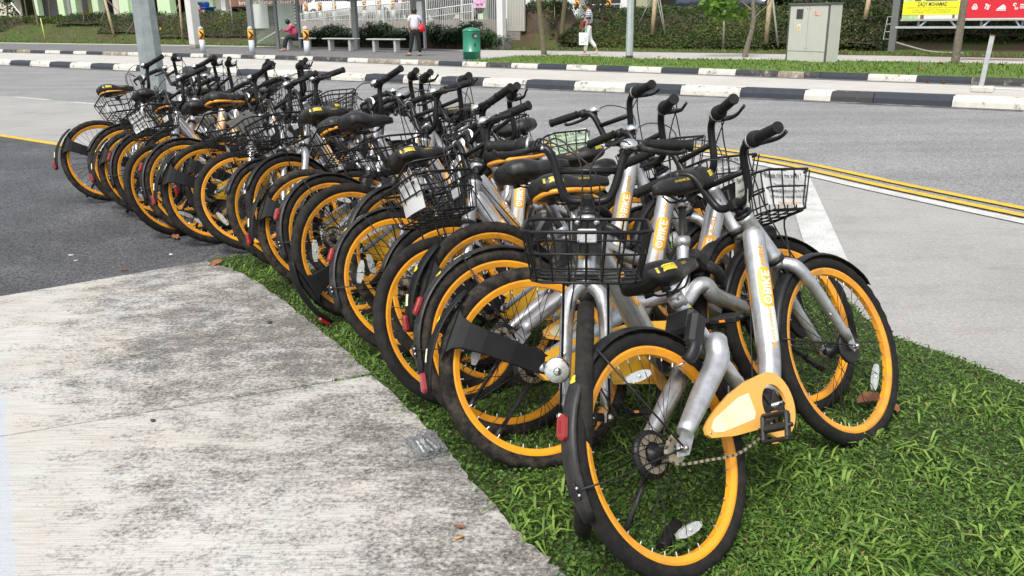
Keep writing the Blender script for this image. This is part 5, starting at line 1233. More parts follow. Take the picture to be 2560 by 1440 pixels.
# ---- benches
benchm = mat('bench_grey', (.40, .42, .42), .5, .1)
def bench(px0, px1, y, v, label):
    u0, u1 = ux(px0, v), ux(px1, v); root = empty('bench', uv((u0+u1)/2, v, Z1)); tag(root, label, 'bench', 'grey bus stop benches'); w_ = u1-u0
    MB().box((0, 0, .47), (w_, .36, .055), RZ, 0, .02).obj('seat', benchm, root)
    for s in (-1, 1): MB().box(tuple(UX*s*w_*.31+np.array([0, 0, .22])), (.12, .26, .45), RZ, 0, .015).obj('leg', benchm, root)
bench(706, 781, 99, 25.8, 'left bench with the woman in pink sitting on it'); bench(809, 891, 100, 25.75, 'middle bench beside the thick grey shelter post'); bench(920, 1006, 102, 25.4, 'right bench left of the standing woman')
# ---- litter bin
bing = mat('bin_green', (.012, .20, .115), .38, 0, .3, (2, (.010, .17, .10), .3, .7))
root = empty('litter_bin', gp(1180, 147, Z1)); root.rotation_euler = (0, 0, R_(-88)); tag(root, 'round green litter bin with a domed lid at the kerb', 'litter bin')
MB().lathe([(.275, 0), (.275, .205), (.285, .21), (.285, .235), (.275, .24), (.272, .80), (.28, .83)], axis='z', seg=36).obj('body', bing, root)
MB().lathe([(.285, .832), (.285, .86), (.25, .895), (.15, .935), (.02, .95)], axis='z', seg=36).obj('lid', bing, root)
def spot(nm, a, z, wa, hz, m_, r=.282):
    mb = MB(); P = []
    for k in range(20): t = 2*math.pi*k/20; P.append((r*math.cos(R_(a+wa*math.cos(t)*(1 if abs(math.cos(t)) < .8 else 1))), r*math.sin(R_(a+wa*math.cos(t))), z+hz*math.sin(t)))
    mb.add([(r*.99*math.cos(R_(a)), r*.99*math.sin(R_(a)), z)]+P, [(0, 1+k, 1+(k+1) % 20) for k in range(20)], 0, False); mb.obj(nm, m_, root)
spot('opening', 22, .70, 20, .085, darkw); spot('ashtray', 22, .43, 6, .055, darkw); spot('litter', 28, .695, 10, .045, mat('litter_grey', (.30, .32, .26), .7), .284)
# ---- electrical cabinet
cabm = mat('cabinet_grey', (.54, .54, .49), .45, 0, .1, (3, (.49, .49, .44), .3, .75)); cabe = mat('cabinet_edge', (.10, .10, .10), .6)
c0_, c1_ = gp(1964, 152.5, Z1), gp(2063, 157.5, Z1); cd = (c1_-c0_); cw = np.linalg.norm(cd); cang = math.atan2(cd[1], cd[0])
root = empty('electrical_cabinet', c0_, cang); tag(root, 'grey two door electrical cabinet on the verge with the number 10', 'cabinet')
CHh = 1.47
MB().box((cw/2, .24, CHh/2), (cw, .46, CHh), None, 0, .01).obj('casing', cabm, root)
MB().box((cw/2, .22, CHh+.02), (cw+.03, .52, .05), None, 0, .008).obj('roof', cabe, root)
for x in (.012, cw-.022): MB().box((x, .0, CHh/2), (.03 if x < .1 else .05, .03, CHh-.01), None, 0, .003).obj('edge_trim', cabe, root)
for x0, x1 in ((.04, cw*.49), (cw*.5, cw-.055)): MB().box(((x0+x1)/2, -.004, .86), (x1-x0, .02, 1.16), None, 0, .004).obj('door', cabm, root)
MB().box((cw/2-.01, -.003, .135), (cw-.11, .018, .25), None, 0, .004).obj('lower_panel', cabm, root)
MB().box((cw*.28, -.016, 1.24), (.235, .012, .26), None, 0, .004).obj('window', cabe, root); MB().box((cw*.28, -.023, 1.24), (.185, .006, .21)).obj('window_pane', darkw, root)
MB().box((cw*.71, -.0155, 1.245), (.15, .003, .12)).obj('number_plate', redref if 0 else mat('plate_red', (.45, .02, .03), .5), root)
mb = MB(); put_text(mb, '10', lambda a, b: np.array([cw*.71+a, -.0185, 1.245+b]), .15, 0, .03)
for s in (-1, 1): mb.add([(cw*.71+s*.125+.02*math.cos(t), -.0165, 1.245+.02*math.sin(t)) for t in np.linspace(0, 6.28, 9)[:-1]], [tuple(range(8))], 1, False)
mb.obj('number', [white, orangem], root)
MB().box((cw*.28, -.0155, .90), (.10, .003, .155)).obj('warning_label', white, root)
mb = MB(); mb.add([(cw*.28-.03, -.018, .93), (cw*.28+.03, -.018, .93), (cw*.28, -.018, .97)], [(0, 1, 2)], 0, False); mb.add([(cw*.28-.038, -.018, .84), (cw*.28+.038, -.018, .84), (cw*.28+.038, -.018, .915), (cw*.28-.038, -.018, .915)], [(0, 1, 2, 3)], 0, False); mb.obj('warning_print', orangem, root)
for x, z in ((cw*.46, .36), (cw*.53, .36), (cw*.46, 1.37), (cw*.53, 1.37)): MB().lathe([(.011, -.02), (.011, -.012)], c=(x, 0, z), seg=10).obj('lock', cabe, root)
# ---- poles
galv = mat('galvanised_steel', (.27, .31, .315), .5, .55, 0, (6, (.40, .44, .44), .35, .7))
galv2 = mat('galvanised_light', (.42, .46, .48), .5, .4, 0, (8, (.52, .56, .57), .35, .7))
p0 = gp(392, 262, 0.); root = empty('lamp_pole', p0); tag(root, 'thick eight sided galvanised steel pole behind the far end of the row', 'pole')
MB().lathe([(.215, 0), (.205, 1.0), (.196, 2.0), (.15, 8.)], axis='z', seg=8, smooth=False).obj('shaft', galv, root); MB().lathe([(.30, 0), (.30, .03), (.22, .031)], axis='z', seg=8, smooth=False).obj('base_flange', galv, root)
p0 = gp(1573, 146, Z1); root = empty('lamp_pole', p0); tag(root, 'slim galvanised pole with a black foot on the grass verge', 'pole')
MB().lathe([(.112, .09), (.105, 2), (.08, 7)], axis='z', seg=8, smooth=False).obj('shaft', galv2, root); MB().lathe([(.115, -.02), (.115, .09)], axis='z', seg=8, smooth=False).obj('black_foot', darkw, root)
p0 = gp(2455, 231, .16); root = empty('barrier_post', p0, A_); tag(root, 'short leaning galvanised barrier post in a white concrete foot on the divider', 'post')
MB().box((0, 0, .05), (.34, .2, .10), None, 0, .02).obj('concrete_foot', kw, root); mb = MB().box((.0, 0, .48), (.07, .045, .80), Matrix.Rotation(R_(4), 3, 'Y'), 0, .004); mb.obj('shaft', mat('scuffed_galv', (.48, .49, .50), .45, .5, 0, (12, (.62, .62, .60), .4, .7)), root); MB().box((.028, 0, .885), (.073, .048, .02), Matrix.Rotation(R_(4), 3, 'Y')).obj('rusty_top', mat('rust', (.18, .07, .04), .8), root)
q = MB().tube([p0+np.array([.1, 0, .06]), p0+UX*3+np.array([0, 0, .05]), p0+UX*6+np.array([0, 0, .04])], .012, 5).obj('cable', whw); tag(q, 'thin white cable lying along the divider beside the barrier post', 'cable')
# ---- billboard
root = empty('billboard', uv(ux(2230, 31.), 31., bank_z(-8, 31.))); tag(root, 'wide billboard with yellow and red banners on a steel frame', 'billboard'); L_ = np.array(root.location)
def BB_(nm, px0, px1, y0, y1, v, dep, m_, bev=0.):
    pm = (px0+px1)/2; z1, z0 = zat(pm, y0, v), zat(pm, y1, v); mb = MB(); fbox(mb, px0, px1, v, dep, z0, z1, 0, bev, (y0+y1)/2); o = mb.obj(nm, m_, root); o.location = -root.location; return o
bv = 31.0; us0 = ux(2257, bv, 30); 
mb = MB(); fbox(mb, 2222, 2239, bv, .22, Z1, 3.6, 0, 0, 100); o = mb.obj('post', mat('post_grey', (.155, .16, .155), .5, .2), root); o.location = -root.location
mb = MB(); fbox(mb, 2560+110, 2560+130, bv, .22, Z1, 3.6); o = mb.obj('post', mat('post_grey', (0, 0, 0)), root); o.location = -root.location
zb0, zb1 = zat(2400, 49, bv), zat(2400, 49, bv)+2.3; UB0, UB1 = ux(2257, bv, 30), ux(2700, bv, 30); UBm = ux(2408, bv, 30)
mb = MB(); mb.box(uv((UB0+UB1)/2, bv-.02, (zb0+zb1)/2), (UB1-UB0, .05, zb1-zb0), RZ, 0); o = mb.obj('board', whw, root); o.location = -root.location
def flat(nm, u0, u1, z0, z1, m_, d=.0): mb = MB().box(uv((u0+u1)/2, bv-.050-d, (z0+z1)/2), (u1-u0, .004, z1-z0), RZ, 0); o = mb.obj(nm, m_, root); o.location = -root.location; return o
lg = mat('print_green', (.30, .50, .16), .5, 0, 0, (9, (.55, .68, .42), .35, .65)); k_ = 1/ (F_k if False else 1)
pz = lambda y: zb0+(49-y)/ (CF/ (np.linalg.norm(uv(UBm, bv)-C0)))
flat('photo_print', UB0+.02, UBm-.02, pz(47.5), zb1, lg); flat('red_banner', UBm+.02, UB1, pz(46), zb1, mat('banner_red', (.62, .012, .03), .5), .0)
pu = lambda px: ux(px, bv, 30)
flat('shirt_print', pu(2312), pu(2392), pz(11), zb1, mat('print_blue', (.07, .09, .30), .6, 0, 0, (10, (.11, .14, .40), .4, .6)), .004); flat('arm_print', pu(2285), pu(2300), pz(11), zb1, mat('print_skin', (.20, .09, .055), .6), .004)
flat('white_print', pu(2297), pu(2400), pz(47.3), pz(39), whw, .004); flat('arm_print', pu(2303), pu(2312), pz(47), pz(39), mat('print_skin', (0, 0, 0)), .006); flat('arm_print', pu(2383), pu(2389), pz(46), pz(38), mat('print_skin', (0, 0, 0)), .006)
flat('yellow_banner', pu(2257), pu(2404), pz(38.5), pz(10.5), mat('banner_yellow', (.82, .80, .02), .5), .010)
mb = MB(); V_, F_ = text_geo('ZAQY MOHAMAD', .02); wt = V_[:, 0].max()-V_[:, 0].min(); sx = (pu(2367)-pu(2293))/wt; hz = (pz(13)-pz(21))/.72
put_text(mb, 'ZAQY MOHAMAD', lambda a, b: uv((pu(2293)+pu(2367))/2+a, bv-.066, pz(17)+b), hz, 0, .02, sx/hz)
for y, tx, a0, a1 in ((24, 'MINISTER OF STATE FOR NATIONAL DEVELOPMENT AND MANPOWER', 2268, 2392), (29, 'ADVISER TO GRASSROOTS ORGANISATIONS', 2281, 2378), (33.5, 'MEMBER OF PARLIAMENT', 2281, 2377)):
    V_, F_ = text_geo(tx, .0); wt = V_[:, 0].max()-V_[:, 0].min(); sx = (pu(a1)-pu(a0))/wt; h_ = (pz(0)-pz(3.4))/.72; put_text(mb, tx, lambda a, b: uv((pu(a0)+pu(a1))/2+a, bv-.066, pz(y)+b), h_, 1, 0, sx/h_)
o = mb.obj('banner_lettering', [dark, mat('olive_print', (.30, .28, .02), .6)], root); o.location = -root.location
mb = MB(); F4 = lambda cx, cy: (lambda a, b: uv(pu(cx)+a, bv-.058, pz(cy)+b))
put_text(mb, '27 Apr', F4(2440, 0), .13, 0, 0, .95); put_text(mb, 'BLK 352', F4(2464, 0), .13, 0, .03, .95)
def rg(cx, cy, ro, ri, a0=0, a1=360, n=14):
    f = F4(cx, cy); P = []
    for k in range(n+1): t = R_(a0+(a1-a0)*k/n); P += [f(ro*math.cos(t), ro*math.sin(t)), f(ri*math.cos(t), ri*math.sin(t))]
    mb.add(P, [(2*k, 2*k+1, 2*k+3, 2*k+2) for k in range(n)], 0, False)
for k in range(3): a = R_(90+120*k); rg(2436+2.6*math.cos(a), 23.5-2.6*math.sin(a)+.5, .058, .028)
rg(2464, 19, .028, 0); rg(2470, 26, .10, .075, 90, 200); rg(2475, 27, .10, .075, 90, 200); rg(2464, 25, .09, .065, -60, 60)
f = F4(2502, 26); mb.add([f(-.13, -.05), f(.13, -.05), f(.12, .03), f(.05, .10), f(-.02, .05)], [(0, 1, 2, 3, 4)], 0, False); mb.add([f(-.13, -.065), f(.13, -.065), f(.13, -.085), f(-.13, -.085)], [(0, 1, 2, 3)], 0, False)
rg(2535, 20, .05, .02, 0, 300); rg(2540, 27, .045, .02, 100, 400)
for k in range(3): f = F4(2556, 20+3.4*k); mb.add([f(-.08, -.012), f(.16, -.012), f(.16, .012), f(-.08, .012)], [(0, 1, 2, 3)], 0, False)
o = mb.obj('banner_logos', [white], root); o.location = -root.location
MB_ = MB(); fbox(MB_, 2239, 2700, bv-.02, .10, zat(2400, 71, bv), zat(2400, 65.5, bv)); o = MB_.obj('lower_rail', galv2, root); o.location = -root.location
MB_ = MB(); fbox(MB_, 2250, 2700, bv-.03, .06, zat(2400, 51.5, bv), zat(2400, 48.5, bv)); o = MB_.obj('white_edge_rail', whw, root); o.location = -root.location
for px in (2296, 2394, 2453, 2556, 2610): MB_ = MB(); fbox(MB_, px-3, px+3, bv+.1, .05, zat(px, 71, bv), zat(px, 50, bv)); o = MB_.obj('upright', steelp, root); o.location = -root.location
for a, b in ((2300, 2316), (2389, 2374), (2458, 2473), (2550, 2538)):
    o = MB().tube([uv(ux(a, bv), bv+.04, zat(a, 66, bv)), uv(ux(b, bv), bv+.04, zat(b, 51, bv))], .03, 4, smooth=False).obj('brace', galv2, root); o.location = -root.location
lad = [uv(ux(px, bv), bv+.05, zat(px, y, bv)) for px, y in ((2236, 42), (2217, 42), (2211, 98), (2229, 98))]
o = MB().tube(lad, .016, 6).obj('ladder_rail', galv2, root); o.location = -root.location
for t in (.33, .67): o = MB().tube([lad[1]+(lad[2]-lad[1])*t, lad[1]+(lad[2]-lad[1])*t+UX*.25], .014, 6).obj('rung', galv2, root); o.location = -root.location
o = MB().tube(cr([uv(ux(2246, 30.6), 30.6, bank_z(-8, 30.6)+.32), uv(ux(2290, 30.4), 30.4, bank_z(-8, 30.4)+.18), uv(ux(2340, 30.2), 30.2, bank_z(-8, 30.2)+.06), uv(ux(2420, 29.9), 29.9, bank_z(-8, 29.9)+.04)], 4), .028, 6).obj('fallen_pole', stakeg); tag(o, 'thin fallen pole lying on the grass below the billboard', 'pole')
# pink banner on the railing
root = empty('pink_banner', uv(ux(1200, 29.95), 29.95, 1.6)); tag(root, 'small pink banner with dark lettering tied to the white railing', 'banner'); L_ = np.array(root.location)
z0b, z1b = zat(1200, 19.5, 29.95), zat(1200, -22, 29.95); u0, u1 = ux(1184.5, 29.95), ux(1215, 29.95)
MB().box(uv((u0+u1)/2, 29.95, (z0b+z1b)/2)-L_, (u1-u0, .01, z1b-z0b), RZ).obj('cloth', mat('banner_pink', (.72, .28, .52), .7, 0, 0, (7, (.80, .62, .74), .35, .6)), root)
mb = MB(); put_text(mb, '9456 1982', lambda a, b: uv((u0+u1)/2+a, 29.94, z0b+.13+b)-L_, .13, 0, .02, .62); mb.obj('lettering', mat('purple_print', (.04, .01, .05), .6), root)

# ---- young trees and stakes
def tree(label, P, r, m_, crown_c, crown_r, nl, lm, branches=(), size=(.10, .2), group='young trees behind the footpath'):
    root = empty('young_tree', P[0]); tag(root, label, 'tree', group); L_ = np.array(P[0]); mb = MB(); pts = cr([np.array(p)-L_ for p in P], 5); mb.tube(pts, r, 9)
    for b in branches: mb.tube(cr([np.array(q)-L_ for q in b], 4), [r[-1]*.7, r[-1]*.3], 6)
    mb.obj('trunk', m_, root)
    if nl:
        D = RNG.randn(nl, 3); D /= np.linalg.norm(D, axis=1)[:, None]; cl = RNG.randn(14, 3)*np.array(crown_r)*.5; k = RNG.randint(0, 14, nl)
        Q = cl[k]+D*np.array(crown_r)*.42*RNG.rand(nl, 1)**.5+np.array(crown_c)-L_
        V, F, T = leaves(Q, RNG.uniform(*size, nl), RNG.rand(nl), .6); link('crown', npmesh('crown', V, F, lm, T), root)
    return root
def T2(px, y, v): return uv(ux(px, v, y), v, zat(px, y, v))
def tp(base, top, v, hgt=4.2):
    a = T2(*base, v); b = T2(*top, v); d = (b-a); return [a-np.array([0, 0, .1]), a+d*.5, b, b+d/np.linalg.norm(d)*(hgt-d[2])]
TG = 'young trees behind the footpath'
for base, top, v, r, m_, lab, hg in (((1361, 134), (1346, 0), 25.7, [.10, .085, .08], barkg, 'young green-brown tree trunk rising from the verge near the green bin', 5),
        ((1404, 84), (1413, 0), 30.9, [.10, .09, .08], barkg, 'tan young tree trunk just left of the striped shirt man', 5),
        ((96, 66), (82, 0), 32.6, [.07, .055, .05], bark, 'slender bent young tree at the far left on the grassy bank', 4),
        ((213, 68), (203, 0), 32.6, [.05, .045, .04], bark, 'thin young tree beside the bare earth patch', 4),
        ((126, 46), (121, 0), 34., [.05, .045, .04], bark, 'thin pale young tree in front of the grey void deck', 4),
        ((2387, 157), (2411, 0), 25.0, [.105, .09, .08], bark, 'lichen spotted tree trunk in front of the billboard', 4.5),
        ((70, 55), (61, 0), 33.8, [.045, .04, .035], bark, 'thin dark young tree behind the far left shrubs', 4)):
    P = tp(base, top, v, hg); tree(lab, P, r, m_, P[-1]+np.array([0, 0, .6]), (1.2, 1.2, .9), 900, hedge_m)
a = gp(1861, 143, Z1); vv = float(a @ VX); P = [a-np.array([0, 0, .1]), T2(1868, 118, vv), T2(1880, 75, vv), T2(1884, 45, vv), T2(1882, 0, vv), T2(1880, -60, vv)]
tree('young tree with a pale spotted trunk and bright green leaves left of the cabinet', P, [.10, .075, .07, .06, .04], bark, T2(1822, -4, vv), (1.15, .6, .52), 420, bright_m, [[T2(1881, 52, vv), T2(1900, 30, vv), T2(1920, 12, vv), T2(1930, -20, vv)], [T2(1884, 30, vv), T2(1850, 2, vv), T2(1810, -6, vv)]], (.16, .34))
root = tree('small leafy sapling with red tinged leaves right of the tall tree trunk', [gp(1390, 100, Z1)+VX*.5, T2(1389, 60, 31), T2(1386, 10, 31)], [.03, .02, .012], bark, T2(1384, 12, 31), (.45, .4, .9), 420, hedge_m, (), (.08, .16))
tree('leafy sapling directly behind the striped shirt man', [T2(1492, 60, 33), T2(1493, 30, 33), T2(1492, 0, 33)], [.03, .02, .012], bark, T2(1492, 22, 33), (.5, .4, .8), 420, hedge_m, (), (.08, .16))
tree('dark glossy shrubby tree at the top left corner', [T2(20, 50, 34), T2(18, 20, 34), T2(16, -20, 34)], [.08, .06, .04], bark, T2(18, 2, 34), (1.1, .8, .7), 900, palm_m, (), (.12, .24))
def stake(label, a, b, v, r, m_, name='tree_stake', v2=None):
    pa, pb_ = T2(*a, v), T2(*b, v2 or v); d = (pb_-pa)/np.linalg.norm(pb_-pa); o = MB().tube([pa-d*.15, (pa+pb_)/2, pb_+d*.3], r, 8).obj(name, m_); tag(o, label, 'stake', 'timber stakes propping the young trees')
for lab, a, b, v, r, m_ in (('thick pale timber stake behind the slim pole, left of the dark car', (1632, 76), (1638, 0), 31.3, .085, stakem), ('thick pale timber stake left of the cabinet', (1916, 98), (1925, 0), 30.8, .085, stakem),
        ('thin brace leaning left from the first thick stake', (1600, 54), (1626, 0), 31.6, .022, stakeg), ('first of two thin braces leaning right of the thick stake', (1660, 76), (1644, 0), 31.2, .022, stakeg), ('second thin brace leaning right, touching the first', (1662, 75), (1650, 0), 31.0, .022, stakeg),
        ('thin pale stake left of the bright leaved tree', (1808, 116), (1812, 10), 30.2, .035, stakeg), ('thin grey stake between the thick stake and the cabinet', (1944, 105), (1932, 0), 30.4, .035, stakeg),
        ('pale timber stake at the top of the picture between the cabinet and billboard', (2165, 36), (2172, 0), 31.0, .075, stakem), ('pale leaning timber post left of the big pole', (284, 84), (262, 0), 31.0, .085, stakem), ('thin brace left of the leaning timber post', (250, 62), (264, 18), 31.3, .025, stakeg), ('thin dark brace right of the leaning timber post', (308, 42), (268, 0), 32., .025, bark),
        ('thin stake leaning beside the big pole at hedge level', (308, 96), (342, 42), 30.6, .022, stakeg), ('short yellow marker stake on the grassy bank', (112, 94), (104, 58), 29.8, .03, mat('yellow_stake', (.60, .62, .15), .7)), ('pale upright stake left of the white square post', (457, 100), (448, 0), 29.9, .06, stakem), ('thin brace left of the pale upright stake', (425, 62), (445, 15), 31., .02, stakeg),
        ('thin pale stake in front of the brown truck', (581, 55), (575, 0), 31.0, .045, stakeg), ('pale prop leaning on the far left shrubs', (52, 36), (33, 13), 33, .04, whw), ('short pale post among the far left shrubs', (54, 58), (53, 31), 33, .045, stakeg)):
    stake(lab, a, b, v, r, m_)
# yellow bicycle far behind the pole
gpt = gp(402, 107, Z1)
bicycle(0, 0, 0, True, 'yellow bicycle far away, half hidden behind the big steel pole', hd=-30, ln=4, contact=tuple((gpt-UX*.2)[:2]), bask=False, group='bicycles far away')
yb = BIKES[-1][0]; yb.location.z = Z1
for ch in yb.children:
    if ch.name.startswith(('frame', 'rear_fender')): me = ch.data.copy(); me.materials[0] = mat('bright_yellow', (.85, .55, .01), .4); ch.data = me
del yb['group']
#__PART4__
# ================================================================== PEOPLE
def skin(name, J, E, Rr, m_, parent, sub=1, root=0):
    """one continuous surface grown over joints J joined by edges E, radius per joint"""
    me = bpy.data.meshes.new(name); me.from_pydata([tuple(j) for j in J], E, []); o = bpy.data.objects.new(name, me); COL.objects.link(o)
    o.modifiers.new('s', 'SKIN'); sm = o.modifiers.new('u', 'SUBSURF'); sm.levels = sm.render_levels = sub
    sk = me.skin_vertices[0].data if me.skin_vertices else None
    if sk is None:
        bpy.context.view_layer.update()
        if not me.skin_vertices: bpy.context.view_layer.objects.active = o; bpy.ops.mesh.customdata_skin_add()
        sk = me.skin_vertices[0].data
    for i, r in enumerate(Rr): sk[i].radius = (r, r) if np.isscalar(r) else r; sk[i].use_root = (i == root)
    bpy.context.view_layer.update(); dg = bpy.context.evaluated_depsgraph_get(); m2 = bpy.data.meshes.new_from_object(o.evaluated_get(dg)); m2.name = name
    bpy.data.objects.remove(o); bpy.data.meshes.remove(me)
    m2.materials.clear(); m2.materials.append(m_)
    for p in m2.polygons: p.use_smooth = True; p.material_index = 0
    return link(name, m2, parent)
skinm = mat('skin', (.42, .23, .15), .55); hairm = mat('hair', (.008, .007, .007), .45); 
def head(root, c, yaw, tilt=0., hair='short', r=.088):
    """head with face: eyes, nose, mouth, ears; yaw = direction the face looks (world angle in the person's space)"""
    M = Matrix.Translation(c) @ Matrix.Rotation(yaw, 4, 'Z') @ Matrix.Rotation(tilt, 4, 'Y'); A = np.array(M)
    def T(V): V = np.asarray(V, float); return V @ A[:3, :3].T+A[:3, 3]
    V = []; F = []; n1, n2 = 14, 18
    for i in range(n1+1):
        a = math.pi*i/n1
        for j in range(n2):
            b = 2*math.pi*j/n2; x, y, z = math.sin(a)*math.cos(b), math.sin(a)*math.sin(b), math.cos(a)
            jaw = 1-.28*max(0, -z)**1.5; X, Y, Z = x*r*(1.05 if x < 0 else .98), y*r*.82*jaw, z*r*1.28
            if x > .75 and abs(y) < .25 and -.35 < z < .12: X += r*.22*(1-abs(y)*4)*(1-abs(z+.15)*2.5 if abs(z+.15) < .4 else 0)
            if z < -.6 and x > .2: X += r*.10
            V.append((X, Y, Z))
    for i in range(n1):
        for j in range(n2): F.append((i*n2+j, i*n2+(j+1) % n2, (i+1)*n2+(j+1) % n2, (i+1)*n2+j))
    mb = MB().add(T(V), F, 0, True)
    for s in (-1, 1):
        mb.add(T([(r*.90, s*r*.34+dy*.011, r*.16+dz*.005) for dy, dz in ((-1, 0), (0, 1), (1, 0), (0, -1))]), [(0, 1, 2, 3)], 1, False)
        mb.add(T([(-.005+a_*.014, s*r*.83+s*.006*(b_+1)*.5, b_*.022) for a_ in (-1, 1) for b_ in (-1, 1)]), [(0, 1, 3, 2)], 0, False)
    mb.add(T([(r*.93, -.018, -r*.52), (r*.93, .018, -r*.52), (r*.92, .014, -r*.60), (r*.92, -.014, -r*.60)]), [(0, 1, 2, 3)], 2, False)
    mb.obj('head', [skinm, dark, mat('lips', (.32, .10, .08), .5)], root)
    V = []; F = []
    for i in range(n1+1):
        a = math.pi*i/n1*(.62 if hair == 'short' else .8)
        for j in range(n2):
            b = 2*math.pi*j/n2; x, y, z = math.sin(a)*math.cos(b), math.sin(a)*math.sin(b), math.cos(a); k = 1.0
            cut = 1 if x < .35 else max(0, 1-(x-.35)*1.9)
            aa = a*(.55+.45*cut); x, y, z = math.sin(aa)*math.cos(b), math.sin(aa)*math.sin(b), math.cos(aa); w_ = 1.15+.03*math.sin(7*b+3*a)
            V.append((x*r*1.16*(1.05 if x < 0 else .96), y*r*.98*1.03, z*r*1.42+.004))
    for i in range(n1):
        for j in range(n2): F.append((i*n2+j, i*n2+(j+1) % n2, (i+1)*n2+(j+1) % n2, (i+1)*n2+j))
    MB().add(T(V), F, 0, True).obj('hair', hairm, root)
def hand(mbx, w_, d, side, s=1.):
    """palm with five bent fingers: w_ wrist, d pointing direction"""
    w_ = np.array(w_, float); d = np.array(d, float); d /= np.linalg.norm(d); sd = np.array(side, float); sd -= d*(sd @ d); sd /= np.linalg.norm(sd); nn = np.cross(d, sd)
    mbx.tube([w_, w_+d*.03*s, w_+d*.075*s, w_+d*.085*s], [.022*s, .033*s, .036*s, .03*s], 8, ell=.5, up=tuple(sd))
    for k, (o_, l_) in enumerate(((-.026, .060), (-.009, .072), (.009, .067), (.026, .052))):
        b = w_+d*.078*s+sd*o_*s; mbx.tube([b, b+d*l_*.5*s+nn*.006, b+d*l_*.8*s+nn*.022*s, b+d*l_*.9*s+nn*.036*s], [.0095*s, .009*s, .0085*s, .007*s], 6)
    b = w_+d*.03*s-sd*.028*s; mbx.tube([b, b-sd*.025*s+d*.025*s+nn*.008, b-sd*.028*s+d*.052*s+nn*.018], [.012*s, .0105*s, .008*s], 6)
def feet(root, pts, m_, name='sandal'):
    for f, (dx, dy) in pts:
        d = np.array([dx, dy, 0.]); d /= np.linalg.norm(d); sd = np.array([-d[1], d[0], 0]); f = np.array(f, float)
        mb = MB(); V = []; 
        out = [(-.07, .032), (-.02, .036), (.06, .042), (.12, .046), (.17, .036), (.19, 0), (.17, -.036), (.12, -.046), (.06, -.042), (-.02, -.036), (-.07, -.032)]
        for z in (0, .022): V += [f+d*a+sd*b+np.array([0, 0, z]) for a, b in out]
        n = len(out); mb.add(V, [tuple(range(n))[::-1], tuple(range(n, 2*n))]+[(i, (i+1) % n, n+(i+1) % n, n+i) for i in range(n)], 0, False)
        for s in (-1, 1): mb.tube(cr([f+d*.13+np.array([0, 0, .03]), f+d*.09+sd*s*.03+np.array([0, 0, .055]), f+d*.03+sd*s*.042+np.array([0, 0, .02])], 3), .006, 5)
        mb.obj(name, m_, root)
def person(pos, label, scale=1.):
    root = empty('person', pos); root.scale = (scale,)*3; root.rotation_euler = (0, 0, 0); tag(root, label, 'person'); return root
def foot_chain(J, E, R, ank, d):
    i = len(J); d = np.array(d, float); d /= np.linalg.norm(d); J += [tuple(np.array(ank)+d*.06+np.array([0, 0, -.045])), tuple(np.array(ank)+d*.145+np.array([0, 0, -.062]))]; R += [.034, .022]; return i
# view-aligned space for each person: x to the right as seen, y away
def vrot(pos): return math.atan2(pos[1], pos[0])-math.pi/2
shirt_w = mat('white_tshirt', (.66, .67, .74), .85, 0, 0, (14, (.58, .59, .66), .35, .7)); blacks = mat('black_trousers', (.010, .010, .012), .8); redbag = mat('red_bag', (.72, .012, .03), .5)
pos = gp(1040, 139.5, Z1-.008); root = person(pos, 'standing woman seen from behind in a white t-shirt and black trousers'); root.rotation_euler[2] = vrot(pos)
J = [(0, 0, .86), (0, 0, 1.0), (0, 0, 1.20), (0, -.0, 1.335), (0, .01, 1.40), (-.155, 0, 1.29), (-.225, .02, 1.07), (-.19, .06, .86), (.155, 0, 1.29), (.23, .03, 1.10), (.16, .13, .98), (-.085, 0, .80), (-.13, -.01, .46), (-.205, .0, .085), (.085, 0, .80), (.12, .0, .46), (.155, .02, .085)]
E = [(0, 1), (1, 2), (2, 3), (3, 4), (3, 5), (5, 6), (6, 7), (3, 8), (8, 9), (9, 10), (0, 11), (11, 12), (12, 13), (0, 14), (14, 15), (15, 16)]
R = [.12, .115, .12, .06, .045, .05, .038, .028, .05, .038, .028, .085, .052, .034, .085, .052, .034]
J2, E2, R2 = list(J), list(E), list(R); a = foot_chain(J2, E2, R2, J[13], (-.8, -.3, 0)); E2 += [(13, a), (a, a+1)]; a = foot_chain(J2, E2, R2, J[16], (-.3, -.6, 0)); E2 += [(16, a), (a, a+1)]
skin('body', J2, E2, R2, skinm, root)
mb = MB(); hand(mb, J[7], (.05, .1, -1), (0, 1, 0), .9); hand(mb, J[10], (-.4, .3, .2), (0, 0, 1), .9); mb.obj('hand', skinm, root)
skin('t_shirt', [(0, 0, .86), (0, 0, 1.02), (0, 0, 1.20), (0, 0, 1.315), (-.16, 0, 1.285), (-.205, .015, 1.14), (.16, 0, 1.285), (.21, .02, 1.14)], [(0, 1), (1, 2), (2, 3), (3, 4), (4, 5), (3, 6), (6, 7)], [(.170, .135), (.160, .125), (.165, .125), (.10, .08), .068, .062, .068, .062], shirt_w, root)
skin('trousers', [(0, 0, .96), (0, 0, .86), (-.09, 0, .78), (-.13, -.01, .46), (-.20, .0, .10), (.09, 0, .78), (.12, 0, .46), (.153, .02, .10)], [(0, 1), (1, 2), (2, 3), (3, 4), (1, 5), (5, 6), (6, 7)], [(.145, .12), (.155, .13), .102, .078, .058, .102, .078, .058], blacks, root)
head(root, (0.0, .01, 1.485), R_(150), 0, 'long', .082); feet(root, [((-.205, -.02, .0), (-.8, -.3)), ((.155, .0, .0), (-.3, -.6))], mat('sandal_brown', (.06, .035, .025), .6))
bp = empty('shoulder_bag', Matrix.Rotation(vrot(pos), 4, 'Z') @ Vector((.255, -.07, .80)) + Vector(pos), vrot(pos)); tag(bp, 'red shoulder bag with a dark strap on the standing woman\'s right side', 'bag')
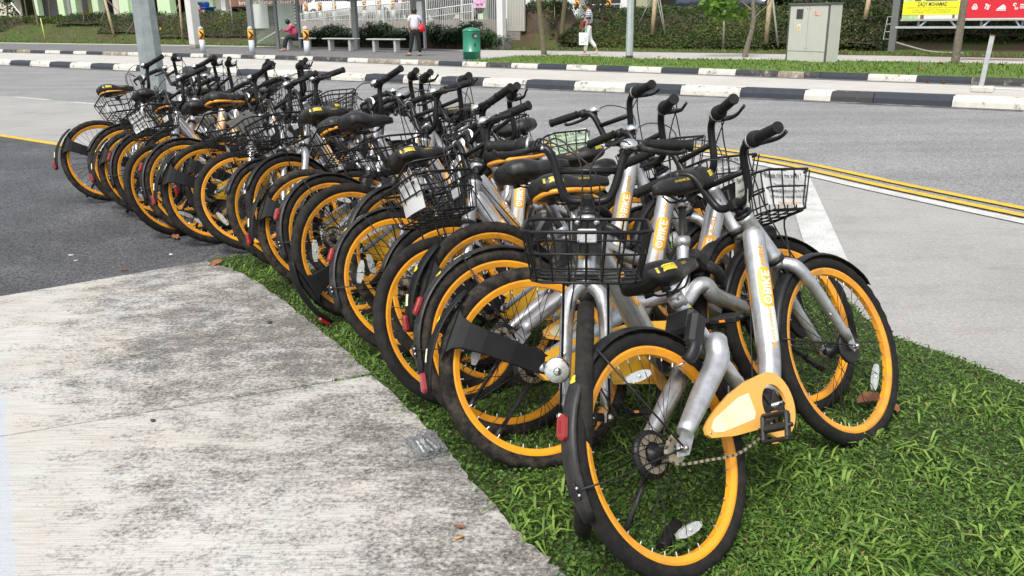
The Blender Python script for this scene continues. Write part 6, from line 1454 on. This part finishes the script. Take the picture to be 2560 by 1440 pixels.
MB().add([(-.11, -.05, 0), (.12, -.05, .02), (.12, .06, .02), (-.11, .06, 0), (-.075, -.03, .27), (.03, -.03, .27), (.03, .03, .27), (-.075, .03, .27)], [(3, 2, 1, 0), (4, 5, 6, 7), (0, 1, 5, 4), (1, 2, 6, 5), (2, 3, 7, 6), (3, 0, 4, 7)], 0, True).obj('bag_body', redbag, bp)
MB().tube([(-.03, 0, .26), (-.07, .02, .38), (-.105, .03, .475)], .012, 5).obj('strap', mat('strap_navy', (.05, .05, .09), .7), bp)
# sitting woman
pos = gp(742, 127.5, Z1-.008); root = person(pos, 'woman in a pink cardigan sitting bent forward on the left bench'); root.rotation_euler[2] = vrot(pos)
pkm = mat('pink_cardigan', (.50, .075, .14), .85, 0, 0, (30, (.42, .06, .12), .35, .7)); mag = mat('magenta_top', (.75, .02, .16), .8)
hipx = .02
J = [(hipx, 0, .56), (-.04, 0, .72), (-.12, 0, .92), (-.16, 0, 1.03), (-.22, 0, 1.10), (-.13, -.15, 1.0), (-.30, -.16, .82), (-.44, -.04, .86), (-.13, .15, 1.0), (-.30, .15, .82), (-.42, .02, .80), (hipx-.03, -.09, .55), (-.34, -.10, .56), (-.46, -.09, .09), (hipx-.03, .09, .55), (-.38, .10, .55), (-.54, .10, .09)]
J2, E2, R2 = list(J), [(0, 1), (1, 2), (2, 3), (3, 4), (3, 5), (5, 6), (6, 7), (3, 8), (8, 9), (9, 10), (0, 11), (11, 12), (12, 13), (0, 14), (14, 15), (15, 16)], [.11, .11, .11, .06, .045, .05, .038, .028, .05, .038, .028, .08, .055, .034, .08, .055, .034]
for q in (13, 16): a = foot_chain(J2, E2, R2, J[q], (-1, -.1, 0)); E2 += [(q, a), (a, a+1)]
skin('body', J2, E2, R2, skinm, root); mb = MB(); hand(mb, J[7], (-.2, .6, .1), (0, 0, 1), .9); hand(mb, J[10], (0, -1, .2), (0, 0, 1), .9); mb.obj('hand', skinm, root)
skin('cardigan', [(.03, 0, .60), (-.03, 0, .74), (-.11, 0, .91), (-.15, 0, 1.0), (-.13, -.15, .985), (-.29, -.165, .82), (-.41, -.06, .86), (-.13, .15, .985), (-.29, .16, .82), (-.39, .04, .81)], [(0, 1), (1, 2), (2, 3), (3, 4), (4, 5), (5, 6), (3, 7), (7, 8), (8, 9)], [.16, .165, .16, .10, .078, .066, .05, .078, .066, .05], pkm, root)
skin('top', [(-.10, 0, .58), (-.13, 0, .72), (-.17, 0, .82)], [(0, 1), (1, 2)], [.11, .12, .09], mag, root)
skin('trousers', [(hipx, 0, .55), (hipx-.03, -.09, .55), (-.34, -.10, .56), (-.455, -.09, .12), (hipx-.03, .09, .55), (-.38, .10, .55), (-.53, .10, .12)], [(0, 1), (1, 2), (2, 3), (0, 4), (4, 5), (5, 6)], [.14, .115, .085, .058, .115, .085, .058], blacks, root)
head(root, (-.27, 0, 1.15), R_(180), R_(38), 'long', .083); feet(root, [((-.46, -.09, 0), (-1, -.1)), ((-.54, .10, 0), (-1, .1))], mat('sandal_brown', (0, 0, 0)))
# walking man
pos = gp(1469, 137, Z1-.003); root = person(pos, 'person walking left in a navy striped top and white trousers'); root.rotation_euler[2] = vrot(pos)
st_m = bpy.data.materials.new('striped_cotton'); st_m.use_nodes = True; nt = st_m.node_tree; b_ = nt.nodes['Principled BSDF']; b_.inputs['Roughness'].default_value = .85
g_ = N(nt, 'ShaderNodeNewGeometry'); sp = N(nt, 'ShaderNodeSeparateXYZ'); nt.links.new(g_.outputs['Position'], sp.inputs[0]); mm = N(nt, 'ShaderNodeMath', operation='MULTIPLY'); mm.inputs[1].default_value = 1/.062; nt.links.new(sp.outputs[2], mm.inputs[0])
fr_ = N(nt, 'ShaderNodeMath', operation='FRACT'); nt.links.new(mm.outputs[0], fr_.inputs[0]); rp_ = N(nt, 'ShaderNodeValToRGB'); rp_.color_ramp.interpolation = 'CONSTANT'; rp_.color_ramp.elements[0].color = (.70, .72, .78, 1); rp_.color_ramp.elements[1].position = .52; rp_.color_ramp.elements[1].color = (.025, .035, .09, 1)
nt.links.new(fr_.outputs[0], rp_.inputs[0]); nt.links.new(rp_.outputs[0], b_.inputs['Base Color'])
wtr = mat('white_trousers', (.74, .74, .76), .8)
J = [(.0, 0, .92), (.02, 0, 1.06), (.02, 0, 1.28), (.0, 0, 1.43), (-.02, 0, 1.50), (.03, -.17, 1.38), (.0, -.20, 1.13), (-.07, -.20, .92), (.02, .17, 1.38), (-.09, .19, 1.15), (-.16, .14, 1.02), (.0, -.08, .88), (-.03, -.08, .50), (-.09, -.08, .085), (.02, .08, .88), (.07, .08, .50), (.30, .08, .20)]
J2, E2, R2 = list(J), [(0, 1), (1, 2), (2, 3), (3, 4), (3, 5), (5, 6), (6, 7), (3, 8), (8, 9), (9, 10), (0, 11), (11, 12), (12, 13), (0, 14), (14, 15), (15, 16)], [.11, .11, .12, .06, .048, .052, .040, .030, .052, .040, .030, .085, .055, .036, .085, .055, .036]
a = foot_chain(J2, E2, R2, J[13], (-1, 0, 0)); E2 += [(13, a), (a, a+1)]; i = len(J2); J2 += [(.30, .08, .14), (.25, .08, .03)]; R2 += [.034, .022]; E2 += [(16, i), (i, i+1)]
skin('body', J2, E2, R2, skinm, root); mb = MB(); hand(mb, J[7], (-.1, .02, -1), (0, 1, 0)); hand(mb, J[10], (-.4, -.3, -.3), (0, 0, 1)); mb.obj('hand', skinm, root)
skin('striped_top', [(.03, 0, .98), (.03, 0, 1.12), (.03, 0, 1.29), (.0, 0, 1.40), (.03, -.17, 1.37), (.015, -.195, 1.20), (.02, .17, 1.37), (-.03, .185, 1.22)], [(0, 1), (1, 2), (2, 3), (3, 4), (4, 5), (3, 6), (6, 7)], [(.135, .15), (.135, .15), (.14, .16), (.085, .10), .075, .072, .075, .072], st_m, root)
MB().lathe([(.136, .935), (.140, .985), (.13, .99)], axis='z', seg=18).obj('hem', mat('navy', (.012, .014, .035), .8), root, (.03, 0, 0)); MB().lathe([(.078, 1.165), (.080, 1.205)], axis='z', seg=14).obj('sleeve_cuff', mat('navy', (0, 0, 0)), root, (.014, -.195, 0))
skin('trousers', [(.01, 0, 1.0), (.01, 0, .90), (.0, -.085, .84), (-.03, -.08, .50), (-.088, -.08, .11), (.02, .085, .84), (.07, .08, .50), (.28, .08, .23)], [(0, 1), (1, 2), (2, 3), (3, 4), (1, 5), (5, 6), (6, 7)], [(.125, .14), (.135, .15), .105, .080, .062, .105, .080, .062], wtr, root)
head(root, (-.03, 0, 1.60), R_(180), 0, 'short', .088); shoe = mat('cream_shoe', (.55, .48, .38), .7)
skin('shoe', [(-.07, -.08, .05), (-.14, -.08, .04), (-.24, -.08, .03)], [(0, 1), (1, 2)], [.045, .04, .03], shoe, root); skin('shoe', [(.32, .08, .16), (.30, .08, .10), (.25, .08, .025)], [(0, 1), (1, 2)], [.045, .042, .03], shoe, root)
PR = Matrix.Translation(pos) @ Matrix.Rotation(vrot(pos), 4, 'Z')
tb_ = bpy.data.objects.new('shopping_bag', None); COL.objects.link(tb_); tb_.matrix_world = PR @ Matrix.Translation((-.15, -.22, .33)); tag(tb_, 'white shopping bag with green print and green handles in the walker\'s hand', 'bag')
MB().add([(-.14, -.06, 0), (.15, -.06, 0), (.15, .06, 0), (-.14, .06, 0), (-.145, -.045, .40), (.14, -.045, .39), (.14, .045, .39), (-.145, .045, .40)], [(3, 2, 1, 0), (4, 5, 6, 7), (0, 1, 5, 4), (1, 2, 6, 5), (2, 3, 7, 6), (3, 0, 4, 7)], 0, False).obj('bag_body', mat('bag_white', (.78, .80, .80), .6), tb_)
mb = MB()
for k, (x, z, a_) in enumerate(((.06, .12, .7), (.10, .16, 1.3), (.0, .08, .2), (-.06, .07, -.2), (.11, .24, 1.6), (.05, .20, 2.2))): mb.add([(x-.04*math.cos(a_), -.062, z-.04*math.sin(a_)), (x-.015*math.sin(a_), -.062, z+.015*math.cos(a_)), (x+.04*math.cos(a_), -.062, z+.04*math.sin(a_)), (x+.015*math.sin(a_), -.062, z-.015*math.cos(a_))], [(0, 1, 2, 3)], 0, False)
mb.obj('bag_print', mat('bag_green', (.10, .42, .14), .6), tb_)
mb = MB(); [mb.tube(cr([(-.09, y, .39), (.05, y*.5, .54), (.13, y, .38)], 5), .010, 5) for y in (-.04, .04)]; tag(mb.obj('bag_handles', mat('handle_green', (.02, .42, .16), .5), tb_), kind='stuff')
pu_ = bpy.data.objects.new('pouch', None); COL.objects.link(pu_); pu_.matrix_world = PR @ Matrix.Translation((-.20, -.02, .95)); tag(pu_, 'dark red patterned pouch held at the walker\'s waist', 'pouch')
MB().box((0, 0, 0), (.14, .22, .32), Matrix.Rotation(.25, 3, 'Y'), 0, .04).obj('pouch_body', mat('pouch_red', (.25, .05, .04), .7, 0, 0, (22, (.05, .02, .02), .4, .6)), pu_); MB().tube(cr([(.0, 0, .15), (.09, -.02, .30), (.18, -.03, .42)], 4), .012, 5).obj('pouch_strap', blacks, pu_)

# ================================================================== NOTICE CARDS in the baskets
def card(bi, lpos, w_, h_, rx, ry, rz, m_, label, lines, steer_grp=True, edge=None):
    """rectangular card placed in bicycle bi's own space (centre lpos), rotated"""
    root, S = BIKES[bi]; bpy.context.view_layer.update()
    M = root.matrix_world @ (S if steer_grp else I4) @ Matrix.Translation(lpos) @ Matrix.Rotation(R_(rz), 4, 'Z') @ Matrix.Rotation(R_(ry), 4, 'Y') @ Matrix.Rotation(R_(rx), 4, 'X')
    mb = MB(); nx = 6; V = []; F = []
    bend = lambda u: .010*math.sin(u*3.0+bi)
    for s in (0, .0012):
        for i in range(nx+1):
            u = i/nx-.5
            for q in (-.5, .5): V.append((bend(u)+s, u*w_, q*h_))
    n = 2*(nx+1)
    for i in range(nx): a = 2*i; F += [(a, a+2, a+3, a+1), (n+a, n+a+1, n+a+3, n+a+2)]
    F += [(0, 1, n+1, n), (n-2, 2*n-2, 2*n-1, n-1)]
    mb.add(V, F, 0, False)
    for f in (1,) if lines else ():
        z = h_*.36
        for tx, sz, mi_ in lines:
            Vt, _ = text_geo(tx, .01); wt = Vt[:, 0].max()-Vt[:, 0].min(); k = min(1., w_*.86/(wt*sz))
            put_text(mb, tx, lambda a, b: np.array([bend(a/w_)+.0022, a, z+b]), sz, mi_, .01, k); z -= sz*1.25
            
    nn = 12; mb.add([(bend(.3)+.0024, w_*.3+.008*math.cos(2*math.pi*k/nn), h_*.40+.008*math.sin(2*math.pi*k/nn)) for k in range(nn)], [tuple(range(nn))], 1, False)
    o = mb.obj('notice_card', [m_, dark, orangem]); o.matrix_world = M; return tag(o, label, 'card', 'notice cards hung on the bicycle baskets')
LN = [('Please ride me away !', .030, 1), ('1. Download oBike App', .018, 1), ('2. Scan the QR code and unlock the bike', .018, 1), ('3. Park and manually lock me', .018, 1), ('Please park me properly', .014, 2)]
LNs = LN[:4]
backm = mat('card_back', (.55, .55, .53), .35, 0, .1); lgc = mat('card_green', (.50, .66, .42), .5, 0, 0, (6, (.62, .70, .60), .35, .7))
i = {k: k for k in range(19)}
card(16, (1.03, -.140, .83), .25, .13, 0, 0, -90, whitepaper, 'printed white card in the rightmost basket, above the near bicycle\'s front wheel', LN)
card(15, (1.03, -.140, .84), .22, .12, 0, 0, -90, whitepaper, 'white card in the basket behind the rightmost basket', LNs)
card(14, (1.128, .045, .825), .17, .12, 0, 2, 0, backm, 'large blank grey card on the basket just left of the camera-facing bicycle', [])
card(13, (1.128, .075, .825), .13, .12, 0, 8, 0, backm, 'blank grey card at the left corner of the second basket from the near end', [])
card(13, (1.128, -.075, .825), .13, .12, 0, 8, 3, whitepaper, 'printed card beside the blank one on the second basket from the near end', LNs)
card(9, (.76, -.02, .86), .01, .01, 0, 0, 0, backm, 'tiny silver tag on the grey arm fender bicycle in mid row', []) if False else None
card(8, (1.06, .0, .92), .20, .15, 0, 62, 10, backm, 'grey bent card lying tilted on a basket in the middle of the row', [])
card(7, (1.10, -.05, .93), .16, .12, 0, 70, -14, backm, 'grey card tipped up above the basket at the end of the dark asphalt', [])
card(4, (1.128, .02, .825), .15, .12, 0, 8, 0, whitepaper, 'white card on the fifth basket area from the far left', LNs)
card(1, (1.128, .06, .825), .10, .12, 0, 8, 0, whitepaper, 'white card inside the leftmost front basket', [])
card(12, (1.03, -.150, .84), .22, .13, 0, 0, -90, lgc, 'pale green printed card in a basket at the back, before the grey road', LNs)
card(24, (.79, -.03, .965), .13, .12, 0, -20, 150, mat('card_cream', (.62, .64, .56), .4), 'cream card with dark print hanging under the nearest bicycle\'s handlebar', LNs)
# ================================================================== LITTER
leafd = mat('dead_leaf', (.26, .10, .04), .7, 0, 0, (30, (.14, .06, .03), .4, .7))
def dead_leaf(p, s, rz, label, m_=leafd):
    mb = MB(); V = []; n = 11
    for i in range(n):
        t = i/(n-1); w_ = .27*max(.01, math.sin(math.pi*min(1, t*.98+.01)))**1.2; zc = .10*math.sin(t*4+s*50)*.8+.06
        V += [(t-.5, -w_, zc+.14*w_), (t-.5, 0, zc-.04), (t-.5, w_, zc+.12)]
    V = np.array(V)*s; F = [(3*i+j, 3*i+3+j, 3*i+4+j, 3*i+1+j) for i in range(n-1) for j in (0, 1)]
    o = mb.add(V, F, 0, True).obj('dead_leaf', m_); o.location = p; o.rotation_euler = (random.uniform(-.3, .3), random.uniform(-.2, .2), rz); tag(o, label, 'leaf')
dead_leaf(gp(2185, 1005, .05), .14, .3, 'large brown dead leaf behind the nearest front wheel'); dead_leaf(gp(2236, 1020, .04), .07, 1.4, 'small brown dead leaf just right of the nearest front wheel')
dead_leaf(gp(540, 662, .03), .10, .9, 'brown dead leaf at the tip of the lawn'); dead_leaf(gp(440, 594, .02), .09, 2.0, 'orange brown dead leaf on the asphalt under the bicycles')
dead_leaf(gp(1150, 1318, .04), .030, 0., 'tiny scrap of dead leaf on the near concrete'); 
for k, (x, y, z) in enumerate(((2318, 206, .02), (2358, 208, .02), (2355, 163, .16), (2300, 176, .16), (2405, 165, .16), (2508, 166, .16), (1648, 143, .16), (1700, 149, .16))):
    dead_leaf(gp(x, y, z), random.uniform(.16, .26), random.uniform(0, 6), ['orange dead leaf standing in the far gutter', 'second orange dead leaf in the far gutter, right of the first', 'orange dead leaf on the verge left of the spotted trunk', 'curled dead leaf on the verge between cabinet and trunk', 'dead leaf on the verge just right of the spotted trunk', 'brown dead leaf on the verge at the right edge', 'dark dead leaf by the path right of the slim pole', 'small flat dead leaf by the path, farther right of the slim pole'][k], mat('dead_leaf_orange', (.38, .13, .04), .7) if k < 3 else leafd)
def stub(p, l, r, m_, name, label, rz): o = MB().tube([(-l/2, 0, r), (l/2, 0, r)], r, 7).obj(name, m_); o.location = p; o.rotation_euler = (0, 0, rz); tag(o, label, 'litter')
stub(gp(190, 652, .012), .022, .003, whw, 'paper_scrap', 'tiny white paper scrap on the dark asphalt at the far left', .4)
stub(gp(1148, 1346, .034), .026, .0035, mat('butt_tan', (.55, .28, .09), .6), 'cigarette_butt', 'orange cigarette butt on the near concrete slab', .5); stub(gp(178, 639, .012), .028, .004, whw, 'cigarette_butt', 'white cigarette butt on the dark asphalt, left side', .3); stub(gp(428, 638, .012), .025, .005, whw, 'paper_scrap', 'small white scrap on the asphalt near the slab corner', -.3); stub(gp(310, 676, .012), .04, .005, leafd, 'twig', 'short brown twig on the asphalt near the slab edge', -.2)
def pebble(p, s, label): 
    mb = MB(); V = []; 
    for i in range(5):
        a = math.pi*i/4
        for j in range(7): b = 6.283*j/7; q = s*(1+.25*math.sin(j*2.1+i)); V.append((q*math.sin(a)*math.cos(b), q*math.sin(a)*math.sin(b)*.7, q*math.cos(a)*.5+s*.4))
    F = [(i*7+j, i*7+(j+1) % 7, (i+1)*7+(j+1) % 7, (i+1)*7+j) for i in range(4) for j in range(7)]
    o = mb.add(V, F, 0, True).obj('pebble', darkw); o.location = p; tag(o, label, 'pebble')
pebble(gp(674, 808, .034), .014, 'black lump on the slab beside the lawn edge'); pebble(gp(382, 1053, .034), .010, 'small dark speck of grit in the middle of the slab')
# crumpled clear plastic pack at the slab edge
root = empty('plastic_pack', gp(1066, 1118, .034), R_(22)); tag(root, 'crushed clear plastic packaging lying on the slab edge by the lawn', 'packaging')
clr = mat('clear_plastic', (.85, .88, .90), .10, 0, 0, trans=.92)
mb = MB(); V = []; F = []; nx, ny = 12, 14
for i in range(nx+1):
    for j in range(ny+1):
        x, y = (i/nx-.5)*.105, (j/ny-.5)*.155; V.append((x+RNG.randn()*.0008, y+RNG.randn()*.0008, .018+.014*math.sin(i*1.6)*(1 if 2 < i < nx-2 else .2)+.004*math.sin(j*1.9)+RNG.randn()*.0012))
for i in range(nx):
    for j in range(ny): a = i*(ny+1)+j; F.append((a, a+ny+1, a+ny+2, a+1))
mb.add(V, F, 0, False).obj('blister', clr, root)
mb = MB(); mb.box((0, 0, .003), (.115, .168, .0015)); [mb.box((x, .0, .006), (.004, .11, .003)) for x in ()]; mb.obj('backing_sheet', clr, root)
for k in range(3): MB().box((-.022+.022*k, -.005, .010), (.007, .085, .004), Matrix.Rotation(.1*k, 3, 'Z')).obj('white_strip', whitepaper, root)
# loose rubber grip lying in the lawn under the nearest wheel
o = MB().tube(cr([gp(1655, 1372, .03), gp(1672, 1340, .035), gp(1692, 1312, .03)], 4), [.018, .020, .019], 12).obj('loose_grip', rubber); tag(o, 'black rubber handlebar grip lying in the grass under the nearest wheel', 'grip')
for nm in ('stems', 'banner_lettering'):
    for o in bpy.data.objects:
        if o.name.startswith(nm) and o.type == 'MESH': o['kind'] = 'stuff'
for o in bpy.data.objects:
    if o.name.startswith(('saddle_print',)): o['kind'] = 'stuff'
